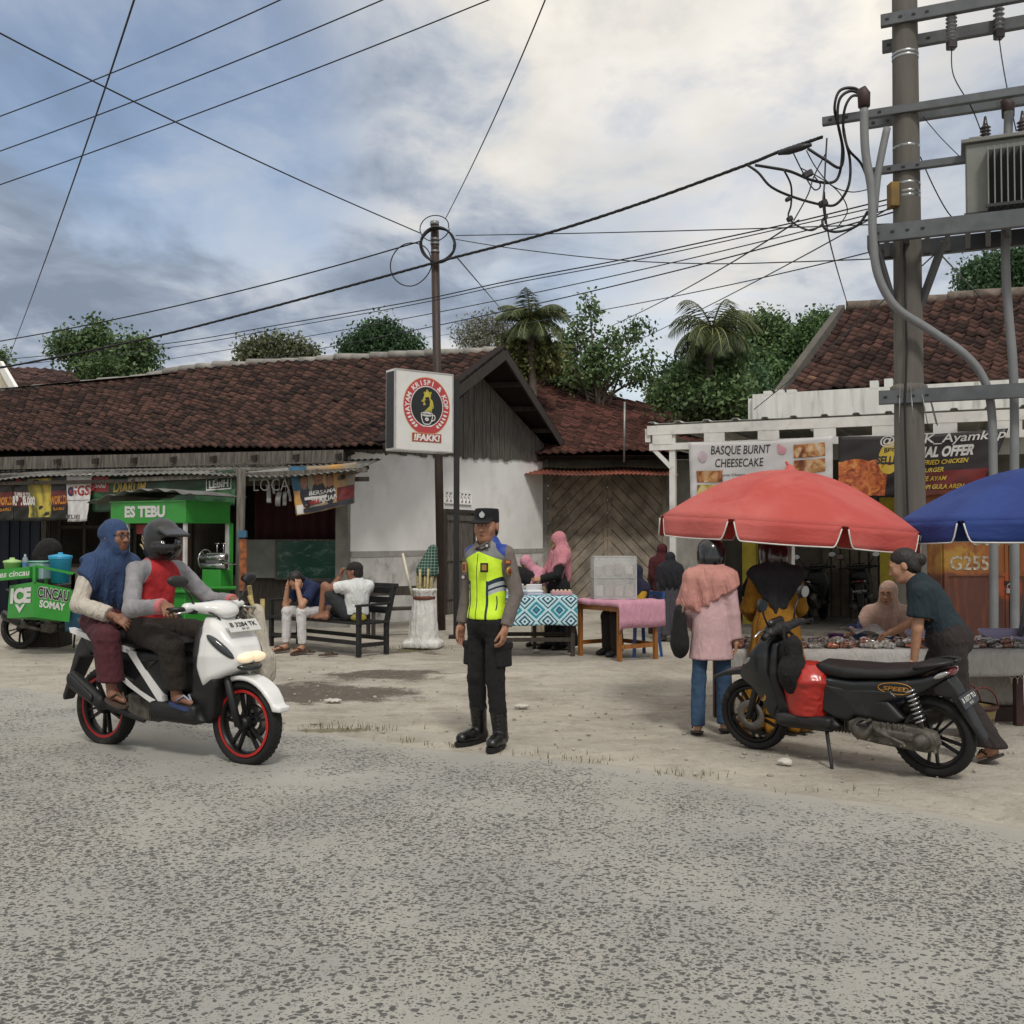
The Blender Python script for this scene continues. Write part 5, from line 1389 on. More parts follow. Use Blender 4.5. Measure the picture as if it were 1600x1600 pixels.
 for s_ in (-1, 1):
  q = SDF(.007)
  if W_: q.ell((1.283, s_ * .030, .668), (.042, .085, .046), rotm(0, R(42), s_ * R(-10)), k=0)
  else: q.ell((1.20, s_ * .105, .74), (.10, .042, .034), rotm(0, R(42), s_ * R(-28)))
  q.build('headlamp', HL, T)
  q = SDF(.007)
  if W_: q.ell((1.185, s_ * .150, .755), (.125, .022, .030), rotm(0, R(46), s_ * R(-22)))
  else: q.ell((1.24, s_ * .10, .625), (.06, .02, .018), rotm(0, R(20), s_ * R(-30)))
  q.build('signal_lens', LEN if W_ else CHR, T)
 # handlebar
 q = SDF(.0085)
 if W_:
  q.ell((1.02, 0, 1.03), (.10, .13, .06), k=.03).cap((1.0, -.10, 1.035), (.975, -.215, 1.045), .042, .036, k=.03).cap((1.0, .10, 1.035), (.975, .215, 1.045), .042, .036, k=.03).ell((1.08, 0, 1.0), (.06, .09, .05), k=.03)
  q.build('handlebar_cover', body, T)
  q = SDF(.0085); q.ell((.965, 0, 1.065), (.06, .085, .025)); q.build('instrument_panel', PLD, T)
 else:
  q.cap((1.02, -.02, .99), (1.02, .02, .99), .06, k=.03).cap((1.0, -.05, 1.0), (.98, -.21, 1.01), .038, .03, k=.03).cap((1.0, .05, 1.0), (.98, .21, 1.01), .038, .03, k=.03).ell((1.06, 0, 1.00), (.05, .09, .05), k=.03)
  q.build('handlebar_cover', PLD, T)
  q = SDF(.0085); q.poly([(1.02, .96), (1.16, .86), (1.10, 1.0), (1.05, 1.09), (1.02, 1.07)], .10, .03); q.build('front_visor', PLB, T)
 for s_ in (-1, 1):
  mb = MB(); mb.tube([(.985, s_ * .19, 1.035 if W_ else 1.01), (.955, s_ * .33, 1.035 if W_ else 1.0)], .018, BLACKP, 10); mb.lathe([(.019, 0), (.022, .01), (.019, .02)], BLACKP, 10, (.953, s_ * .325, 1.03 if W_ else .998), Matrix.Rotation(R(90) * -s_, 3, 'X')); mb.build('grip', T)
  mb = MB(); mb.tube([(1.01, s_ * .20, 1.03), (1.035, s_ * .25, 1.02), (1.015, s_ * .35, 1.005)], [.009, .009, .007], CHR, 6); mb.build('brake_lever', T)
  mb = MB(); mb.tube([(1.0, s_ * .18, 1.05), (1.005, s_ * .22, 1.13), (.99, s_ * .27, 1.215)], .007, BLACKP, 8); m_ = mb.build('mirror', T)
  q = SDF(.007); q.ell((.985, s_ * .30, 1.245), (.022, .072, .045) if W_ else (.02, .058, .055), rotm(R(8) * s_, 0, R(12) * s_)); o = q.build('mirror_shell', PLD, m_)
  mb = MB(); mb.disc((.962, s_ * .30, 1.245), (-1, 0, 0), .058, mat('mirror_glass', '#9aa2a8', .06, .9), 18, .036 if W_ else .046, (0, 1, 0)); mb.build('mirror_face', m_)
 q = SDF(.007); q.ell((1.262, 0, .612), (.075, .10, .030), rotm(0, R(20), 0)).ell((1.13, 0, .60), (.06, .135, .05), k=.03); q.build('grille', PLB, T)
 for i, (ya, yb) in enumerate(((.12, .05), (-.12, -.06), (.16, .02))): mb = MB(); mb.tube(smooth([Vector((1.0, ya, 1.02)), Vector((1.09, ya * .8, 1.0 - .02 * i)), Vector((1.10, yb, .92)), Vector((1.05, yb, .86))], 5), .006, BLACKR, 5); mb.build('cable', T)
 for s_ in (-1, 1):
  mb = MB(); mb.box((.99, s_ * .185, 1.02), (.05, .05, .05), BLACKP, None, .008); mb.build('switch_housing', T)
  q = SDF(.006); q.poly([(.64, .615), (.44, .465), (.16, .575), (.20, .62), (.48, .60)], .012, .006, y0=s_ * .138); q.build('side_cover', PLB, T)
  mb = MB(); mb.tube([(1.235, s_ * .098, .60), (1.19, s_ * .142, .585)] if not W_ else [(1.21, s_ * .128, .66), (1.12, s_ * .172, .72)], .006, CHR if not W_ else PLB, 6); mb.build('trim_strip', T)
 # floor, side panels, seat
 q = SDF(.0085); q.box((.80, 0, .325), (.20, .185, .04), .025).poly([(.55, .30), (.62, .24), (.95, .235), (1.04, .26), (1.0, .32), (.60, .36)], .15, .03, k=.02); fl = q.build('floorboard', PLD, T)
 sx_ = np.array([-.3, -.1, .2, .5, .74]); sw = np.array([.07, .115, .145, .15, .12])
 q = SDF(.0085); q.poly([(-.28, .79), (-.02, .725), (.45, .665), (.69, .67), (.735, .58), (.70, .40), (.60, .345), (.48, .36), (.36, .47), (.16, .55), (-.06, .62), (-.28, .73)], lambda x, z: np.interp(x, sx_, sw), .035); q.build('side_panel', PLD if W_ else body, T)
 if W_:
  for s_ in (-1, 1):
   mb = MB();
   for pl in ([(-.30, .80), (.10, .74), (.40, .685), (.38, .65), (.08, .70), (-.28, .765)], [(.35, .68), (.66, .36), (.70, .345), (.69, .40), (.44, .66)], [(.22, .55), (.42, .455), (.66, .345), (.62, .335), (.40, .43), (.20, .53)]):
    mb.prism(pl if s_ < 0 else pl[::-1], (0, s_ * .128, 0), (1, 0, 0), (0, 0, 1) , .045, body, center=True)
   mb.build('side_trim', T, 'white side trim')
 q = SDF(.0085); q.poly([(-.27, .845), (-.06, .83), (.12, .785), (.32, .76), (.55, .76), (.70, .77), (.77, .73), (.745, .665), (.50, .668), (.20, .70), (-.05, .75), (-.26, .81)], lambda x, z: np.interp(x, np.array([-.3, -.1, .2, .5, .78]), np.array([.07, .12, .15, .145, .085])), .045); q.build('seat', SEATM, T)
 mb = MB()
 for s_ in (-1, 1): mb.tube([(.02, s_ * .13, .80), (-.20, s_ * .12, .835), (-.34, s_ * .05, .85)], .013, PLD, 8)
 mb.tube([(-.34, -.05, .85), (-.36, 0, .852), (-.34, .05, .85)], .013, PLD, 8); mb.build('grab_rail', T)
 q = SDF(.007); q.ell((-.285, 0, .765), (.05, .085, .028), rotm(0, R(10), 0)); q.build('tail_light', mat('red_tail_lens', '#5a1416', .15, coat=.4), T)
 for s_ in (-1, 1):
  q = SDF(.007); q.ell((-.235, s_ * .10, .757), (.075, .014, .022), rotm(0, R(16), R(16) * s_)); q.build('rear_signal', CHR if not W_ else LEN, T)
 q = SDF(.0085); q.poly([(-.12, .66), (-.28, .73), (-.34, .67), (-.50, .42), (-.585, .31), (-.575, .275), (-.54, .28), (-.43, .42), (-.30, .58), (-.14, .60)], lambda x, z: np.interp(x, np.array([-.6, -.4, -.2]), np.array([.035, .06, .075])), .012); q.build('rear_mudguard', PLD, T)
 PLW = mat('white_plate', '#c9c9c4', .4, var=.05); PLK = mat('black_plate', '#1d1e20', .4); INK = mat('plate_ink', '#1a1a1a', .5); INW = mat('plate_white_ink', '#c8c8c4', .5)
 def plate(c, u, v, w, h, m, ink, txt, sub):
  mb = MB(); u, v = Vector(u).normalized(), Vector(v).normalized(); n = u.cross(v); rot = Matrix((u, v, n)).transposed()
  mb.box(c, (w, h, .004), m, rot, .001); p = mb.build('number_plate', T); l = MB()
  lettering(l, txt, Vector(c) + n * .002 - v * h * .08, u, v, h * .36, ink, w * .84, .02); lettering(l, sub, Vector(c) + n * .002 - v * h * .38, u, v, h * .18, ink, w * .24, .01); l.build('lettering', p)
 if W_: plate((1.225, 0, .905), (0, 1, 0), (-.55, 0, .83), .26, .10, PLW, INK, 'B 3284 TK', '09 27')
 else: plate((-.435, 0, .575), (0, -1, 0), (.60, 0, .80), .25, .105, PLK, INW, 'B 5077 TU', '08 25')
 # engine, drive cover, exhaust, shock
 q = SDF(.0075); q.poly([(-.085, .25), (-.06, .20), (.0, .185), (.30, .20), (.43, .215), (.50, .27), (.50, .33), (.42, .37), (.30, .355), (.05, .345), (-.06, .32)], .038, .02, y0=.105).box((.40, .0, .30), (.10, .10, .085), .03, k=.02)
 q.cap((.01, .10, .265), (.01, .158, .265), .062, .052, k=.006).cap((.40, .10, .29), (.40, .155, .29), .072, .064, k=.006).cap((.40, .15, .29), (.40, .165, .29), .03, .03, k=.004).poly([(.07, .25), (.33, .262), (.33, .318), (.07, .30)], .012, .008, y0=.148, k=.004)
 for i in range(8): q.cap((-.06 + i * .07, .13, .20 + .004 * i), (-.06 + i * .07, .152, .20 + .004 * i), .010, k=.004)
 for i in range(5): q.box((.12 + i * .035, .148, .335), (.006, .012, .022), .004, k=.003)
 q.cap((.30, .165, .30), (.12, .185, .245), .011, .010, k=.004).cap((.12, .185, .245), (.10, .215, .240), .012, k=.004).cap((.42, -.02, .30), (.60, -.02, .31), .075, .07, k=.03); q.cap((.25, .06, .40), (.45, .06, .38), .03, .04, k=.02)
 for i in range(5): q.box((.53 + i * .022, -.02, .31), (.005, .10, .09), .004, k=.004)
 q.build('engine', ENG, T)
 q = SDF(.0085); q.poly([(.12, .42), (.18, .37), (.46, .40), (.50, .50), (.40, .56), (.22, .54)], .045, .03, y0=.105); q.build('air_filter_box', PLD, T)
 mb = MB(); a, b = Vector((.02, .115, .34)), Vector((.10, .115, .63)); mb.tube([a, b], .014, ENG, 8); n = 150; d = (b - a).normalized(); u = d.orthogonal().normalized(); w = d.cross(u)
 mb.tube([a + d * (.04 + .22 * i / n) + (u * math.cos(i * 2 * math.pi * 8 / n) + w * math.sin(i * 2 * math.pi * 8 / n)) * .032 for i in range(n + 1)], .0075, CHR if not W_ else BLACKP, 6); mb.build('shock_absorber', T)
 q = SDF(.0085); q.cap((.10, -.135, .32), (-.28, -.15, .44), .052, .062, flat=(0, 1, 0), fl=.8).cap((.45, -.08, .22), (.12, -.12, .30), .02, .025, k=.03); q.build('exhaust', PLD if W_ else ENG, T)
 q = SDF(.0085); q.cap((.05, -.185, .345), (-.26, -.195, .455), .032, .042, flat=(0, 1, 0), fl=.4); q.build('exhaust_shield', BLACKP, T)
 mb = MB()
 for s_ in (-1, 1):
  mb = MB(); mb.tube([(.34, s_ * .12, .36), (.36, s_ * .24, .345)], .013, ENG, 8); mb.box((.36, s_ * .20, .348), (.07, .09, .018), BLACKR, None, .004); mb.build('passenger_peg', T)
 if not W_:
  mb = MB(); mb.tube([(.66, .12, .26), (.60, .20, .06), (.585, .225, -.035)], [.014, .012, .012], PLD, 8); mb.box((.58, .232, -.035), (.06, .035, .01), PLD); mb.build('side_stand', T)
  OR_ = mat('orange_decal', '#a8762f', .5, var=.1); GRD = mat('silver_decal', '#9a9a96', .45)
  for s_ in (1,):
   mb = MB(); n = 20; c = Vector((.16, .139, .64)); U = Vector((-1, -.09, -.02)).normalized(); Vv = Vector((0, .0, 1)); nn = U.cross(Vv)
   mb.tube([c + U * .115 * math.cos(2 * math.pi * i / n) + Vv * .042 * math.sin(2 * math.pi * i / n) for i in range(n)], .004, OR_, 6, closed=True)
   lettering(mb, 'SCOOPY'[:0] + 'SPEED', c - Vv * .014, U, Vv, .030, OR_, .17, .02, .25, lift=.006)
   mb.build('decal', T, 'orange oval racing decal')
   mb = MB(); c = Vector((1.10, .150, .475)); U = Vector((-.9, .42, 0)).normalized(); pts = [(.035 * math.cos(a), .04 * math.sin(a)) for a in [2 * math.pi * i / 14 for i in range(14)]]
   mb.prism(pts, c, U, (0, 0, 1), .008, OR_, True); lettering(mb, 'R', c - Vector((0, 0, .016)), U, (0, 0, 1), .034, GRD, None, .02, lift=.008); mb.build('badge', T)
 for ch in T.children:
  if ch.name.startswith('exhaust'):
   n = len(ch.data.vertices); V = np.empty(n * 3, np.float32); ch.data.vertices.foreach_get('co', V); V = V.reshape(-1, 3); V[:, 0] = np.where(V[:, 0] < .1, .1 + (V[:, 0] - .1) * .62, V[:, 0]); ch.data.vertices.foreach_set('co', V.ravel()); continue
  if ch.name.split('.')[0] in ('wheel', 'fork', 'engine', 'exhaust', 'exhaust_shield', 'passenger_peg', 'side_stand', 'shock_absorber') : continue
  for o in [ch, *ch.children]:
   me = o.data; n = len(me.vertices); V = np.empty(n * 3, np.float32); me.vertices.foreach_get('co', V); V = V.reshape(-1, 3)
   x, z = V[:, 0].copy(), V[:, 2].copy()
   if W_:
    V[:, 2] = np.where(z > .62, .62 + (z - .62) * np.where(x > .8, .80, .92), z); V[:, 0] = np.where(x < .1, .1 + (x - .1) * .74, x)
   else:
    if ch.name.split('.')[0] != 'front_fender': V[:, 2] = np.where(z > .2, .2 + (z - .2) * .86, z)
    V[:, 0] = np.where(x < .1, .1 + (x - .1) * .62, x)
   me.vertices.foreach_set('co', V.ravel()); me.update()
 return T
WS_LOC, WS_RZ, WS_S = Vector((-2.867, 7.28, .005)), R(-29.5), 1.06
WS = scooter('white scooter with red rimmed wheels carrying two riders', WS_LOC, WS_RZ, 'white', 0, WS_S)
bk_r, bk_f = gp(1462, 1213), gp(1183, 1170); bd = bk_f - bk_r
BS_LOC, BS_RZ = bk_r + Vector((0, 0, .0)), math.atan2(bd.y, bd.x)
BS = scooter('dusty matt black scooter parked on its side stand beside the food table', BS_LOC, BS_RZ, 'black', R(-7), bd.length / 1.26)
BS.name = 'parked_scooter'
def copy_tree(o, parent=None):
 c = o.copy(); COL.objects.link(c)
 if parent: c.parent = parent
 for ch in o.children: copy_tree(ch, c)
 return c
for px, py, rz, lab in ((1262, 16.6, 62, 'dark scooter parked under the canopy behind the mustard dress, left of the pair'), (1348, 16.9, 70, 'dark scooter parked under the canopy nearer the yellow pillar, right of the pair')):
 c = copy_tree(BS); p = at(px, 900, py); c.location = (p.x, p.y, .1); c.rotation_euler = (R(-5), 0, R(rz)); c.scale = (1, 1, 1); c['label'] = lab; c['group'] = 'scooters parked under the canopy'; c.name = 'parked_scooter'
 for ch in list(c.children):
  if ch.name.startswith(('decal', 'badge')): bpy.data.objects.remove(ch)
# loads on the black scooter (scooter space -> world)
bpy.context.view_layer.update()
def on(T, p): return T.matrix_world @ Vector(p)
def loads():
 REDB = mat('red_plastic_bag', '#a32620', .32, var=.12, vscale=9, coat=.2)
 q = SDF(.0095); q.cap((.0, 0, .02), (.0, 0, .30), .125, .165, k=.02, flat=(1, 0, 0), fl=.92); q.ell((0, 0, .30), (.15, .165, .05), k=.03); q.plane((0, 0, .0), (0, 0, -1))
 for i in range(4): q.cap((.05 * math.cos(i * 1.6), .06 * math.sin(i * 1.6), .32), (.10 * math.cos(i * 1.6 + .4), .10 * math.sin(i * 1.6 + .4), .37), .022, .012, k=.02)
 V, Q = q.data(relax=1, wrinkle=.014, wscale=(14, 14, 9), seed=4)
 o = link('red_bag', mesh_np('red_bag', V, Q, True, None, [REDB])); tag(o, 'full red plastic bag standing on the black scooter footboard', 'bag'); o.scale = (1.26, 1.2, .76); o.location = on(BS, (.80, .04, .318)); o.rotation_euler = (0, 0, BS_RZ)
 BB = cloth('black_cloth_bag', '#141416', .6)
 q = SDF(.0095); q.cap((0, 0, -.02), (0, 0, -.26), .10, .125, k=.03, flat=(1, 0, 0), fl=.6); q.ell((0, .02, -.20), (.09, .15, .12), k=.04)
 V, Q = q.data(relax=1, wrinkle=.02, wscale=(13, 13, 7), seed=9);
 T = thing('shoulder_bag', 'black cloth bag hanging from the black scooter handlebar', 'bag', on(BS, (.86, .12, .80)), BS_RZ); T.scale = (.85, .85, .82)
 link('bag_body', mesh_np('bag_body', V, Q, True, None, [BB]), T)
 mb = MB()
 for s_ in (-1, 1): mb.tube([(.0, s_ * .10, -.06), (.04, s_ * .07, .08), (.08, 0, .15), (.04, s_ * -.02, .10)], .012, BB, 8)
 mb.build('strap', T)
 # pale sack of cane carried on the far side of the white scooter
 T = thing('carrier_bag', 'beige cloth bag of sugarcane hanging from the white scooter handlebar', 'bag', on(WS, (1.0, .34, .90)), WS_RZ); T.scale = (.82, .82, .88)
 CB_ = cloth('beige_bag_cloth', '#b1a99b', .5)
 q = SDF(.010); q.cap((0, 0, -.02), (.02, 0, -.42), .09, .15, k=.02, flat=(0, 1, 0), fl=.6); q.box((.03, 0, -.42), (.15, .08, .12), .05, k=.05)
 V, Q = q.data(relax=1, wrinkle=.016, wscale=(9, 9, 6), seed=2); link('bag_body', mesh_np('bag_body', V, Q, True, None, [CB_]), T)
 CN = mat('pale_cane', '#a3935f', .7, var=.2, vscale=9, stretch=(1, 1, 5))
 for a, b in (((-.02, .0, -.05), (-.12, .05, .20)), ((.03, -.02, -.05), (-.04, -.03, .13)), ((.05, .03, -.05), (.03, .05, .10))):
  m2 = MB(); m2.tube([a, b], [.018, .020], CN, 8); m2.build('cane_stalk', T)
 mb = MB(); mb.tube([(-.05, -.05, -.05), (-.06, -.12, .05), (-.04, -.14, .06), (.05, -.06, -.05)], .008, CB_, 6); mb.build('strap', T)
loads()
# ------------------------------------------------------------------ riders of the white scooter (scooter space, x forward)
def riders():
 loc = WS_LOC
 # rider: frame with x forward; scale already in metres of the scaled scooter
 J = dict(hip=(.42, 0, .86), hipL=(.44, .09, .84), hipR=(.44, -.09, .84), knL=(.90, .17, .80), knR=(.87, -.21, .76), anL=(.93, .13, .43), anR=(.86, -.15, .43), toeL=(1.07, .14, .40), toeR=(1.01, -.17, .40),
    neck=(.50, 0, 1.315), head=(.545, 0, 1.435), shL=(.50, .185, 1.25), shR=(.50, -.185, 1.25), elL=(.66, .32, 1.03), elR=(.63, -.33, 1.0), wrL=(.93, .30, 1.03), wrR=(.93, -.31, 1.03))
 f = Fig('person in black helmet and red and grey shirt driving the white scooter', loc, WS_RZ, 1.66, J, SKIN_C, face=(1, -.28, -.06))
 f.body({'L': ((.75, .55, -.35), (.2, -.2, -1), 1.1), 'R': ((.75, -.45, -.35), (.2, .2, -1), 1.1)}, headvox=.008, bits=False)
 t = NT('red_grey_raglan_shirt'); sx = t.N('ShaderNodeSeparateXYZ'); t.L.new(t.coord(), sx.inputs[0]); X, Y, Z = sx.outputs; n = t.noise(t.coord(), 13, 4, .6, .6)
 ay = t.math('ABSOLUTE', Y); line = t.math('SUBTRACT', ay, t.math('MULTIPLY', t.math('SUBTRACT', 1.30, Z), .42))
 g = t.math('MAXIMUM', t.math('GREATER_THAN', line, .095), t.math('GREATER_THAN', ay, .205))
 c = t.mix(t.step(n, .3, .7), lin('#931c22'), lin('#b3262a')); gc = t.mix(t.step(n, .3, .7), lin('#77767a'), lin('#8d8b8e'))
 c = t.mix(g, c, gc); c = t.mix(t.math('GREATER_THAN', t.math('ADD', Z, t.math('MULTIPLY', X, -.0)), 1.318), c, lin('#b06068'))
 cuff = t.math('MULTIPLY', t.math('GREATER_THAN', X, .875), t.math('GREATER_THAN', ay, .2)); c = t.mix(cuff, c, lin('#b86a6e'))
 t.put(t.b.inputs['Base Color'], c); t.b.inputs['Roughness'].default_value = .85; t.bump(n, .5, .02)
 f.shirt(t.m, e=.010, wr=.016, ew=.009, vox=.0085, cuff=.95, belly=.02, hem=((.42, 0, .83), (-.1, 0, -1)))
 f.pants(cloth('dark_brown_trousers', '#332a22', .5), e=.014, to=1.0, flare=.022, wr=.020, vox=.009, hem=.475)
 f.sandals(mat('blue_sandal', '#2e3f6a', .7), mat('pale_sandal_strap', '#8f95a5', .7))
 h = f.helmet(mat('matt_black_helmet', '#202122', .38, var=.15, coat=.2), mat('dark_helmet_visor', '#121315', .08, coat=.5), peak=True)
 mb = MB(); P = lambda *a: Vector(f.hp(a)); GDd = mat('pale_helmet_decal', '#a59a72', .5)
 for k, (z, w) in enumerate(((.05, .012), (.02, .010), (-.02, .012))): mb.tube([P(-.088 - .012 * k, .098, z), P(-.112, .062, z - .012), P(-.124, .02, z - .03)], [.004, w * .7, .003], GDd, 6)
 mb.build('helmet_decal', h)
 mb = MB(); mb.lathe([(.032, -.008), (.037, 0), (.032, .008)], mat('gold_watch', '#a88a4c', .3, .7), 14, f.J['wrR'] - V3(.03, 0, 0), Matrix.Rotation(R(80), 3, 'Y')); mb.build('wrist_watch', f.root)
 # pillion
 J = dict(hip=(-.03, 0, .91), hipL=(-.01, .09, .88), hipR=(-.01, -.09, .88), knL=(.32, .26, .80), knR=(.33, -.27, .78), anL=(.36, .25, .43), anR=(.37, -.26, .43), toeL=(.52, .27, .395), toeR=(.535, -.30, .395),
    neck=(.03, 0, 1.345), head=(.075, -.0, 1.475), shL=(.02, .165, 1.275), shR=(.02, -.165, 1.275), elL=(.14, .26, 1.02), elR=(.06, -.285, 1.01), wrL=(.34, .20, .96), wrR=(.36, -.22, .93))
 f = Fig('person in blue headscarf and glasses riding behind on the white scooter', loc, WS_RZ, 1.58, J, SKIN_C, face=(1, .08, -.05))
 f.body({'L': ((.85, -.4, -.3), (0, -.3, -1), .5), 'R': ((.85, .25, -.45), (.1, .6, -.7), .5)}, headvox=.0065)
 f.shirt(cloth('cream_blouse', '#b9b2a6', .6), e=.014, wr=.018, ew=.012, vox=.009, cuff=.82)
 VST = cloth('dark_navy_tunic', '#242a3a', .5); q = SDF(.0095); f.torso(q, .022); q.plane((0, 0, 1.2), (0, 0, 1)); f.part('vest', q, VST, wrinkle=.01)
 f.pants(cloth('maroon_trousers', '#5a2530', .5), e=.020, to=1.0, flare=.034, wr=.022, vox=.009, hem=.505)
 f.hijab(cloth('blue_headscarf', '#31486e', .5), drop=.34, width=1.0, wr=.012, crown=1.0, over=.008, vox=.0085, cut=lambda u, v: np.where(v > 0, -.38 + 1.35 * np.maximum(0, np.abs(u) - .04), -.17 + .9 * np.abs(u)) + .012 * np.sin(u * 40))
 f.sandals(mat('brown_sandal', '#4a3a30', .7))
 mb = MB(); P = lambda *a: Vector(f.hp(a))
 for s_ in (-1, 1): mb.tube([P(s_ * .031 + .022 * math.cos(a), -.100, .009 + .017 * math.sin(a)) for a in [2 * math.pi * i / 12 for i in range(12)]], .0022, BLACKP, 5, closed=True); mb.tube([P(s_ * .053, -.099, .012), P(s_ * .075, -.05, .012)], .0022, BLACKP, 5)
 mb.tube([P(-.009, -.102, .012), P(.009, -.102, .012)], .002, BLACKP, 5); mb.build('glasses', f.root)
riders()
# ------------------------------------------------------------------ the other people
BENCH_LOC = gp(420, 1010); BENCH_RZ = math.atan2(gp(560, 1027).y - BENCH_LOC.y, gp(560, 1027).x - BENCH_LOC.x)
def bench_people():
 J = dict(hip=(.95, .20, .51), hipL=(1.03, .16, .50), hipR=(.87, .16, .50), knL=(1.10, -.26, .535), knR=(.79, -.26, .535), anL=(1.10, -.24, .085), anR=(.79, -.27, .085), toeL=(1.14, -.42, .05), toeR=(.77, -.45, .05),
    neck=(.94, -.10, .905), head=(.93, -.215, .93), shL=(1.09, -.05, .845), shR=(.79, -.05, .845), elL=(1.13, -.27, .62), elR=(.77, -.27, .62), wrL=(1.035, -.275, .86), wrR=(.845, -.29, .86))
 f = Fig('person in blue shirt and pale trousers bent on the bench with head in hands', BENCH_LOC, BENCH_RZ, 1.64, J, SKIN_B, face=(-.1, -.62, -.78), up=(0, -.78, .62))
 f.body({'L': ((-.25, .25, .9), (-.8, .2, -.1), .25), 'R': ((.25, .25, .9), (.8, .2, -.1), .25)}, headvox=.009, vox=.014, bits=False)
 f.shirt(cloth('royal_blue_shirt', '#1c2c58', .5), e=.014, sleeve='short', wr=.014, hem=((0, .33, .40), (0, .4, -1)), collar=False)
 f.pants(cloth('pale_grey_trousers', '#c2bfbf', .5), e=.006, to=1.0, flare=.012, wr=.014, hem=.125)
 f.sandals(mat('brown_sandal', '#4a3a30', .7)); f.hair()
 J = dict(hip=(1.62, .22, .52), hipL=(1.56, .13, .51), hipR=(1.62, .31, .51), knL=(1.36, -.08, .87), knR=(1.18, .10, .555), anL=(1.30, -.10, .50), anR=(1.42, -.10, .49), toeL=(1.16, -.16, .465), toeR=(1.28, -.17, .465),
    neck=(1.67, .20, .935), head=(1.64, .17, 1.055), shL=(1.61, .06, .875), shR=(1.72, .34, .875), elL=(1.44, -.06, .84), elR=(1.50, .50, .80), wrL=(1.535, .03, 1.0), wrR=(1.26, .52, .865))
 f = Fig('person in dark cap and white shirt lounging on the bench with one knee up', BENCH_LOC, BENCH_RZ, 1.62, J, SKIN_C, face=(-.9, -.45, -.02))
 f.body({'L': ((.1, .2, .9), (.8, .3, -.2), .8), 'R': ((-1, .05, -.1), (0, -.2, -1), .3)}, headvox=.008, vox=.013)
 f.shirt(cloth('white_tee', '#cfd2d1', .5), e=.016, sleeve='short', wr=.012, hem=((1.62, .22, .50), (0, 0, -1)), collar=False)
 SHO = cloth('dark_grey_shorts', '#3a3d42', .5); q = SDF(.011); q.ell(f.J['hip'], (.14, .14, .11), k=.04)
 for S_ in 'LR': h, k = f.J['hip' + S_], f.J['kn' + S_]; q.cap(h, h + (k - h) * .72, .10, .092, k=.04)
 f.part('shorts', q, SHO, wrinkle=.012)
 f.hair(); P = f.hp; M = f.HM; CP = cloth('dark_brown_cap', '#2f2a26', .4)
 q = SDF(.0075); q.ell(P((0, .01, .05)), (.092, .108, .082), M, k=.01); q.plane(P((0, 0, .03)), -M[:, 2]); q.box(P((0, -.125, .036)), (.066, .062, .007), .006, M @ np.array(rotm(R(10), 0, 0)), k=.015); f.part('cap', q, CP)
bench_people()
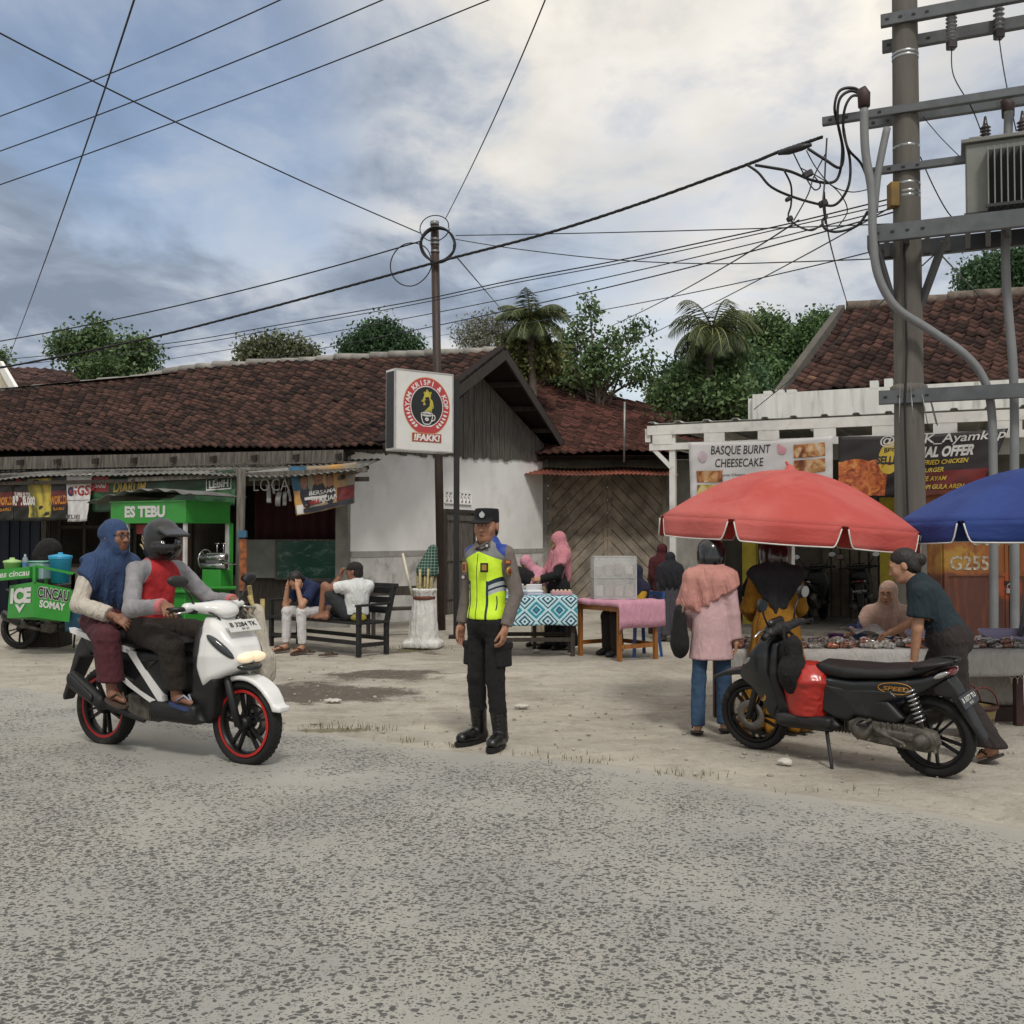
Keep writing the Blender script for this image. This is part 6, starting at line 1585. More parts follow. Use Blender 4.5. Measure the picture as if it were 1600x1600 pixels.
def table_people():
 # woman in pink headscarf behind the blue cloth table
 J = stand(1.56); J.update(elL=(.22, -.10, 1.0), elR=(-.22, -.10, 1.0), wrL=(.10, -.29, .94), wrR=(-.10, -.30, .93))
 f = Fig('person in pink headscarf and black dress packing food behind the blue cloth table', (.63, 13.75, 0), R(-74), 1.56, J, SKIN_B, face=(0, -.86, -.5), up=(0, -.5, .86))
 f.body({'L': ((-.5, -.8, .0), (-.6, .3, -.5), .7), 'R': ((.5, -.8, .0), (.6, .3, -.5), .7)}, headvox=.008, vox=.014)
 BL = cloth('black_dress_cloth', '#17171c', .5); f.shirt(BL, e=.016, wr=.014, ew=.012, hem=((0, 0, .75), (0, 0, -1)), collar=False); f.skirt(BL, r0=.15, r1=.27)
 f.hijab(cloth('pink_headscarf', '#b57780', .5), drop=.40, width=1.05, folds=.016, wr=.01, over=.012); f.shoes(PLD)
 # small figure in pale pink beside her
 J = stand(1.30, .9); J.update(neck=(0, -.14, 1.05), head=(0, -.24, 1.15), shL=(.13, -.10, 1.02), shR=(-.13, -.10, 1.02), elL=(.17, -.24, .82), elR=(-.17, -.24, .82), wrL=(.08, -.38, .80), wrR=(-.08, -.38, .78))
 f = Fig('person in pale pink scarf and cream sleeves leaning over the blue cloth table', (.40, 13.95, 0), R(-60), 1.30, J, SKIN_B, face=(0, -.7, -.7), up=(0, -.7, .7))
 f.body({'L': ((-.3, -.9, -.2), (-.5, .3, -.6), .5), 'R': ((.3, -.9, -.2), (.5, .3, -.6), .5)}, headvox=.009, vox=.014)
 CR = cloth('cream_cloth', '#b3a48f', .5); f.shirt(CR, e=.016, wr=.012, ew=.012, hem=((0, 0, .62), (0, 0, -1)), collar=False); f.skirt(CR, r0=.13, r1=.2)
 f.hijab(cloth('pale_pink_headscarf', '#bf8696', .5), drop=.30, width=1.0, wr=.012); f.shoes(PLD)
 # seated girl in navy scarf and yellow top
 J = stand(1.45, .9); d = -.42
 J.update(hip=(0, 0, .50), hipL=(.08, -.02, .49), hipR=(-.08, -.02, .49), knL=(.11, -.40, .50), knR=(-.11, -.40, .50), anL=(.11, -.38, .09), anR=(-.11, -.38, .09), toeL=(.12, -.52, .04), toeR=(-.12, -.52, .04), neck=(0, -.02, .92), head=(0, -.06, 1.04), shL=(.14, -.01, .87), shR=(-.14, -.01, .87), elL=(.17, -.12, .66), elR=(-.17, -.12, .66), wrL=(.08, -.30, .60), wrR=(-.08, -.30, .60))
 f = Fig('person in navy headscarf and yellow top seated on a blue plastic chair', (1.61, 13.0, 0), R(-66), 1.45, J, SKIN_B, face=(0, -1, -.15))
 f.body({'L': ((-.3, -.9, -.2), (-.5, .3, -.6), .5), 'R': ((.3, -.9, -.2), (.5, .3, -.6), .5)}, headvox=.009, vox=.014)
 f.shirt(cloth('mustard_yellow_top', '#a8861e', .5), e=.016, wr=.012, ew=.012, hem=((0, 0, .44), (0, 0, -1)), collar=False); f.pants(cloth('dark_brown_skirt_cloth', '#33271f', .5), e=.02, to=.9, flare=.03)
 f.hijab(cloth('navy_headscarf', '#1f2440', .5), drop=.26, width=1.0, wr=.012); f.shoes(PLD)
 # two girls standing by the canopy post, backs to the road
 J = stand(1.28, .88, .08); f = Fig('person in long black headscarf and grey dress standing by the white canopy post', (2.30, 14.9, 0), R(168), 1.28, J, SKIN_B, face=(.1, -1, -.1))
 f.body({}, headvox=.010, vox=.015, bits=False); GD = cloth('charcoal_grey_dress', '#4a4850', .5); f.shirt(GD, e=.016, wr=.012, ew=.012, hem=((0, 0, .62), (0, 0, -1)), collar=False); f.skirt(GD, r0=.15, r1=.23, hem=.09)
 f.hijab(cloth('black_headscarf', '#2b2b33', .5), drop=.44, width=1.1, wr=.012, over=.01); f.sandals(mat('pale_sandal', '#8f8880', .7))
 J = stand(1.40, .9, .08); f = Fig('person in maroon headscarf half hidden behind the grey dress', (2.27, 15.5, 0), R(150), 1.40, J, SKIN_B, face=(.3, -1, -.1))
 f.body({}, headvox=.010, vox=.015, bits=False); f.shirt(cloth('maroon_dress', '#4a1d24', .5), e=.02, wr=.012, hem=((0, 0, .7), (0, 0, -1)), collar=False); f.skirt(cloth('maroon_dress', '#4a1d24'), r0=.14, r1=.2); f.hijab(cloth('maroon_headscarf', '#5c1f28', .5), drop=.34, wr=.012); f.shoes(PLD)
table_people()
def customers():
 # pink shirt, jeans and black helmet, back to the road
 g = gp(1112, 1146); H = 1.44
 J = stand(H, .92, .085); J.update(elR=(-.168, .03, .90), elL=(.175, .0, .93), wrR=(-.185, .02, .70), wrL=(.16, -.16, .80), anL=(.10, .10, .07), anR=(-.09, -.02, .07), toeL=(.12, -.07, .03), toeR=(-.12, -.18, .03), knL=(.09, .03, .42), knR=(-.09, -.03, .42), neck=(0, -.01, 1.235), head=(0, -.05, 1.33))
 # the figure faces away: its right hand is on the right in the photo
 for a, b in (('elL', 'elR'), ('wrL', 'wrR')): pass
 f = Fig('person in pink shirt, jeans and black helmet at the food table, back turned', g, R(168), H, J, SKIN_B, face=(.15, -1, -.28), build=.84)
 f.body({'R': ((.05, -.15, -1), (1, 0, 0), .5), 'L': ((-.2, -.7, -.5), (-1, 0, 0), .5)}, headvox=.009, vox=.013, bits=False)
 PK = cloth('dusty_pink_shirt', '#ba9a9c', .3); f.shirt(PK, e=.014, wr=.005, ew=.010, hem=((0, 0, .56), (0, 0, -1)), collar=False, flare=.30, vox=.009, cuff=.93)
 f.pants(cloth('blue_denim', '#2f4a66', .4), e=.006, to=1.0, flare=.020, wr=.012, vox=.009, hem=.072)
 f.hijab(cloth('salmon_headscarf', '#b9837a', .5), drop=.26, width=1.0, wr=.012, folds=.014, over=.004, vox=.0085, cut=lambda u, v: np.where(v < .03, -.20 - .62 * np.clip(u, -.3, .2), -.2 + .4 * np.abs(u)))
 h = f.helmet(mat('black_gloss_helmet', '#16171a', .2, var=.1, coat=.5), band=mat('beige_helmet_band', '#8c8167', .6)); f.sandals(mat('dark_slipper', '#2a2420', .7))
 T = thing('shoulder_bag', 'black shoulder bag hanging at the side of the pink shirt', 'bag', g + Vector((-.235, .03, .80)), R(10))
 BB = cloth('black_soft_bag', '#18181b', .5); q = SDF(.0095); q.cap((0, 0, .10), (0, 0, -.12), .07, .12, k=.03, flat=(1, 0, 0), fl=.55); q.build('bag_body', BB, T, wrinkle=.014)
 mb = MB(); mb.tube([(0, .06, .10), (.06, .03, .38), (.09, .02, .44), (.07, -.03, .38), (.0, -.06, .10)], .010, mat('beige_strap', '#a8937d', .7), 6); mb.build('strap', T)
 # mustard dress, black scarf, maroon helmet
 H = 1.45; J = stand(H, .98, .09); J.update(elL=(.20, -.06, .93), elR=(-.20, -.06, .93), wrL=(.13, -.28, .86), wrR=(-.14, -.28, .86), neck=(0, -.03, 1.235), head=(0, -.07, 1.33))
 f = Fig('person in mustard dress, black scarf and maroon helmet at the food table, back turned', (2.02, 7.86, 0), R(176), H, J, SKIN_B, face=(0, -1, -.3), build=.92)
 f.body({'L': ((-.2, -.9, -.2), (-1, 0, -.3), .6), 'R': ((.2, -.9, -.2), (1, 0, -.3), .6)}, headvox=.010, vox=.014, bits=False)
 MU = cloth('mustard_dress', '#94660f', .5); f.shirt(MU, e=.014, wr=.014, ew=.022, hem=((0, 0, .62), (0, 0, -1)), collar=False); f.skirt(MU, r0=.17, r1=.30, hem=.05, folds=.022, nf=14)
 f.hijab(cloth('charcoal_headscarf', '#2a2930', .5), drop=.3, width=1.06, wr=.012, folds=.007, over=.010, vox=.0085, cut=lambda u, v: np.where(v < .02, -.33 + 1.5 * np.abs(u), -.25 + .4 * np.abs(u)))
 f.helmet(mat('dark_maroon_helmet', '#2b1416', .22, var=.1, coat=.5)); f.shoes(PLD)
 # seller behind the table
 J = stand(1.5); J.update(hip=(0, 0, .42), hipL=(.08, -.02, .42), hipR=(-.08, -.02, .42), knL=(.12, -.38, .46), knR=(-.12, -.38, .46), anL=(.12, -.36, .08), anR=(-.12, -.36, .08), toeL=(.12, -.5, .04), toeR=(-.12, -.5, .04), neck=(0, -.03, .84), head=(0, -.07, .965), shL=(.16, -.02, .785), shR=(-.16, -.02, .785), elL=(.22, -.12, .57), elR=(-.26, -.16, .60), wrL=(.14, -.30, .66), wrR=(-.34, -.36, .66))
 f = Fig('person in beige headscarf and glasses seated behind the food table', (3.46, 9.45, 0), R(-16), 1.5, J, SKIN_B, face=(-.35, -1, -.12))
 f.body({'L': ((-.2, -.9, -.2), (-.6, .3, -.6), .5), 'R': ((-.2, -.9, -.2), (.5, .3, -.6), .5)}, headvox=.008, vox=.014)
 f.shirt(cloth('blue_blouse', '#2f4474', .5), e=.014, wr=.012, ew=.014, collar=False); f.skirt(cloth('blue_blouse', '#2f4474'), top=(0, -.05, .5), r0=.16, r1=.28, hem=.06)
 f.hijab(cloth('beige_headscarf', '#a98e80', .5), drop=.40, width=1.0, wr=.012, cut=lambda u, v: -.40 + 2.2 * np.maximum(0, np.abs(u) - .10))
 mb = MB(); P = lambda *a: Vector(f.hp(a))
 for s_ in (-1, 1): mb.tube([P(s_ * .031 + .022 * math.cos(a), -.103, .009 + .017 * math.sin(a)) for a in [2 * math.pi * i / 10 for i in range(10)]], .002, BLACKP, 5, closed=True)
 mb.tube([P(-.009, -.105, .012), P(.009, -.105, .012)], .002, BLACKP, 5); mb.build('glasses', f.root)
 # woman in teal shirt bending over the table
 J = dict(hip=(0, 0, .80), hipL=(-.03, -.085, .77), hipR=(.03, .085, .77), knL=(.0, -.10, .43), knR=(-.05, .22, .44), anL=(.16, -.28, .085), anR=(-.12, .30, .075), toeL=(.09, -.22, .03), toeR=(-.26, .38, .03),
    neck=(-.17, .10, 1.165), head=(-.255, .135, 1.275), shL=(-.21, -.065, 1.10), shR=(-.09, .24, 1.10), elL=(-.24, -.06, .86), elR=(-.02, .40, .90), wrL=(-.25, -.02, .635), wrR=(-.18, .55, .78))
 f = Fig('person in dark teal shirt with hair in a bun bending over the food table', (2.98, 7.0, 0), 0, 1.56, J, SKIN_B, face=(-.85, .42, -.40), up=(-.4, .2, .9), build=1.0)
 f.body({'L': ((-.1, .1, -1), (-.3, 1, 0), .4), 'R': ((-.6, .7, -.3), (0, 0, -1), .5)}, headvox=.007, vox=.012)
 f.shirt(cloth('dark_teal_shirt', '#1f333d', .5), e=.018, sleeve='short', wr=.014, ew=.016, vox=.009, hem=((.02, -.02, .735), (.35, -.2, -.9)), collar=False)
 f.pants(cloth('dark_brown_wide_trousers', '#322a29', .5), e=.022, to=1.0, flare=.035, wr=.018, vox=.009, hem=.105)
 f.hair(bun=True); f.sandals(mat('dark_slipper', '#2a2420', .7))
customers()
# ------------------------------------------------------------------ bench, sack, small tables
def P2(loc, rz, p): c, s_ = math.cos(rz), math.sin(rz); return Vector((loc.x + p[0] * c - p[1] * s_, loc.y + p[0] * s_ + p[1] * c, p[2]))
def bench():
 B = mat('black_painted_wood', '#191a1c', .5, var=.3, vscale=6, stretch=(1, 6, 6), dirt='#46423c', dirt_amt=.35, dscale=5)
 T = thing('bench', 'black wooden bench with slatted back in front of the old house', 'bench', BENCH_LOC, BENCH_RZ); L = 1.95
 mb = MB()
 for i in range(5): mb.beam((-.02, .02 + i * .105, .415), (L + .02, .02 + i * .105, .415), .092, .03, B, bev=.004)
 mb.build('seat', T)
 mb = MB()
 for i in range(3): mb.beam((0, .50 + .035 * i, .56 + i * .125), (L, .50 + .035 * i, .56 + i * .125), .025, .085, B, bev=.004)
 mb.beam((-.03, .60, .875), (L + .03, .60, .875), .05, .05, B, bev=.004); mb.build('backrest', T)
 for x in (.03, L - .03):
  mb = MB(); mb.beam((x, .02, 0), (x, .02, .62), .055, .055, B, bev=.004); mb.build('leg', T)
  mb = MB(); mb.beam((x, .47, 0), (x, .47, .42), .055, .055, B, bev=.004); mb.beam((x, .47, .40), (x, .60, .88), .055, .05, B); mb.build('leg', T)
  mb = MB(); mb.beam((x, -.02, .635), (x, .52, .65), .06, .03, B, bev=.004); mb.build('armrest', T)
 mb = MB(); mb.beam((.03, .02, .17), (L - .03, .02, .17), .04, .05, B); mb.beam((.03, .47, .20), (L - .03, .47, .20), .04, .05, B)
 for x in (.03, L - .03): mb.beam((x, .02, .14), (x, .47, .14), .04, .05, B)
 mb.build('stretcher', T)
 q = SDF(.009); q.ell((0, 0, .05), (.10, .07, .055)); q.cap((0, 0, .09), (.02, 0, .15), .03, .02, k=.03); V, Q = q.data(relax=1, wrinkle=.016, wscale=(16, 16, 16))
 o = link('plastic_bag', mesh_np('plastic_bag', V, Q, True, None, [mat('dull_yellow_plastic', '#8f8232', .35, var=.2)])); tag(o, 'small yellow plastic bag on the right end of the black bench', 'bag'); o.location = P2(BENCH_LOC, BENCH_RZ, (1.84, .08, .43))
 SM = mat('brown_sandal', '#4a3a30', .7)
 for px, py, rz, lab in ((477, 1022, 12, 'brown sandal on the dirt under the bent person on the bench'), (513, 1026, 28, 'brown sandal on the dirt nearer the right leg of the bench')):
  mb = MB(); n = 16; prof = []
  for i in range(n): a = 2 * math.pi * i / n; prof.append((.13 * math.cos(a), (.044 + .008 * math.cos(a)) * math.sin(a)))
  mb.prism(prof, (0, 0, 0), (1, 0, 0), (0, 1, 0), .018, SM)
  for s_ in (-1, 1): mb.tube([(.07, 0, .018), (.03, s_ * .025, .045), (-.03, s_ * .046, .02)], .007, SM, 6)
  mb.solo('sandal', lab, 'sandal', gp(px, py) + Vector((0, 0, .015)), R(rz))
 # dark seat and clutter against the wall
 T = thing('plank_seat', 'low dark plank seat against the stained wall behind the bench', 'seat', (-1.75, 15.6, 0), R(25)); mb = MB()
 mb.box((0, 0, .42), (.9, .3, .04), WOODD); mb.build('seat', T); mb = MB(); mb.box((0, .2, .68), (.9, .03, .14), WOODD, (R(-8), 0, 0)); mb.build('backrest', T)
 for x in (-.4, .4):
  for y in (-.1, .16): mb = MB(); mb.beam((x, y, 0), (x, y, .42 if y < 0 else .75), .05, .05, WOODD); mb.build('leg', T)
bench()
def sack():
 g = gp(661, 1012)
 T = thing('cane_sack', 'white woven sack of peeled sugarcane standing beside the steel pole', 'sack', g, R(-8))
 SW = cloth('white_woven_sack', '#cfceca', .6, 12)
 q = SDF(.011); q.cap((0, 0, .06), (.02, 0, .66), .215, .155, k=.03, flat=(0, 1, 0), fl=.85).box((0, 0, .05), (.26, .19, .05), .04, k=.05); q.cap((.02, 0, .66), (.02, 0, .78), .13, .17, k=.02); q.plane((0, 0, .005), (0, 0, -1)); q.plane((0, 0, .80), (0, 0, 1))
 V, Q = q.data(relax=1, wrinkle=.018, wscale=(11, 11, 3.5), seed=3, disp=lambda V: .003 * np.sin(np.arctan2(V[:, 1], V[:, 0]) * 13 + V[:, 2] * 3))
 link('sack_body', mesh_np('sack', V, Q, True, None, [SW]), T)
 mb = MB(); mb.lathe([(.148, .655), (.158, .67), (.158, .69), (.148, .705)], mat('red_brown_cord', '#6a3a2e', .8), 20, (.02, 0, 0)); mb.build('tie_band', T)
 CN = mat('peeled_cane', '#ab9d72', .7, var=.25, vscale=14, stretch=(1, 1, 6)); r2 = random.Random(3)
 for i in range(11):
  a = i * 2.4; r = .03 + .09 * (i / 11) ** .5; mb = MB(); mb.tube([(.02 + r * math.cos(a), r * math.sin(a), .6), (.04 + r * 1.25 * math.cos(a), r * 1.25 * math.sin(a), 1.02 + r2.uniform(-.04, .1))], r2.uniform(.016, .022), CN, 8); mb.build('cane_stalk', T)
 mb = MB(); mb.tube([(-.14, -.05, .70), (-.28, -.03, 1.28)], [.02, .016], mat('pale_stick', '#c9c3ae', .7), 8); mb.build('cane_stalk', T, 'long pale leaning stick')
 t = NT('green_checked_cloth'); sx = t.N('ShaderNodeSeparateXYZ'); t.L.new(t.coord((24, 24, 24)), sx.inputs[0])
 def ln(v): return t.math('LESS_THAN', t.math('FRACT', v), .16)
 l1 = t.math('MAXIMUM', ln(sx.outputs[0]), ln(sx.outputs[2])); t.put(t.b.inputs['Base Color'], t.mix(t.math('MULTIPLY', l1, .75), lin('#183c33'), lin('#8b9d90'))); t.b.inputs['Roughness'].default_value = .9
 q = SDF(.010); q.cap((.06, 0, 1.05), (.13, .01, 1.33), .155, .07, k=.04, flat=(0, 1, 0), fl=.8); q.plane((0, 0, .97), (0, 0, -1)); o = q.build('checked_cloth', t.m, None, wrinkle=.014, wscale=(9, 9, 4)); o.location = g; o.rotation_euler = (0, 0, R(-8))
 tag(o, 'green and white checked cloth draped over the sugarcane sack', 'cloth')
sack()
def front_tables():
 t = NT('teal_diamond_cloth'); sx = t.N('ShaderNodeSeparateXYZ'); t.L.new(t.coord(), sx.inputs[0]); U = t.math('MULTIPLY', sx.outputs[0], 3.5); Vv = t.math('MULTIPLY', t.math('ADD', sx.outputs[2], t.math('MULTIPLY', sx.outputs[1], 1.0)), 3.5)
 f = lambda x: t.math('ABSOLUTE', t.math('SUBTRACT', t.math('FRACT', x), .5))
 dd = t.math('ADD', f(U), f(Vv)); w = t.math('ADD', dd, t.math('MULTIPLY', t.math('SUBTRACT', t.noise(t.coord(), 60, 2), .5), .05))
 rr = t.math('FRACT', t.math('MULTIPLY', w, 5.0))
 cr = t.N('ShaderNodeValToRGB'); t.L.new(w, cr.inputs[0]); cr.color_ramp.interpolation = 'CONSTANT'; e = cr.color_ramp.elements
 cols = [(0, '#173a55'), (.07, '#b5d2d8'), (.17, '#153e5a'), (.27, '#b0d0d6'), (.38, '#17465f'), (.46, '#b0d0d6'), (.60, '#1f8298'), (.74, '#a8cbd2'), (.82, '#174a66'), (.90, '#1f8298')]
 e[0].position, e[0].color = 0, (*lin(cols[0][1]), 1); e[1].position, e[1].color = cols[-1][0], (*lin(cols[-1][1]), 1)
 for p, c in cols[1:-1]: k = e.new(p); k.color = (*lin(c), 1)
 t.put(t.b.inputs['Base Color'], cr.outputs[0]); t.b.inputs['Roughness'].default_value = .7
 Y = 12.72; x0, x1 = -.22, .80; c = Vector(((x0 + x1) / 2, Y + .28, 0)); hw = (x1 - x0) / 2
 T = thing('table', 'dark legged table under the blue patterned cloth', 'table', c, R(2)); mb = MB(); mb.box((0, 0, .745), (hw * 2 - .04, .52, .03), WOODD); mb.build('tabletop', T)
 for sx_ in (-1, 1):
  for sy in (-1, 1): mb = MB(); mb.beam((sx_ * (hw - .05), sy * .22, 0), (sx_ * (hw - .05), sy * .22, .73), .05, .05, WOODD); mb.build('leg', T)
 mb = MB(); mb.beam((-hw + .05, -.22, .22), (hw - .05, -.22, .22), .03, .05, WOODD); mb.beam((-hw + .05, .22, .25), (hw - .05, .22, .25), .03, .05, WOODD); mb.build('stretcher', T)
 def cl(u, v):
  x = -hw + 2 * hw * u; s = v * 1.15
  if s < .60: return Vector((x, .30 - s, .765))
  return Vector((x, -.30 - .012 * math.sin(x * 17) * (s - .6) - .02 * (s - .6), .765 - (s - .60) * .66 + .006 * math.sin(x * 9)))
 mb = MB(); mb.sheet(cl, 60, 24, t.m, .004); mb.solo('tablecloth', 'blue and white diamond patterned cloth on the table behind the officer', 'tablecloth', c, R(2))
 # goods on it
 WB = mat('white_styrofoam', '#cfd0d2', .7, var=.05); LB = mat('pale_lilac_tray', '#b9b4c6', .5)
 for x, y, n, lab in ((-.24, .02, 3, 'white foam lunch tray on the blue cloth at the left'), (-.02, -.05, 2, 'white foam lunch tray on the blue cloth next to the pink scarf')):
  mb = MB(); mb.box((0, 0, .015), (.20, .16, .03), LB, None, .006); mb.box((0, 0, .045), (.21, .17, .03), WB, None, .008); mb.box((.03, .07, .09), (.2, .02, .08), WB, (R(20), 0, 0)); mb.solo('lunch_tray', lab, 'tray', c + Vector((x, y, .768)), R(8 * n))
 mb = MB(); mb.box((0, 0, .025), (.26, .16, .05), mat('pink_paper_box', '#b88a92', .7), None, .006);
 for i in range(5): mb.ball((-.10 + i * .05, -.01, .055), (.022, .035, .016), mat('cream_bun', '#c7b79a', .7), 8)
 mb.solo('snack_box', 'pink snack box of buns at the right end of the blue cloth', 'box', c + Vector((.33, -.12, .770)), R(3))
 # yellow wooden table, pink cloth
 YW = mat('varnished_yellow_wood', '#8f5a24', .45, var=.25, vscale=6, stretch=(6, 6, .7), dirt='#5a3a1c', dirt_amt=.4)
 a, b = gp(907, 1026), gp(968, 1035); rz = math.atan2(b.y - a.y, b.x - a.x); L, D = (b - a).length, .58
 T = thing('table', 'varnished yellow wooden table under the pink cloth', 'table', a, rz)
 for x in (0, L):
  for y in (0, D): mb = MB(); mb.beam((x, y, 0), (x, y, .70), .05, .05, YW, bev=.003); mb.build('leg', T)
 mb = MB(); mb.box((L / 2, D / 2, .705), (L + .1, D + .1, .03), YW); mb.build('tabletop', T)
 mb = MB()
 for y in (0, D): mb.beam((0, y, .64), (L, y, .64), .03, .08, YW)
 for x in (0, L): mb.beam((x, 0, .638), (x, D, .638), .03, .08, YW)
 mb.build('apron', T); mb = MB()
 for x in (0, L): mb.beam((x, 0, .18), (x, D, .18), .03, .05, YW)
 mb.beam((0, D, .182), (L, D, .182), .03, .05, YW); mb.build('stretcher', T)
 PC = cloth('pink_tablecloth', '#bd8a9c', .4)
 def pc(u, v):
  x = -.14 + (L + .30) * u; y = -.10 + (D + .2) * v; z = .728; d = 0
  if x > L + .07: d = x - L - .07; z -= d * 3.6; x = L + .07 + d * .08
  if x < -.07: z -= (-.07 - x) * 2.0; x = -.075
  if y < -.06: z -= (-.06 - y) * 1.6; y = -.062
  return Vector((x, y, z + .004 * math.sin(x * 23 + y * 11)))
 mb = MB(); mb.sheet(pc, 40, 30, PC, .004); mb.solo('tablecloth', 'plain pink cloth on the yellow wooden table', 'tablecloth', a, rz)
 # clear display case
 q = P2(a, rz, (L * .40, D * .5, .735)); T = thing('display_case', 'clear plastic display case of packed food on the pink cloth', 'display case', q, R(4))
 GL = mat('clear_plastic_sheet', '#d8dcdb', .12, alpha=.28, var=.05); FR = mat('grey_plastic_edge', '#a9aaa8', .5)
 w, d, h = .52, .30, .52
 for nm, pos, size in (('panel', (0, -d / 2, h / 2), (w, .006, h)), ('panel', (0, d / 2, h / 2), (w, .006, h)), ('panel', (-w / 2, 0, h / 2), (.006, d, h)), ('panel', (w / 2, 0, h / 2), (.006, d, h)), ('panel', (0, 0, h), (w, d, .006))):
  mb = MB(); mb.box(pos, size, GL); mb.build(nm, T)
 mb = MB();
 for x in (-w / 2, w / 2):
  for y in (-d / 2, d / 2): mb.beam((x, y, 0), (x, y, h), .012, .012, FR)
 for z in (.006, h * .5, h):
  for y in (-d / 2, d / 2): mb.beam((-w / 2, y, z), (w / 2, y, z), .012, .012, FR)
  for x in (-w / 2, w / 2): mb.beam((x, -d / 2, z), (x, d / 2, z), .011, .011, FR)
 mb.build('edge_frame', T); mb = MB(); mb.box((0, 0, h * .5), (w - .02, d - .02, .008), FR); mb.build('shelf', T)
 r2 = random.Random(5)
 for z in (.012, h * .5 + .008):
  for i in range(4):
   for k in range(2):
    mb = MB(); c2 = r2.choice(['#a8a49a', '#8c7f66', '#b9b4ac', '#9a9078']); mb.box((0, 0, .07), (.095, .10, r2.uniform(.10, .16)), mat('packed_food_' + c2[1:], c2, .4), (0, 0, r2.uniform(-.2, .2)), .012)
    o = mb.solo('food_pack', 'small packed food portion inside the clear display case', 'food', q + Vector((-.19 + i * .125, -.06 + k * .12, z + .012)), 0, 'food packs in the display case')
 # blue plastic chair for the seated girl
 BP = mat('blue_plastic_chair', '#2b4f86', .45); p = Vector((1.61, 13.0, 0)); T = thing('chair', 'blue plastic chair under the person in the yellow top', 'chair', p, R(-66))
 q2 = SDF(.010); q2.box((0, .0, .415), (.20, .20, .014), .012); q2.build('seat', BP, T); mb = MB()
 for x in (-.17, .17): mb.beam((x, .19, .40), (x * .95, .26, .80), .035, .025, BP)
 for i in range(4): mb.beam((-.16, .22 + i * .012, .55 + i * .075), (.16, .22 + i * .012, .55 + i * .075), .015, .055, BP)
 mb.build('backrest', T)
 for x in (-1, 1):
  for y in (-1, 1): mb = MB(); mb.beam((x * .17, y * .16, .41), (x * .21, y * .20, 0), .04, .03, BP); mb.build('leg', T)
 # crate, chair with black bags behind the blue cloth
 T = thing('crate', 'green and pale blue plastic crate on a stool behind the officer', 'crate', (.10, 13.75, .55), R(6)); GC = mat('green_crate_plastic', '#2b7d63', .5); BC = mat('pale_blue_crate_plastic', '#7d9db0', .5)
 mb = MB()
 for x, y, sx_, sy in ((0, -.16, .44, .02), (0, .16, .44, .02), (-.21, 0, .02, .3), (.21, 0, .02, .3)): mb.box((x, y, .13), (sx_, sy, .22), GC)
 mb.box((0, 0, .01), (.42, .32, .02), GC); mb.build('crate_body', T); mb = MB()
 for x, y, sx_, sy in ((0, -.17, .48, .03), (0, .17, .48, .03), (-.225, 0, .03, .32), (.225, 0, .03, .32)): mb.box((x, y, .255), (sx_, sy, .04), BC)
 mb.build('rim', T)
 mb = MB(); mb.box((.10, 13.75, .53), (.5, .4, .04), WOODD)
 T2 = thing('stool', 'dark wooden stool carrying the green crate', 'stool', (.10, 13.75, 0)); m2 = MB(); m2.box((0, 0, .53), (.5, .4, .035), WOODD); m2.build('seat', T2)
 for x in (-.2, .2):
  for y in (-.15, .15): m2 = MB(); m2.beam((x, y, 0), (x, y, .52), .045, .045, WOODD); m2.build('leg', T2)
 BB = cloth('black_backpack_cloth', '#151519', .5); T = thing('backpack', 'black backpack piled on the green crate', 'backpack', (.08, 13.75, .82), R(10)); q2 = SDF(.011); q2.ell((-.04, 0, .14), (.21, .15, .16)).ell((.16, .02, .10), (.14, .13, .12), k=.05).cap((-.16, 0, .30), (-.06, 0, .36), .03, k=.04); q2.build('bag_body', BB, T, wrinkle=.022, wscale=(8, 8, 6))
 mb = MB(); mb.tube([(-.12, -.10, .26), (-.02, -.16, .16), (.05, -.16, .03)], .014, BB, 6); mb.build('strap', T)
 # chip of paper litter and stones on the dirt
 LT = mat('paper_litter', '#bdb9b0', .8)
 for px, py, s, lab in ((1226, 1196, .05, 'crumpled white litter on the dirt beside the black scooter'), (815, 1108, .07, 'flat white litter scrap behind the officer boots'), (520, 1100, .08, 'pale litter scrap in the damp patch'), (838, 1020, .05, 'white litter scrap below the blue tablecloth')):
  q2 = SDF(.006); q2.ell((0, 0, s * .25), (s, s * .7, s * (.45 if s < .055 else .15))); V, Q = q2.data(relax=0, wrinkle=s * .45, wscale=(30, 30, 30), seed=px); o = link('litter', mesh_np('litter', V, Q, False, None, [LT])); tag(o, lab, 'litter'); o.location = gp(px, py) + Vector((0, 0, .012))
 ST = mat('grey_stone', '#a29b8e', .9, var=.3); r3 = random.Random(12); V = []; mb = MB()
 for i in range(600):
  x = r3.uniform(-6, 4.5); y = road_edge(x) + abs(r3.gauss(0, 2.2)) + .1; s = r3.uniform(.004, .016) * (1.5 if r3.random() < .08 else 1); mb.ball((x, y, .006), (s * r3.uniform(.8, 1.4), s, s * .6), ST, 6)
 o = mb.build('gravel'); tag(o, 'loose gravel scattered on the dirt', 'gravel', kind='stuff')
 gm = mat('dry_grass', '#5d5c34', .8, var=.4, vscale=12); gr = random.Random(4); mb = MB()
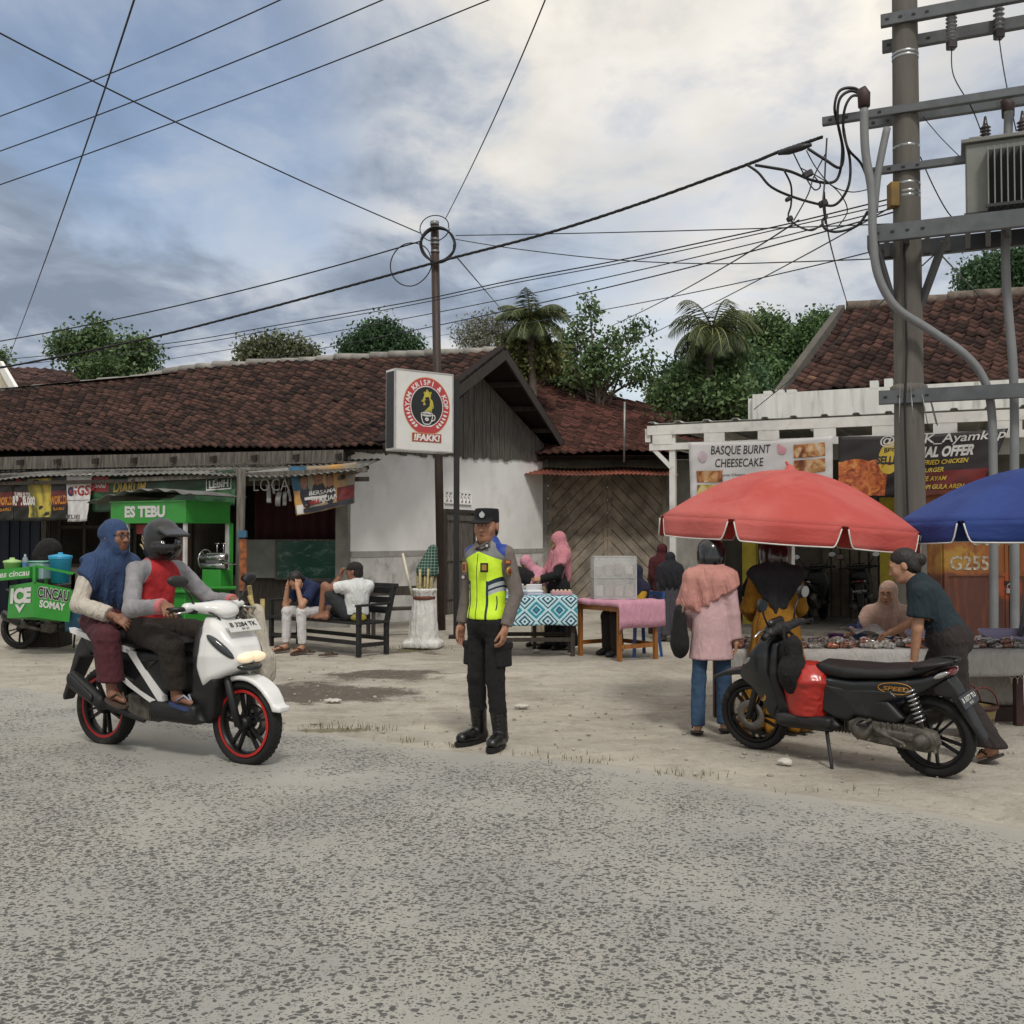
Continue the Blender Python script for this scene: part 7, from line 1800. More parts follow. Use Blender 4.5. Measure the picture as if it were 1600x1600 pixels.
 for px, py, n, sp in ((525, 1140, 60, .28), (545, 1136, 30, .2), (905, 1190, 40, .2), (1060, 1212, 46, .16), (620, 1158, 14, .12), (690, 1168, 12, .12), (640, 1014, 120, .35), (860, 1180, 20, .2), (1300, 1240, 14, .25)):
  c = gp(px, py)
  for i in range(n):
   x, y = c.x + gr.gauss(0, sp), c.y + gr.gauss(0, sp * .3); h = gr.uniform(.015, .06); a = gr.uniform(0, 6.28); w = .0035; dx, dy = math.cos(a), math.sin(a); l = gr.uniform(0, .5) * h
   mb.add([(x - dy * w, y + dx * w, 0), (x + dy * w, y - dx * w, 0), (x + dx * l, y + dy * l, h)], [(0, 1, 2)], gm)
 o = mb.build('grass'); tag(o, 'sparse dry grass tufts along the road edge', 'grass', kind='stuff')
front_tables()
# ------------------------------------------------------------------ umbrellas and the food table
def umbrella(label, top, base, radius, drop, m, m_in, tilt, phase, group):
 T = thing('umbrella', label, 'umbrella', base, 0, group); O = Vector(top) - Vector(base); n = 8
 rot = Matrix.Rotation(tilt[0], 3, 'X') @ Matrix.Rotation(tilt[1], 3, 'Y')
 def pt(a, r):      # r 0..1 along a panel; ribs at multiples of 2pi/n, cloth sags between
  k = (a - phase) / (2 * math.pi / n); f = abs((k % 1) - .5) * 2     # 1 on a rib
  rr = radius * r * (1 - (1 - f ** 2) * .045 * r); z = -drop * (1 - math.cos(min(1, r) * 1.25)) / (1 - math.cos(1.25)) - .018 * (1 - f ** 2) * math.sin(math.pi * r)
  return Vector((rr * math.cos(a), rr * math.sin(a), z))
 mb = MB(); na = 96
 mb.sheet(lambda u, v: O + rot @ pt(u * 2 * math.pi, .02 + .98 * v), na, 14, m, .004); can = mb.build('canopy', T)
 vh = .155
 WP = mat('white_piping', '#cfcfcb', .6)
 for i in range(n):
  a0 = phase + i * 2 * math.pi / n; mbv = MB(); pip = []
  def vf(u, v):
   g = .03; a = a0 + (g + (1 - 2 * g) * u) * 2 * math.pi / n; p = pt(a, 1.0); e = min(u, 1 - u)
   cut = min(1, e / .07); h = vh * (.12 + .88 * math.sin(cut * math.pi / 2) ** 1.0) if e < .07 else vh * (1 + .05 * math.sin(u * math.pi))
   o_ = 1 + .012 * v * math.sin(u * 9 + i)
   return O + rot @ Vector((p.x * o_, p.y * o_, p.z - v * h))
  mbv.sheet(vf, 40, 4, m, .003); v_ = mbv.build('valance', T)
  m2 = MB(); m2.tube([vf(k / 60, 1.0) for k in range(61)], .006, WP, 5); m2.build('piping', v_)
 mb = MB(); mb.tube([Vector((0, 0, 0)), O * .5 + Vector((.0, 0, 0)), O + rot @ Vector((0, 0, .03))], .019, STEEL, 10); mb.tube([(0, 0, 0), (0, 0, .3)], .03, STEEL, 10); mb.build('pole', T)
 for i in range(n):
  a = phase + i * 2 * math.pi / n; mb = MB(); mb.tube([O + rot @ (pt(a, r) - Vector((0, 0, .012))) for r in (.03, .25, .5, .75, 1.0)], .006, BLACKP, 5); mb.tube([O + rot @ Vector((0, 0, -.42)), O + rot @ (pt(a, .55) - Vector((0, 0, .016)))], .005, BLACKP, 5); mb.build('rib', T)
 mb = MB(); mb.lathe([(.0, .05), (.03, .04), (.05, .0), (.10, -.012)], m, 12, O, rot); mb.tube([O + rot @ Vector((0, 0, .02)), O + rot @ Vector((-.04, 0, .07))], .012, m, 6); mb.build('finial', T)
def brolly_mat(name, a, b, tr_):
 t = NT(name); v = t.coord(); n = t.noise(v, 1.6, 5, .6, .4); f = t.noise(t.coord((1, 1, 3)), 7, 3, .5, .8); c = t.mix(t.step(n, .35, .7), lin(a), lin(b)); t.put(t.b.inputs['Base Color'], c); t.b.inputs['Roughness'].default_value = .7; t.bump(f, .25, .03)
 tr = t.N('ShaderNodeBsdfTranslucent'); t.put(tr.inputs[0], c); mx = t.N('ShaderNodeMixShader'); mx.inputs[0].default_value = tr_; t.L.new(t.b.outputs[0], mx.inputs[1]); t.L.new(tr.outputs[0], mx.inputs[2]); t.L.new(mx.outputs[0], t.out.inputs[0]); return t.m
REDU = brolly_mat('red_umbrella_cloth', '#c8564f', '#d4736c', .30)
BLUU = brolly_mat('blue_umbrella_cloth', '#223a80', '#2f4a90', .22)
umbrella('big red market umbrella with white piped valance over the food table', (2.29, 8.42, 2.03), (2.32, 8.66, 0), 1.06, .45, REDU, REDU, (R(1), R(4.0)), R(-90 + 8), 'market umbrellas')
umbrella('big blue market umbrella with white piped valance at the right edge', (4.16, 7.98, 2.03), (4.2, 8.7, 0), 1.12, .42, BLUU, BLUU, (R(0), R(-1)), R(-90 - 12), 'market umbrellas')
def food_table():
 T = thing('market_table', 'long low food table with brown legs beneath the umbrellas', 'table', (3.25, 8.27, 0), 0); BR = mat('red_brown_paint', '#3c2422', .6, var=.2, dirt='#6a5a50', dirt_amt=.3)
 x0, x1, y0, y1, z = -1.62, 1.75, -.24, .25, .60
 mb = MB(); mb.box((.06, 0, z - .02), (x1 - x0, y1 - y0, .03), BR); mb.build('tabletop', T)
 for x in (x0 + .06, .72, x1 - .06):
  for y in (y0 + .04, y1 - .04): mb = MB(); mb.beam((x, y, 0), (x, y, z - .03), .06, .06, BR, bev=.004); mb.build('leg', T)
 mb = MB(); mb.beam((x0, y0 + .03, z - .08), (x1, y0 + .03, z - .08), .03, .09, BR); mb.build('apron', T)
 CW = cloth('white_table_cloth', '#aaa8a4', .4)
 def cl(u, v):
  x = x0 - .03 + (x1 - x0 + .06) * u; s = v * .86
  if s < .58: return Vector((x, y1 + .04 - s, z + .006))
  d = s - .58; return Vector((x, y0 - .052 - .010 * math.sin(x * 13) * d * 4 - .01, z + .006 - d * .72 - .010 * math.sin(x * 5)))
 mb = MB(); mb.sheet(cl, 150, 18, CW, .004); mb.solo('tablecloth', 'white cloth hanging over the front of the food table', 'tablecloth', (3.25, 8.27, 0))
 # net hem below the cloth on the right
 LC = mat('white_lace', '#a9a49a', .8); mb = MB()
 for k in range(26):
  x = .6 + k * .045
  mb.tube([(x, -.30, .405), (x + .022, -.302, .375), (x + .045, -.30, .405)], .0035, LC, 4); mb.tube([(x + .022, -.302, .375), (x + .022, -.302, .345)], .003, LC, 4)
 mb.solo('lace_hem', 'white net trim below the tablecloth at the right', 'trim', (3.25, 8.27, 0))
 r2 = random.Random(8); top = Vector((3.25, 8.27, z + .01))
 kinds = {'brown': ('#6a4334', 'small clear packet of brown snacks on the food table'), 'grey': ('#7d7a74', 'small clear packet of grey crackers on the food table'), 'orange': ('#8f4d2c', 'small clear packet of orange snacks on the food table'), 'green': ('#4e7a3a', 'small clear packet of green vegetables on the food table')}
 protos = {}
 for k, (c, lab) in kinds.items():
  q = SDF(.007); q.box((0, 0, .018), (.055, .042, .017), .015); q.ell((.01, 0, .024), (.045, .03, .018), k=.02); V, Q = q.data(relax=0, wrinkle=.010, wscale=(34, 34, 34), seed=len(k))
  base = lin(c); t = NT('packet_' + k); n = t.noise(t.coord(), 55, 4, .7); t.put(t.b.inputs['Base Color'], t.mix(t.step(n, .4, .62), tuple(b * .5 for b in base), tuple(min(1, b * 1.9 + .05) for b in base))); t.b.inputs['Roughness'].default_value = .25; t.b.inputs['Coat Weight'].default_value = .6
  protos[k] = mesh_np('food_packet', V, Q, True, None, [t.m])
 for row, (yy, n, zz) in enumerate(((-.20, 27, 0), (-.10, 25, .006), (.0, 22, .01), (-.16, 18, .034), (.10, 14, .02))):
  for i in range(n):
   x = x0 + .12 + (x1 - x0 - .2) * (i + r2.uniform(.1, .9)) / n
   if row > 1 and (.02 < x < .5 or .95 < x < 1.6) and row != 3: continue
   k = 'green' if .75 < x < 1.25 and r2.random() < .75 else ('orange' if .0 < x < .35 and r2.random() < .6 else r2.choice(['brown', 'brown', 'grey', 'grey', 'orange' if r2.random() < .3 else 'grey']))
   o = link('food_packet', protos[k]); tag(o, kinds[k][1], 'food packet', 'snack packets on the food table'); o.location = top + Vector((x, yy + r2.uniform(-.03, .03), zz)); o.rotation_euler = (r2.uniform(-.25, .25), r2.uniform(-.25, .25), r2.uniform(-1.5, 1.5)); s_ = r2.uniform(.8, 1.15); o.scale = (s_, s_, s_)
 LI = mat('lilac_plastic_tray', '#a79fbd', .4, var=.05)
 def tray(x, y, rz, lab, w=.42, d=.26, tilt=0.0):
  mb = MB(); h = .075
  def side(u, v):
   a = u * 2 * math.pi; c_, s_ = math.cos(a), math.sin(a); e = .22
   sx_ = math.copysign(abs(c_) ** e, c_); sy = math.copysign(abs(s_) ** e, s_); g = .86 + .14 * v
   return Vector((w / 2 * sx_ * g, d / 2 * sy * g, h * v))
  mb.sheet(side, 48, 4, LI, .004); mb.box((0, 0, .004), (w * .84, d * .84, .006), LI); mb.tube([side(i / 48, 1) for i in range(48)], .006, LI, 5, closed=True)
  o = mb.solo('tray', lab, 'tray', top + Vector((x, y, .012)), rz, 'lilac trays on the food table'); o.rotation_euler = (tilt, 0, rz)
 tray(.20, .10, R(4), 'lilac plastic tray in front of the beige scarf seller', .44, .24, R(10)); tray(.82, .14, R(-3), 'lilac plastic tray just right of the teal shirt', .44, .24, R(12)); tray(1.36, .10, R(2), 'lilac plastic tray at the right edge of the food table', .42, .24, R(10))
 mb = MB(); PU = mat('purple_bowl_plastic', '#6a3a78', .4); mb.lathe([(.03, 0), (.05, .004), (.065, .05), (.07, .055), (.062, .05), (.046, .008), (0, .008)], PU, 20); mb.solo('bowl', 'small purple plastic bowl among the snack packets', 'bowl', top + Vector((-.62, .08, .03)))
 NP = mat('newsprint', '#b5b4b0', .8, var=.2, vscale=40)
 for x, y, rz, lab in ((-.36, .12, .3, 'folded newspaper lying left of the lilac trays'), (1.12, .13, -.2, 'folded newspaper lying on the lilac tray at the right')):
  mb = MB(); mb.sheet(lambda u, v: Vector(((u - .5) * .34, (v - .5) * .22, .09 + .03 * math.sin(u * 5 + v * 3) + .03 * v)), 14, 10, NP, .004); mb.solo('newspaper', lab, 'newspaper', top + Vector((x, y, 0)), rz)
 # under the table: white sack, woven basket
 q = SDF(.011); q.box((0, 0, .15), (.26, .17, .15), .07); V, Q = q.data(relax=1, wrinkle=.02, wscale=(8, 8, 8)); o = link('sack', mesh_np('sack', V, Q, True, None, [cloth('pale_feed_sack', '#96928a', .5)])); tag(o, 'pale full sack lying under the food table at the right', 'sack'); o.location = (3.86, 8.42, .12)
 mb = MB(); mb.box((0, 0, .06), (.6, .36, .115), mat('dark_crate_wood', '#3b2b26', .8, var=.3)); mb.solo('wooden_block', 'dark low wooden crate under the pale sack', 'crate', (3.86, 8.42, 0))
 T = thing('basket', 'yellow woven basket with dark pattern and handles beneath the food table', 'basket', (3.42, 7.62, 0), .2)
 t = NT('woven_yellow_band'); sx = t.N('ShaderNodeSeparateXYZ'); t.L.new(t.coord(), sx.inputs[0]); an = t.math('ARCTAN2', sx.outputs[1], sx.outputs[0]); ck = t.math('LESS_THAN', t.math('FRACT', t.math('MULTIPLY', an, 4.4)), .55); zb = t.math('MULTIPLY', t.math('GREATER_THAN', sx.outputs[2], .10), t.math('LESS_THAN', sx.outputs[2], .15))
 t.put(t.b.inputs['Base Color'], t.mix(t.math('MULTIPLY', ck, zb), lin('#77683f'), lin('#1c1613'))); t.b.inputs['Roughness'].default_value = .7; t.bump(t.noise(t.coord((1, 1, 3)), 60, 2), .6, .01)
 mb = MB(); mb.lathe([(.0, .004), (.10, .004), (.125, .08), (.155, .22), (.162, .235), (.15, .225), (.118, .08), (.09, .012), (0, .012)], t.m, 28); mb.build('basket_body', T); mb = MB(); mb.lathe([(.150, .205), (.166, .22), (.166, .24), (.150, .245)], mat('dark_red_rim', '#3a1a18', .6), 28); mb.build('rim', T)
 for s_ in (-1, 1): mb = MB(); mb.tube([(.13 * math.cos(a), s_ * .10, .23 + .15 * math.sin(a)) for a in [math.pi * i / 10 for i in range(11)]], .008, mat('red_brown_handle', '#5a2c28', .6), 6); mb.build('handle', T)
food_table()
# ------------------------------------------------------------------ rusty kiosk
def kiosk():
 T = thing('steel_kiosk', 'rusty orange and brown steel kiosk with painted numerals and padlock', 'kiosk', (5.95, 12.5, 0)); x0, x1, h = -.88, 1.0, 2.0
 t = NT('rusty_painted_steel'); v = t.coord(); sx = t.N('ShaderNodeSeparateXYZ'); t.L.new(v, sx.inputs[0]); n1 = t.noise(v, 3.2, 6, .65, .4); n2 = t.noise(t.coord((3, 3, .5)), 5, 5, .6)
 zz = t.math('ADD', sx.outputs[2], t.math('MULTIPLY', t.math('SUBTRACT', n1, .5), .22))
 c = t.mix(t.step(zz, 1.02, 1.08), lin('#4e2b22'), lin('#8a5226')); c = t.mix(t.step(n2, .45, .7, 0, .8), c, lin('#6b3a20')); yl = t.step(t.noise(v, 2.1, 5, .65, .6), .52, .66)
 c = t.mix(t.math('MULTIPLY', yl, t.step(zz, 1.02, 1.2)), c, lin('#a07a32')); c = t.mix(t.step(t.noise(v, 14, 5, .7), .6, .78, 0, .7), c, lin('#30201a'))
 sp = t.N('ShaderNodeVectorMath', operation='DISTANCE'); t.L.new(v, sp.inputs[0]); sp.inputs[1].default_value = (-.10, -.45, .92); c = t.mix(t.step(t.math('ADD', sp.outputs['Value'], t.math('MULTIPLY', n1, .12)), .16, .26, .7, 0), c, lin('#b0542c'))
 t.put(t.b.inputs['Base Color'], c); t.b.inputs['Roughness'].default_value = .7; t.bump(n1, .3, .02); M_ = t.m
 mb = MB(); mb.box(((x0 + x1) / 2, .02, h / 2 + .05), (x1 - x0, .82, h - .1), M_); mb.box(((x0 + x1) / 2, 0, .04), (x1 - x0 + .04, .9, .08), WOODD); mb.build('kiosk_body', T)
 mb = MB(); mb.box(((x0 + x1) / 2, 0, h + .02), (x1 - x0 + .16, 1.0, .05), RUSTZ); mb.build('roof', T)
 for a, b in ((x0 + .02, -.105), (-.095, x1 - .02)):
  mb = MB(); mb.box(((a + b) / 2, -.405, h / 2 + .02), (b - a, .03, h - .2), M_)
  for x in (a + .02, b - .02): mb.box((x, -.425, h / 2 + .02), (.04, .014, h - .2), M_)
  mb.box(((a + b) / 2, -.424, 1.05), (b - a - .08, .012, .04), M_); mb.build('door', T)
 WI = mat('faded_white_paint', '#a59a86', .8, var=.35, vscale=30); mb = MB(); lettering(mb, 'G255', (-.56, -.422, 1.11), (1, 0, 0), (0, 0, 1), .16, WI, .46, .02); mb.build('lettering', T); mb = MB(); lettering(mb, '8819', (-.28, -.422, 1.40), (1, 0, 0), (0, 0, 1), .16, WI, .5, .02); mb.build('lettering', T)
 PL_ = thing('padlock', 'grey padlock hanging on the rusty kiosk door', 'padlock', (5.84, 12.055, .86)); mb = MB(); mb.box((0, 0, 0), (.07, .03, .06), CHR, None, .006); mb.build('lock_body', PL_); mb = MB(); mb.tube([(.022 * math.cos(a), 0, .03 + .05 * math.sin(a)) for a in [math.pi * i / 10 for i in range(11)]], .007, CHR, 6); mb.build('shackle', PL_)
 mb = MB(); mb.box((-.10, -.432, .95), (.10, .02, .05), BLACKP); mb.build('hasp', T)
kiosk()
# ------------------------------------------------------------------ light box sign and the two slim posts
def sign():
 BR_ = mat('brown_steel_pole', '#3f312b', .6, .1, var=.2, dirt='#27201c', dirt_amt=.4)
 g = gp(690, 984); T = thing('steel_pole', 'tall slim brown steel pole with cable coils at its top', 'pole', g); top = at(679, 346, g.y) - g
 mb = MB(); mb.tube([(0, 0, -.05), top * .5, top], .068, BR_, 8); mb.build('shaft', T); mb = MB()
 for k in (.945, .955, .925): mb.tube([top * k - Vector((0, 0, .02)), top * k + Vector((0, 0, .02))], .075, STEEL, 10)
 mb.tube([top * .99, top * 1.0], .074, STEEL, 8); mb.build('clamp', T)
 Y = g.y - .12
 for lab, cx, cy, rx, ry, r, turns in (('thick black cable coil round the top of the slim brown pole', 684, 382, 26, 27, .014, 5), ('small single cable loop standing above the slim brown pole', 679, 356, 22, 22, .009, 1), ('wide single cable loop drooping left of the slim brown pole', 642, 412, 31, 36, .010, 1)):
  c = at(cx, cy, Y); s_ = Y / 1600; mb = MB(); n = 36 * turns
  mb.tube([c + Vector((rx * s_ * (1 + .07 * math.sin(i * .37)) * math.cos(2 * math.pi * i / 36), .04 * math.sin(i * .21), ry * s_ * (1 + .06 * math.cos(i * .29)) * math.sin(2 * math.pi * i / 36))) for i in range(n + 1)], r, BLACKR, 6)
  o = mb.build('cable_coil'); tag(o, lab, 'cable')
 # sign
 pg = gp(713, 997); T = thing('light_box_sign', 'square white light box sign with round red emblem on a slim black post', 'sign', pg)
 mb = MB(); pt = at(711, 592, pg.y) - pg; mb.beam((0, 0, 0), Vector((0, 0, pt.z)), .085, .085, BLACKP); mb.box((0, 0, .02), (.22, .22, .04), BLACKP); mb.build('post', T)
 L0, L1 = at(617, 702.5, 14.6), at(708, 707.5, 15.16); L1.z = L0.z; u = (L1 - L0).normalized(); v = Vector((0, 0, 1)); n = u.cross(v); W_, H = (L1 - L0).length, 1.17; c = (L0 + L1) / 2 + v * H / 2; dp = .28
 WS_ = mat('white_sign_face', '#d2d2cf', .35, var=.03, dirt='#aaa79f', dirt_amt=.25); FRM = mat('pale_sign_frame', '#a9a8a4', .5)
 rot = Matrix((u, v, n)).transposed(); O = -pg
 mb = MB(); mb.box(c - n * dp / 2 + O, (W_, H, dp), WS_, rot, .006); box = mb.build('box', T)
 mb = MB(); mb.box(c - u * (W_ / 2 + .006) - n * dp / 2 + O, (.012, H - .07, dp - .07), BLACKP, rot); mb.build('side_panel', T)
 mb = MB()
 for a in (-1, 1): mb.box(c - n * .003 + v * a * (H / 2 - .008) + O, (W_, .018, .02), FRM, rot); mb.box(c - n * .003 + u * a * (W_ / 2 - .008) + O, (.018, H, .021), FRM, rot)
 mb.build('trim', T)
 RD, RD2, BK, YL, WH, OR_ = mat('coral_red_print', '#ae3b40', .4, var=.03), mat('brick_red_print', '#9a352b', .4, var=.03), mat('black_print', '#1c1e22', .4), mat('yellow_print', '#b7ad3c', .4, var=.03), mat('white_print', '#d6d4d0', .4, var=.02), mat('pale_orange_print', '#c9a678', .5, var=.03)
 e = c + u * .035 + v * .075 + O
 def P(a, b, l): return e + u * a + v * b + n * l
 mb = MB(); Rr = .385; ky = 1.08
 def disc(r, m, l, k=ky): mb.add([P(r * math.cos(t), r * k * math.sin(t), l) for t in [2 * math.pi * i / 56 for i in range(56)]], [list(range(56))], m)
 def ell(cx, cy, rx, ry, m, l): mb.add([P(cx + rx * math.cos(t), cy + ry * math.sin(t), l) for t in [2 * math.pi * i / 24 for i in range(24)]], [list(range(24))], m)
 disc(Rr + .012, OR_, .0012); disc(Rr, RD, .0026); disc(.275, WH, .004); disc(.263, BK, .0054)
 def stroke(pts, w, m, l):
  for a, b in zip(pts, pts[1:]):
   d = Vector((b[0] - a[0], b[1] - a[1], 0));
   if d.length < 1e-6: continue
   d.normalize(); q = Vector((-d.y, d.x, 0)) * w / 2; ex = d * w * .25
   mb.add([P(a[0] - q.x - ex.x, a[1] - q.y - ex.y, l), P(b[0] - q.x + ex.x, b[1] - q.y + ex.y, l), P(b[0] + q.x + ex.x, b[1] + q.y + ex.y, l), P(a[0] + q.x - ex.x, a[1] + q.y - ex.y, l)], [(0, 1, 2, 3)], m)
 txt = 'AYAM KRISPI & KOPI'; a0, a1 = 196, -16
 for i, ch in enumerate(txt):
  if ch == ' ': continue
  a = R(a0 + (a1 - a0) * (i + .5) / len(txt)); rad = Vector((math.cos(a), math.sin(a) * ky)); r0 = .292
  o = e + u * rad.x * r0 + v * rad.y * r0; tv = (u * math.cos(a) + v * math.sin(a)).normalized(); tu = (u * math.sin(a) - v * math.cos(a)).normalized()
  lettering(mb, ch, o, tu, tv, .072, WH, None, .03, lift=.0054)
 for s_ in (-1, 1):      # wheat ears either side of the cup
  for k in range(5):
   a = R(-90 + s_ * (34 + k * 9)); q = (.335 * math.cos(a), .335 * ky * math.sin(a)); ell(q[0], q[1], .026, .013, WH, .0056); ell(q[0] * .93, q[1] * .93, .02, .010, WH, .0058)
 # rooster head in strokes
 stroke([(-.035, .09), (-.05, .12), (-.03, .155), (-.045, .20), (-.012, .185), (.0, .235), (.03, .19), (.07, .205), (.05, .165), (.055, .14)], .024, YL, .0064)
 mb.add([P(*q, .0067) for q in ((-.045, .13), (-.03, .19), (.0, .225), (.03, .185), (.05, .16), (.06, .12), (.03, .14), (-.02, .13))], [list(range(8))], YL)
 stroke([(-.04, .13), (-.055, .10), (-.085, .07), (-.045, .072)], .018, YL, .0071); stroke([(-.045, .05), (-.055, .02), (-.03, .03)], .02, YL, .0071)
 for k in range(5): stroke([(.04 + k * .012, .13 - k * .012), (.06 + k * .012, .07 - k * .02), (.05 + k * .006, .0 - k * .01), (-.03 + k * .026, -.075)], .013, YL, .0076 + k * .0003)
 # cup
 cup = [(-.095, -.115), (-.09, -.17), (-.07, -.23), (-.04, -.262), (.04, -.262), (.07, -.23), (.09, -.17), (.095, -.115)]
 stroke(cup, .013, WH, .0066); stroke([(.095 * math.cos(t), -.115 + .028 * math.sin(t)) for t in [2 * math.pi * i / 20 for i in range(21)]], .013, WH, .0069); stroke([(.06 * math.cos(t), -.115 + .014 * math.sin(t)) for t in [2 * math.pi * i / 16 for i in range(17)]], .010, WH, .0072)
 stroke([(.09, -.13), (.125, -.125), (.14, -.16), (.125, -.195), (.08, -.215)], .013, WH, .0066); ell(0, -.19, .032, .026, WH, .0066); stroke([(-.02, -.20), (.02, -.182)], .008, BK, .0074)
 stroke([(-.11, -.268), (-.06, -.292), (.06, -.292), (.11, -.268)], .014, WH, .0069)
 # name panel
 yb = -.46
 for w, h, m, l in ((.50, .135, OR_, .0028), (.485, .12, RD2, .0075)): mb.add([P(-w / 2, yb - h / 2, l), P(w / 2, yb - h / 2, l), P(w / 2, yb + h / 2, l), P(-w / 2, yb + h / 2, l)], [(0, 1, 2, 3)], m)
 lettering(mb, '!FAKK!', e + v * (yb - .042), u, v, .088, WH, .44, .05, .12, lift=.0105)
 mb.build('emblem', box)
sign()
# ------------------------------------------------------------------ banners
def pic_mat(name, stops, scale=3.0, dist=1.0, rough=.45, stretch=(1, 1, 1)):
 t = NT(name); n = t.noise(t.coord(stretch), scale, 5, .6, dist); cr = t.N('ShaderNodeValToRGB'); t.L.new(n, cr.inputs[0]); e = cr.color_ramp.elements
 e[0].position, e[0].color = stops[0][0], (*lin(stops[0][1]), 1); e[1].position, e[1].color = stops[-1][0], (*lin(stops[-1][1]), 1)
 for p, c in stops[1:-1]: k = e.new(p); k.color = (*lin(c), 1)
 t.put(t.b.inputs['Base Color'], cr.outputs[0]); t.b.inputs['Roughness'].default_value = rough
 return t.m
def banner(label, corners, m, deco=None, sag=.02, nu=34, nv=16, seed=0, wob=.034):
 """corners: top-left, top-right, bottom-right, bottom-left in the world"""
 tl, tr, br, bl = [Vector(c) for c in corners]; base = (bl + br) / 2
 T = thing('banner', label, 'banner', base); O = -base; nn = (tr - tl).cross(tl - bl).normalized()
 def srf(u, v):
  p = (tl.lerp(tr, u)).lerp(bl.lerp(br, u), v)
  w = math.sin(u * 9 + v * 4 + seed) * .5 + math.sin(u * 17 - v * 7 + seed * 2) * .3 + math.sin((u + v) * 23 + seed) * .2
  return p + O + nn * wob * w * (.35 + .65 * v) - Vector((0, 0, sag * math.sin(math.pi * u) * (1 if v < .5 else .6)))
 mb = MB(); mb.sheet(srf, nu, nv, m, .003); body = mb.build('sheet', T)
 if deco:
  class D:
   def __init__(s): s.mb = MB(); s.k = 0
   def at(s, u, v, l):
    du = (srf(min(1, u + .01), v) - srf(max(0, u - .01), v)); dv = (srf(u, max(0, v - .01)) - srf(u, min(1, v + .01))); q = du.cross(dv).normalized()
    return srf(u, v) + q * l
   def rect(s, u0, v0, u1, v1, m, n=10, l=None):
    s.k += 1; l = l or .004 + s.k * .0009
    s.mb.grid(lambda a, b: s.at(u0 + (u1 - u0) * a, v1 + (v0 - v1) * b, l), n, 6, m)
   def disc(s, u, v, ru, rv, m):
    s.k += 1; l = .004 + s.k * .0009; V = [s.at(u, v, l)]; n = 22
    for r in (.5, 1.0): V += [s.at(u + ru * r * math.cos(2 * math.pi * i / n), v - rv * r * math.sin(2 * math.pi * i / n), l) for i in range(n)]
    F = [(0, 1 + i, 1 + (i + 1) % n) for i in range(n)] + [(1 + i, 1 + n + i, 1 + n + (i + 1) % n, 1 + (i + 1) % n) for i in range(n)]; s.mb.add(V, F, m, True)
   def text(s, body, u, v, h, m, w=None, bold=.02, shear=0.0, align='c'):
    """u, v: centre (or left) of the baseline in banner units; h: cap height in metres"""
    s.k += 1; l = .0045 + s.k * .0009; V, F = glyphs(body, bold, shear)
    if not len(V): return
    Wm, Hm = (tr - tl).length, (tl - bl).length; x0, x1 = V[:, 0].min(), V[:, 0].max(); sc = h / .7; sx = (w / (x1 - x0)) if w else sc
    X = ((V[:, 0] - (x0 + x1) / 2) if align == 'c' else (V[:, 0] - x0)) * sx; Yv = V[:, 1] * sc
    s.mb.add([s.at(u + a / Wm, v - b / Hm, l) for a, b in zip(X, Yv)], F, m)
  d = D(); deco(d); d.mb.build('print', body)
 return T
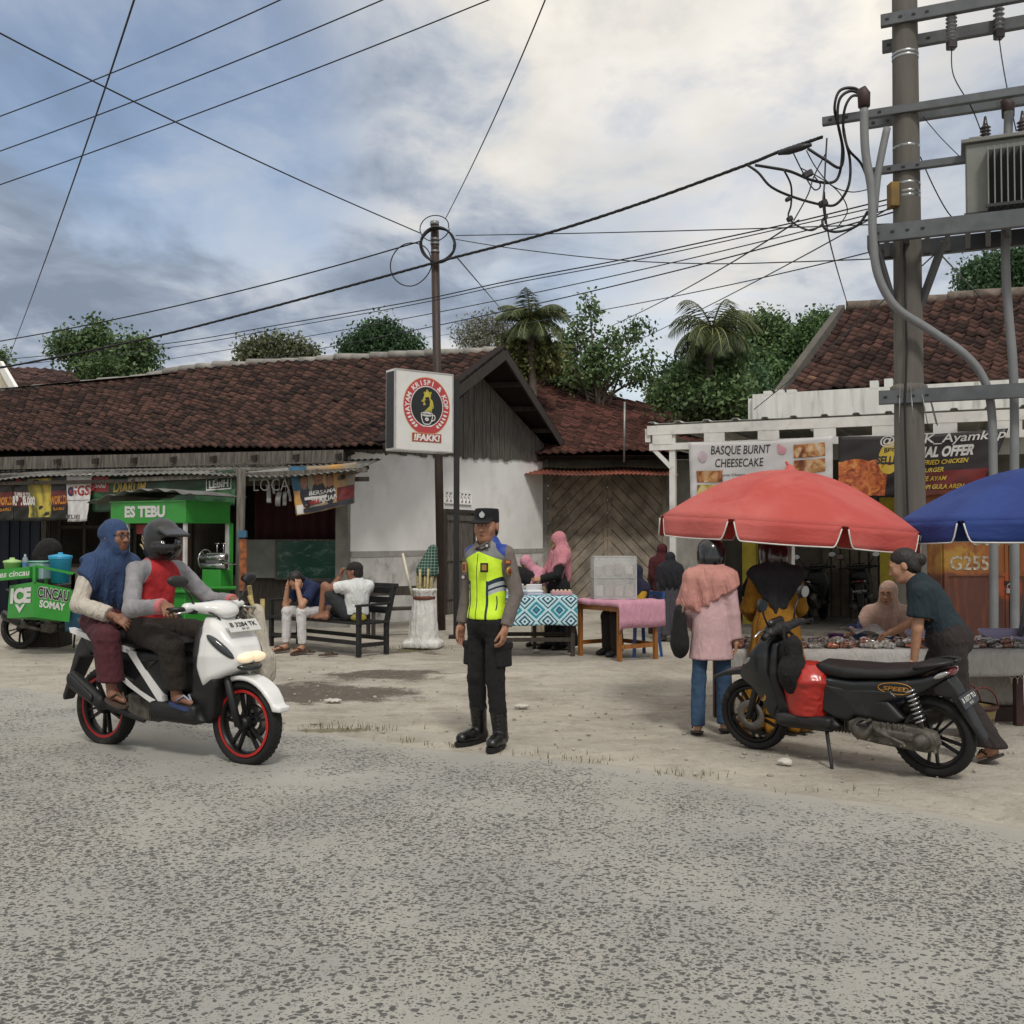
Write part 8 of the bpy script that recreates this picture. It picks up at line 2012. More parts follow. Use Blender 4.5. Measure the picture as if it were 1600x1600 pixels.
def banners():
 BKI, RDI, WHI, YLI, GYI, PKI = mat('black_ink', '#26252a', .5), mat('red_ink', '#8f2a2a', .5, var=.05), mat('white_ink', '#c6c5c2', .5, var=.04), mat('yellow_ink', '#c4a83a', .5, var=.05), mat('grey_ink', '#5b5a5e', .5), mat('pink_ink', '#c98f9a', .5, var=.08)
 WHB = mat('white_banner_vinyl', '#c4c2c2', .5, var=.05, vscale=2, dirt='#b09fa6', dirt_amt=.4, dscale=1.3)
 DKB = mat('dark_brown_banner_vinyl', '#262023', .4, var=.2, vscale=2)
 CAKE = pic_mat('cake_photo', [(.3, '#3c2018'), (.45, '#8a4f2c'), (.55, '#b98a55'), (.66, '#c9b9a4'), (.75, '#6b2c24')], 5, 1.2); CAKE2 = pic_mat('bread_photo', [(.3, '#2b2f4a'), (.45, '#a98a4a'), (.56, '#c9b64e'), (.68, '#c7c2b4')], 6, 1.0); CHICK = pic_mat('fried_chicken_photo', [(.25, '#4a1a10'), (.42, '#8f3d1c'), (.55, '#b8622c'), (.68, '#cf8c4c'), (.8, '#dba86a')], 7, 1.5); REDG = pic_mat('red_glow_print', [(.3, '#3a1214'), (.6, '#6a1d1c'), (.8, '#7a2a24')], 2)
 def d1(d):
  d.text('BASQUE BURNT', .37, .21, .125, BKI, .86, .01, .15); d.text('CHEESECAKE', .36, .43, .12, BKI, .70, .01, .15)
  d.text('Burnt Cheese with Amanda Cheese', .46, .60, .035, BKI, .98, .008); d.text('Premium Taste', .47, .70, .04, BKI, .38, .012)
  d.rect(.74, .10, .95, .33, CAKE); d.rect(.74, .37, .95, .60, CAKE); d.rect(.05, .50, .24, .70, CAKE); d.rect(.05, .74, .24, .95, CAKE2)
  d.disc(.66, .18, .03, .07, PKI); d.disc(.64, .11, .014, .04, PKI); d.disc(.10, .25, .03, .10, mat('pale_pink_print', '#b7a6b0', .5))
 banner('white banner with handwritten cheesecake lettering under the steel canopy', (cpx(1077, 691, .10), cpx(1302, 681, .10), cpx(1302, 772, .10), cpx(1079, 781, .10)), WHB, d1, .03, seed=1)
 def d2(d):
  d.rect(.0, .42, .33, .97, CHICK); d.disc(.12, .46, .10, .09, CHICK); d.disc(.26, .48, .09, .10, CHICK); d.rect(.50, .60, .98, .96, REDG); d.disc(.335, .36, .075, .27, YLI)
  d.text('BEST', .335, .27, .06, BKI, .18, .03); d.text('SELLER', .335, .45, .10, BKI, .36, .05)
  d.text('@FAKK_Ayamkopi', .64, .14, .115, WHI, 1.62, .012); d.text('SPECIAL OFFER', .62, .36, .13, WHI, .98, .045)
  for i, s_ in enumerate(('FRIED CHICKEN', 'BURGER', 'MIE AYAM', 'KOPI GULA AREN')): d.text('- ' + s_, .53, .48 + i * .135, .058, YLI, None, .02, 0, 'l')
  d.text('0812-4000-8855', .67, .98, .05, WHI, .6, .02); d.disc(.51, .96, .018, .06, WHI)
 banner('dark banner with fried chicken and special offer lettering under the steel canopy', (cpx(1311, 682, .10), cpx(1578, 669, .10), cpx(1534, 772, .10), cpx(1311, 777, .10)), DKB, d2, .03, seed=3)
 # left shop front, hanging from the outer edge of the sagging awning
 def fq(px, py, off=1.12):
  P0 = FP(0, 0, off); d = FP(1, 0, off) - P0; k = (px - 800) / FPX; s = (k * P0.y - P0.x) / (d.x - k * d.y); p = P0 + d * s; return Vector((p.x, p.y, at(px, py, p.y).z))
 BEER = pic_mat('amber_drink_print', [(.28, '#14160f'), (.42, '#4a4c22'), (.52, '#b3a23c'), (.60, '#c98a2a'), (.72, '#2a2418')], 1.7, .8, stretch=(1, 1, .5)); DK2 = mat('dark_olive_print', '#1b1c18', .4, var=.3, vscale=1.5); ORI = mat('orange_ink', '#b8792c', .5)
 def d3(d):
  d.rect(.28, .06, .72, .92, BEER); d.rect(.0, .35, .28, .68, mat('dull_red_print', '#5a1f1c', .4)); d.rect(.72, .35, 1.0, .68, mat('dull_red_print', '#5a1f1c')); d.text('SUPER FILTER', .18, .46, .07, WHI, .3, .02); d.text('RP 18.000', .20, .64, .14, WHI, .42, .05); d.text('WORLD', .85, .64, .13, ORI, .3, .04); d.text('BARU', .86, .78, .05, ORI, .2, .02); d.disc(.1, .12, .05, .06, RDI)
 banner('dark banner with glowing amber drink print, second from the left edge', (fq(20, 743), fq(103, 740), fq(104, 812), fq(22, 814)), DK2, d3, .02, seed=5)
 banner('dark amber banner cut by the left edge of the view', (fq(-62, 745), fq(18, 743), fq(20, 813), fq(-60, 815)), DK2, d3, .02, seed=6)
 def d4(d): d.text('GGSP', .66, .44, .16, RDI, .48, .03); d.disc(.16, .36, .13, .10, mat('navy_ink', '#26294f', .5)); d.disc(.16, .36, .05, .04, RDI); d.text('MZUKI', .25, .94, .07, GYI, .32, .02); d.rect(.02, .545, .98, .555, GYI)
 banner('white banner with red lettering between the dark amber and the green banner', (fq(103, 741, 1.16), fq(143, 740, 1.16), fq(137, 814, 1.16), fq(105, 815, 1.16)), WHB, d4, .01, seed=2)
 GRB = pic_mat('dark_green_print', [(.3, '#0c1a12'), (.5, '#163a20'), (.62, '#2c5c34'), (.75, '#10251a')], 1.3, 1.4, stretch=(1, 1, 2))
 def d5(d): d.rect(.0, .0, .12, .42, RDI); d.text('BARU', .06, .30, .10, WHI, .2, .03); d.text('DJARUM', .27, .42, .17, mat('gold_ink', '#a98c3c', .4), .62, .03, .15); d.text('SUPER', .27, .68, .12, mat('gold_ink', '#a98c3c'), .5, .02, .1); d.rect(.80, .16, .97, .19, WHI); d.rect(.80, .50, .97, .53, WHI); d.rect(.80, .16, .805, .53, WHI); d.rect(.965, .16, .97, .53, WHI); d.text('LEBIH', .885, .45, .12, WHI, .34, .03)
 banner('long dark green banner with gold and white lettering above the juice cart', (fq(143, 745), fq(368, 733), fq(368, 790), fq(143, 800)), GRB, d5, .05, 40, 12, seed=8)
 # torn strips
 T = thing('torn_banner', 'torn grey banner hanging in strips beside the portrait banner', 'banner', fq(420, 760, 1.0)); O = -Vector(T.location); RG = mat('grey_torn_vinyl', '#8a8a86', .6, var=.12)
 mb = MB(); a, b, c, d = fq(388, 737, 1.0), fq(449, 731, 1.0), fq(449, 747, 1.0), fq(388, 752, 1.0); mb.sheet(lambda u, v: a.lerp(b, u).lerp(d.lerp(c, u), v) + O + Vector((0, .02 * math.sin(u * 9), 0)), 14, 4, RG, .004); mb.build('sheet', T)
 r2 = random.Random(2)
 for i, (px, y0, y1, w) in enumerate(((418, 757, 786, 7), (426, 752, 772, 4), (436, 768, 791, 8), (446, 768, 790, 6), (451, 765, 783, 4))):
  m2 = MB(); A, B = fq(px, y0, 1.0), fq(px + r2.uniform(-3, 3), y1, 1.0); dx = Vector((w * .0052, 0, 0)); m2.sheet(lambda u, v: A.lerp(B, v) + dx * (u * 2 - 1) + O + Vector((0, .03 * math.sin(v * 5 + i), 0)), 3, 8, RG, .003); m2.tube([fq(px, 745, 1.0) + O, A + O], .006, RG, 4); m2.build('strip', T)
 m2 = MB(); lettering(m2, 'LOCA', fq(424, 767, 1.03) + O, FP(-1, 0, 0) - FP(0, 0, 0), (0, 0, 1), .20, mat('pale_vinyl_letter', '#a5a5a0', .6), .62, -.01, lift=.01); m2.build('lettering', T)
 # portrait banner
 SUN = pic_mat('sunset_print', [(.25, '#2f5a7a'), (.42, '#7a7a72'), (.55, '#b98a4a'), (.68, '#cf9f4e'), (.8, '#7a3a30')], .9, .6, stretch=(1.3, 1, 1)); FC = mat('portrait_skin_print', '#93654e', .5, var=.15); SU = mat('portrait_dark_print', '#2a2a34', .5)
 def d6(d):
  d.rect(.0, .0, .26, .5, mat('sky_blue_print', '#35637f', .5, var=.2));
  for u, v, r in ((.20, .34, .055), (.42, .28, .07), (.60, .36, .05)): d.disc(u, v + .30, r * 1.6, .24, SU); d.disc(u, v - .04, r * 1.08, .17, SU); d.disc(u, v, r, .15, FC)
  d.rect(.18, .66, .55, .72, WHI); d.text('BERSAMA', .48, .63, .07, WHI, .5, .02, .1); d.text('BERJUANG', .56, .80, .09, WHI, .62, .03, .1); d.rect(.25, .74, .42, .82, RDI); d.rect(.72, .55, 1.0, .86, mat('deep_red_print', '#6a2024', .5, var=.3)); d.rect(.02, .88, .98, .97, SU); d.rect(.03, .80, .14, .98, WHI)
 banner('faded orange banner with three portraits hanging at the house corner', (fq(451, 729, 1.05), fq(556, 722, 1.05), fq(553, 786, 1.05), fq(464, 806, 1.05)), SUN, d6, .02, seed=4, wob=.035)
banners()
# ------------------------------------------------------------------ green juice cart and the ice seller's boxes
GRN = mat('bright_green_paint', '#2c8a2e', .4, var=.07, vscale=3, coat=.15, dirt='#1e5a22', dirt_amt=.35, dscale=3)
def juice_cart():
 C_ = Vector((at(290, 800, 14.6).x, 14.6, 0)); ang = math.atan2(.9, .43) - R(90)      # local -x along the lettered side, +y to the back
 T = thing('juice_cart', 'bright green sugarcane juice cart with lettered header and grey roof sheet', 'cart', C_, R(-25)); W_, D = 1.45, .95
 WHI = mat('white_ink', '#c6c5c2', .5); z0, z1 = 1.71, 2.03
 # lettered face runs from the corner to the left (-x), end face runs back (+y)
 mb = MB(); mb.box((-W_ / 2, D / 2, (z0 + z1) / 2), (W_, D, z1 - z0), GRN, None, .008); hd = mb.build('header', T)
 mb = MB()
 for z in (z0 + .008, z1 - .008): mb.beam((-W_ - .01, -.008, z), (.012, -.008, z), .02, .02, GRN); mb.beam((.008, -.01, z), (.008, D, z), .02, .02, GRN)
 mb.build('trim', hd)
 m2 = MB(); lettering(m2, 'ES TEBU', (-W_ * .53, -.002, (z0 + z1) / 2 - .068), (1, 0, 0), (0, 0, 1), .15, WHI, .78, .05, lift=.004); m2.build('lettering', hd)
 mb = MB(); mb.sheet(lambda u, v: Vector((-W_ - .35 + (W_ + .6) * u, -.12 + (D + .2) * v, z1 + .10 + .06 * math.sin(u * 3.1) - .12 * (abs(u - .62) * 1.6) ** 2 + .02 * math.sin(u * 40))), 60, 6, ZINC, .006); mb.build('roof_sheet', T)
 WHP = mat('white_frame_paint', '#b9bab6', .5)
 for x, y, m in ((-.03, .03, WHP), (-W_ + .03, .03, GRN), (-W_ * .78, .03, WHP), (-.03, D - .03, WHP), (.0, D + .02, GRN), (-W_ + .03, D - .03, GRN)): mb = MB(); mb.beam((x, y, .72), (x, y, z0), .045, .045, m); mb.build('post', T)
 mb = MB(); mb.box((-W_ / 2, D / 2, .46), (W_, D, .5), GRN, None, .01); mb.box((-W_ / 2, D / 2, .73), (W_ + .12, D + .12, .035), GRN, None, .004); mb.build('cart_body', T)
 mb = MB(); mb.beam((.0, .0, .78), (.5, .5, .78), .03, .03, GRN); mb.beam((-W_, -.02, .80), (.04, -.02, .80), .02, .03, GRN); mb.build('rail', T)
 for x in (-W_ + .25, -.25):
  for y in (-.02, D + .02):
   mb = MB(); mb.lathe([(.20, -.02), (.235, -.025), (.25, 0), (.235, .025), (.20, .02)], TYRE, 28, (x, y, .25), Matrix.Rotation(R(90), 3, 'X'))
   for k in range(6): mb.beam((x, y, .25), (x + .2 * math.cos(k * math.pi / 3), y, .25 + .2 * math.sin(k * math.pi / 3)), .012, .012, STEEL)
   mb.build('wheel', T)
 RDI = mat('red_ink', '#8f2a2a', .5)
 mb = MB(); mb.box((-W_ * .60, .12, 1.62), (.34, .02, .14), RDI); mb.box((-W_ * .45, .5, 1.2), (.5, .02, .7), mat('red_poster', '#6a2a20', .6, var=.3, vscale=6)); mb.build('menu_card', T)
 PRS = thing('cane_press', 'steel sugarcane press with hand wheel on the green juice cart', 'machine', P2(C_, R(-25), (.10, .55, .75)), R(-25))
 mb = MB(); mb.box((0, 0, .14), (.34, .26, .28), GRN, None, .01); mb.box((0, 0, .40), (.30, .18, .24), STEEL, None, .02); mb.build('frame', PRS)
 for z in (.34, .46): mb = MB(); mb.tube([(-.2, -.1, z), (.26, -.1, z)], .045, CHR, 14); mb.build('roller', PRS)
 mb = MB(); mb.tube([(-.20 + .0, -.02 + .15 * math.cos(a), .42 + .15 * math.sin(a)) for a in [2 * math.pi * i / 24 for i in range(24)]], .012, CHR, 6, closed=True)
 for k in range(3): a = k * 2.09; mb.beam((-.20, -.02, .42), (-.20, -.02 + .15 * math.cos(a), .42 + .15 * math.sin(a)), .014, .014, CHR)
 mb.build('hand_wheel', PRS)
 for x in (.0, .12): mb = MB(); mb.tube([(x, 0, .52), (x, 0, .66)], .010, CHR, 6); mb.tube([(x - .04, 0, .66), (x + .04, 0, .66)], .009, CHR, 6); mb.build('screw_handle', PRS)
 mb = MB(); mb.beam((.15, -.10, .40), (.42, -.12, .36), .10, .015, CHR); mb.build('chute', PRS)
juice_cart()
def ice_seller():
 g = gp(30, 1017); c = copy_tree(BS); c.location = (g.x - .1, g.y + .25, 0); c.rotation_euler = (0, 0, R(-4)); c.scale = (1.05, 1.05, 1.05); c.name = 'parked_motorcycle'; c['label'] = 'dark motorcycle carrying the green ice boxes at the left edge'; c['category'] = 'motorcycle'
 for ch in list(c.children):
  if ch.name.startswith(('decal', 'badge', 'number_plate', 'rear_mudguard', 'tail_light', 'rear_signal')):
   for k in list(ch.children): bpy.data.objects.remove(k)
   bpy.data.objects.remove(ch)
 WHI = mat('white_ink', '#c6c5c2', .5); BKI = mat('black_ink', '#26252a')
 K0, K1 = at(51, 964, 12.75), at(54, 909, 12.75); L0, L1 = at(11, 966, 13.0), at(15, 915, 13.0); R0, R1 = at(108, 972, 12.95), at(114, 921, 12.95); B0, B1 = at(70, 966, 13.5), at(72, 915, 13.5)
 base = Vector((K0.x, K0.y, K0.z - .04)); T = thing('ice_box', 'green ice box lettered in white on the motorcycle at the left edge', 'box', base); O = -base
 mb = MB(); mb.add([p + O for p in (K0, K1, L0, L1, R0, R1, B0, B1)], [(2, 0, 1, 3), (0, 4, 5, 1), (4, 6, 7, 5), (6, 2, 3, 7), (2, 6, 4, 0), (1, 5, 7, 3)], GRN); bx = mb.build('box_body', T)
 def face(a0, b0, a1, lab):      # bottom-left, bottom-right, top-left
  return a0, (b0 - a0), (a1 - a0)
 m2 = MB(); u = (K0 - L0).normalized(); v = ((L1 - L0) + (K1 - K0)).normalized(); cc = (L0 + K0 + L1 + K1) / 4 + O
 lettering(m2, 'ICE', cc + v * .0 - v * .02, u, v, .17, WHI, (K0 - L0).length * .80, .06, .0, lift=.008);
 m2.prism([(-.10, .0), (0, -.11), (.10, 0), (.055, .0), (0, -.05), (-.055, 0)], cc - v * .045 + (u.cross(v)) * .006, u, v, .004, WHI)
 u = (R0 - K0).normalized(); v = ((R1 - R0) + (K1 - K0)).normalized(); cc = (R0 + K0 + R1 + K1) / 4 + O; w = (R0 - K0).length
 lettering(m2, 'CINCAU', cc + v * .045, u, v, .125, WHI, w * .86, .075, lift=.007); lettering(m2, 'CINCAU', cc + v * .045, u, v, .125, BKI, w * .85, .03, lift=.010); lettering(m2, 'SOMAY', cc - v * .075, u, v, .085, WHI, w * .70, .04, lift=.008); m2.build('lettering', bx)
 mb = MB()
 for a, b in ((K1, R1), (R1, B1)):
  up = Vector((0, 0, .20)); mb.beam(a + O, a + up + O, .035, .035, GRN); mb.beam(b + O, b + up + O, .035, .035, GRN); mb.beam(a + up + O, b + up + O, .045, .03, GRN)
 mb.build('rail', T)
 # small upper box
 a, b, c_, d = at(-12, 908, 12.9), at(46, 903, 12.85), at(47, 888, 12.85), at(-12, 893, 12.9); T2 = thing('ice_box', 'flat green tray box with small lettering on top of the ice boxes', 'box', (a + b) / 2); O2 = -(a + b) / 2; bk = Vector((.1, .38, 0)); up = Vector((0, 0, .14))
 mb = MB(); V = [a, b, b + up, a + up, a + bk, b + bk, b + bk + up, a + bk + up]; mb.add([p + O2 for p in V], [(0, 1, 2, 3), (1, 5, 6, 2), (4, 7, 6, 5), (0, 3, 7, 4), (3, 2, 6, 7), (0, 4, 5, 1)], GRN); bb = mb.build('box_body', T2)
 m2 = MB(); lettering(m2, 'es cincau', (a + b) / 2 + O2 + Vector((.05, 0, .04)), b - a, (0, 0, 1), .075, WHI, .40, .02, .2, lift=.006); m2.build('lettering', bb)
 # things on top
 def tub(px, py, Y, r0, r1, h, m, name, lab, cat, lid=None):
  mb = MB(); mb.lathe([(0, 0), (r0, 0), (r1, h * .92), (r1 * 1.06, h * .94), (r1 * 1.06, h), (r1 * .98, h), (r1 * .96, h * .9), (r0 * .9, .01), (0, .01)], m, 24)
  if lid: mb.lathe([(r1 * 1.08, h), (r1 * 1.08, h + .02), (r1 * .5, h + .035), (.03, h + .04), (.03, h + .06), (0, h + .062)], lid, 24)
  return mb.solo(name, lab, cat, at(px, py, Y))
 BLB = mat('sky_blue_bucket', '#2f93bd', .4, var=.05); LGT = mat('light_green_tub', '#9fc27d', .5, var=.05)
 tub(94, 911, 13.1, .105, .135, .33, BLB, 'bucket', 'sky blue lidded bucket standing on the green ice box', 'bucket', BLB)
 tub(19, 891, 13.05, .085, .10, .10, LGT, 'tub', 'pale green round tub on the flat green box', 'tub', LGT)
 mb = MB(); CLR = mat('cloudy_plastic_tub', '#8aa3a6', .35, var=.05); mb.box((0, 0, .11), (.28, .24, .22), CLR, None, .015); mb.box((0, 0, .225), (.30, .26, .02), mat('aqua_lid', '#7fb7a8', .4), None, .006); mb.solo('tub', 'cloudy square plastic tub between the green tub and the blue bucket', 'tub', at(64, 905, 13.15), R(-20))
 mb = MB(); mb.lathe([(0, 0), (.035, 0), (.035, .13), (.03, .15), (.013, .18), (.013, .205), (0, .205)], mat('clear_bottle', '#9fb0b8', .1, alpha=.6), 14); mb.lathe([(.0355, .05), (.0355, .10)], mat('blue_label', '#3f6f9a', .5), 14); mb.solo('water_bottle', 'small clear water bottle on the flat green box', 'bottle', at(39, 891, 13.0))
 DB = mat('dull_blue_drum', '#2f6482', .5, var=.12, dirt='#24485c'); tub(124, 985, 13.2, .17, .19, .50, DB, 'drum', 'dull blue plastic drum between the ice box and the rear rider', 'drum')
 q = SDF(.012); q.ell((0, 0, .5), (.22, .16, .14)).ell((-.2, .0, .40), (.10, .12, .10), k=.08).cap((0, 0, 0), (0, 0, .45), .16, .2, k=.1); V, Q = q.data(relax=1, wrinkle=.02, wscale=(7, 7, 7), seed=2); o = link('covered_bundle', mesh_np('covered_bundle', V, Q, True, None, [cloth('black_tarp', '#1c1b1a', .6)])); tag(o, 'dark tarpaulin covered bundle behind the ice boxes', 'bundle'); o.location = at(76, 906, 14.2); o.scale = (.74, .74, .86)
 m2 = MB(); m2.box((0, 0, .42), (.5, .4, .85), WOODD); m2.solo('wooden_stand', 'dark wooden stand under the tarpaulin bundle', 'stand', (at(76, 906, 14.2).x, 14.2, 0))
ice_seller()
# ------------------------------------------------------------------ concrete pole, transformer, cables
def power_pole():
 Yp = 10.7; X = at(1421, 700, Yp).x; base = Vector((X, Yp, 0))
 T = thing('utility_pole', 'thick grey concrete utility pole with steel crossarms and transformer platform', 'utility pole', base)
 CO = mat('grey_pole_concrete', '#63605a', .9, var=.18, vscale=2.5, stretch=(2, 2, .25), bump=.2, dirt='#4f4a42', dirt_amt=.55, dscale=1.6); GV = mat('grey_galvanised_arm', '#5d6164', .55, .35, var=.15, dirt='#3c3a38', dirt_amt=.4); BAND = mat('bright_steel_band', '#9fa3a3', .3, .8)
 d = Vector((cdir.x, cdir.y, 0)).normalized(); n = Vector((d.y, -d.x, 0))      # along the arms; towards the road
 mb = MB(); mb.lathe([(.17, -.05), (.155, 1.5), (.122, 8.2), (.12, 8.6)], CO, 28); mb.build('shaft', T)
 def wz(px, py, Y=Yp): return at(px, py, Y).z
 def q(px, off, z):     # point on the arm plane at a pixel column, relative to the pole base
  P0 = base + n * off; k = (px - 800) / FPX; s = (k * P0.y - P0.x) / (d.x - k * d.y); p = P0 + d * s; return Vector((p.x - base.x, p.y - base.y, z))
 def chan(px0, px1, z, off, h, name='crossarm', lab=None):
  a, b = q(px0, off, z), q(px1, off, z); mb = MB(); mb.beam(a, b, .012, h, GV); mb.beam(a + Vector((0, 0, h / 2)) - n * .03, b + Vector((0, 0, h / 2)) - n * .03, .07, .012, GV); mb.beam(a - Vector((0, 0, h / 2)) - n * .03, b - Vector((0, 0, h / 2)) - n * .03, .07, .012, GV)
  for i in range(4): p = a.lerp(b, .03 + i * .06); mb.box(p + n * .008, (.035, .01, .02), BLACKP, Matrix.Rotation(math.atan2(d.y, d.x), 3, 'Z'))
  mb.build(name, T, lab)
 zt = wz(1420, 36); chan(1384, 1760, zt, .16, .11); chan(1386, 1760, zt - .13, -.16, .11)
 z2 = wz(1420, 178); chan(1290, 1760, z2, .16, .07); chan(1360, 1760, z2 + .02, -.16, .07)
 z3 = wz(1420, 268); chan(1362, 1760, z3, .16, .06)
 # platform under the transformer
 z4 = wz(1420, 377)
 for off in (.42, -.30): chan(1364 if off > 0 else 1372, 1790, z4, off, .16, 'platform_beam')
 mb = MB(); a, b = q(1364, .42, z4 - .08), q(1372, -.30, z4 - .08); mb.beam(a, b, .06, .14, GV)
 for i in range(12): s_ = q(1390 + i * 32, .42, z4 - .06); e = q(1390 + i * 32, -.30, z4 - .06); mb.beam(s_, e, .05, .03, GV)
 mb.build('platform_deck', T)
 mb = MB(); mb.beam(q(1372, .40, z4 - .1), Vector((0, 0, z4 - .75)) - d * .12, .06, .06, GV); mb.beam(q(1480, .2, z4 - .1), Vector((0, 0, z4 - .7)) + d * .12, .06, .06, GV); mb.build('strut', T)
 z5 = wz(1420, 622); chan(1375, 1760, z5, .17, .13)
 mb = MB()
 for z, r in ((wz(1420, 86), .133), (wz(1420, 92), .133), (wz(1420, 232), .136), (wz(1420, 290), .138), (wz(1420, 303), .138), (wz(1420, 310), .138)): m2 = MB(); m2.lathe([(r, -.012), (r + .004, 0), (r, .012)], BAND, 24, (0, 0, z)); m2.build('band', T)
 mb.lathe([(.15, 0), (.19, .08), (.185, .14), (.15, .16)], CO, 20, (0, 0, z5 - .02)); mb.build('collar', T)
 for k in range(5): mb = MB(); a = -2.4 + k * .55; mb.tube([(.19 * math.cos(a), .19 * math.sin(a), z5 + .1), (.26 * math.cos(a), .26 * math.sin(a) - .05, z5 - .30)], .006, STEEL, 5); mb.build('stay_wire', T)
 mb = MB(); mb.box(Vector((-.16, -.05, wz(1420, 308))), (.10, .12, .26), mat('ochre_junction_box', '#7d6128', .6, var=.2), None, .01); mb.build('junction_box', T)
 mb = MB(); mb.tube([(-.10, -.13, wz(1420, 360)), (-.09, -.145, 4.6), (-.08, -.16, 3.4), (-.11, -.165, 2.8), (-.08, -.165, 1.2), (-.09, -.17, .0)], .011, BLACKR, 6); mb.build('ground_cable', T)
 # second pole of the pair, just outside the view
 b2 = q(1850, 0, 0); mb = MB(); mb.lathe([(.17, -.05), (.155, 1.5), (.122, 8.2), (.12, 8.6)], CO, 24, b2); mb.build('shaft', T)
 # conduits
 PV = mat('grey_conduit', '#777a7c', .55, var=.08, dirt='#666560', dirt_amt=.35)
 def pp(pts, Y): return [at(x, y, Y) - base for x, y in pts]
 gz = lambda px, Y: (px, 845 + 1.45 * 1600 / Y)
 for pts, Y, r in (([(1350, 170), (1352, 235), (1362, 300), (1364, 370), (1372, 430), (1400, 480), (1452, 515), (1505, 552), (1536, 590), (1549, 640), (1552, 740), (1553, 900), gz(1553, 10.4)], 10.4, .043), ([(1576, 175), (1573, 300), (1571, 400), (1575, 480), (1582, 560), (1585, 640), (1585, 760), gz(1586, 10.35)], 10.35, .044), ([(1386, 200), (1372, 270), (1366, 330)], 10.5, .038)):
  mb = MB(); mb.tube(smooth(pp(pts, Y)), r, PV, 12); mb.build('conduit', T)
 for px, py in ((1350, 152), (1575, 168)): mb = MB(); p = at(px, py, 10.4) - base; mb.tube([p - Vector((0, 0, .10)), p + Vector((0, 0, .03)), p + Vector((-.03, 0, .09))], [.06, .065, .05], mat('brown_weatherhead', '#3b2c2a', .6), 10); mb.build('weatherhead', T)
 # strain insulators hanging from the top arm
 INS = mat('dark_porcelain', '#3a3436', .25, var=.2)
 for px, y0, y1 in ((1487, 5, 74), (1561, -30, 58)):
  p0, p1 = at(px, y0, 10.45) - base, at(px, y1, 10.45) - base; mb = MB(); L = p0.z - p1.z; prof = [(.03, 0)]
  for i in range(9): z = L * (.12 + .085 * i); prof += [(.035, z), (.058, z + L * .02), (.035, z + L * .05)]
  prof += [(.03, L)]; mb.lathe(prof, mat('grey_polymer_insulator', '#77797c', .4), 14, p1); mb.box(p1 + Vector((0, 0, .03)), (.09, .09, .10), INS, None, .01); mb.build('insulator', T)
 # transformer
 TR = thing('transformer', 'pale grey finned transformer standing on the pole platform', 'transformer', base + q(1610, .06, z4 + .08), math.atan2(d.y, d.x))
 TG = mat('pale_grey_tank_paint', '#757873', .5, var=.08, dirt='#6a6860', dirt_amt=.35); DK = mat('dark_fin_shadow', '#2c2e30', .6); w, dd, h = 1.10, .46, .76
 mb = MB(); mb.box((0, 0, h / 2), (w, dd, h), TG, None, .01); mb.box((0, 0, h + .02), (w + .08, dd + .08, .04), TG, None, .006); mb.box((0, 0, .03), (w + .04, dd + .04, .05), DK); mb.build('tank', TR)
 mb = MB()
 for i in range(15): x = -w / 2 + .20 + i * .058; mb.box((x, -dd / 2 - .07, h / 2 - .02), (.012, .15, h - .16), TG)
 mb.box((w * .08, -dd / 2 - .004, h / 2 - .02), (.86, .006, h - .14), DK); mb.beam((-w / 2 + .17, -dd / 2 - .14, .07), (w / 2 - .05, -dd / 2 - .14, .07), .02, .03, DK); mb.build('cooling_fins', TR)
 for x in (-.36, -.02, .32):
  prof = [(.03, 0)]
  for i in range(5): z = .03 + .035 * i; prof += [(.03, z), (.055, z + .012), (.03, z + .03)]
  mb = MB(); mb.lathe(prof + [(.02, .24), (.012, .30), (0, .30)], INS, 14, (x, .0, h + .04)); mb.build('bushing', TR)
 for x in (-.46, .46): mb = MB(); mb.tube([(x - .05, -.1, h + .04), (x - .05, -.1, h + .10), (x + .05, -.1, h + .10), (x + .05, -.1, h + .04)], .012, TG, 6); mb.build('lifting_lug', TR)
 return base
power_pole()
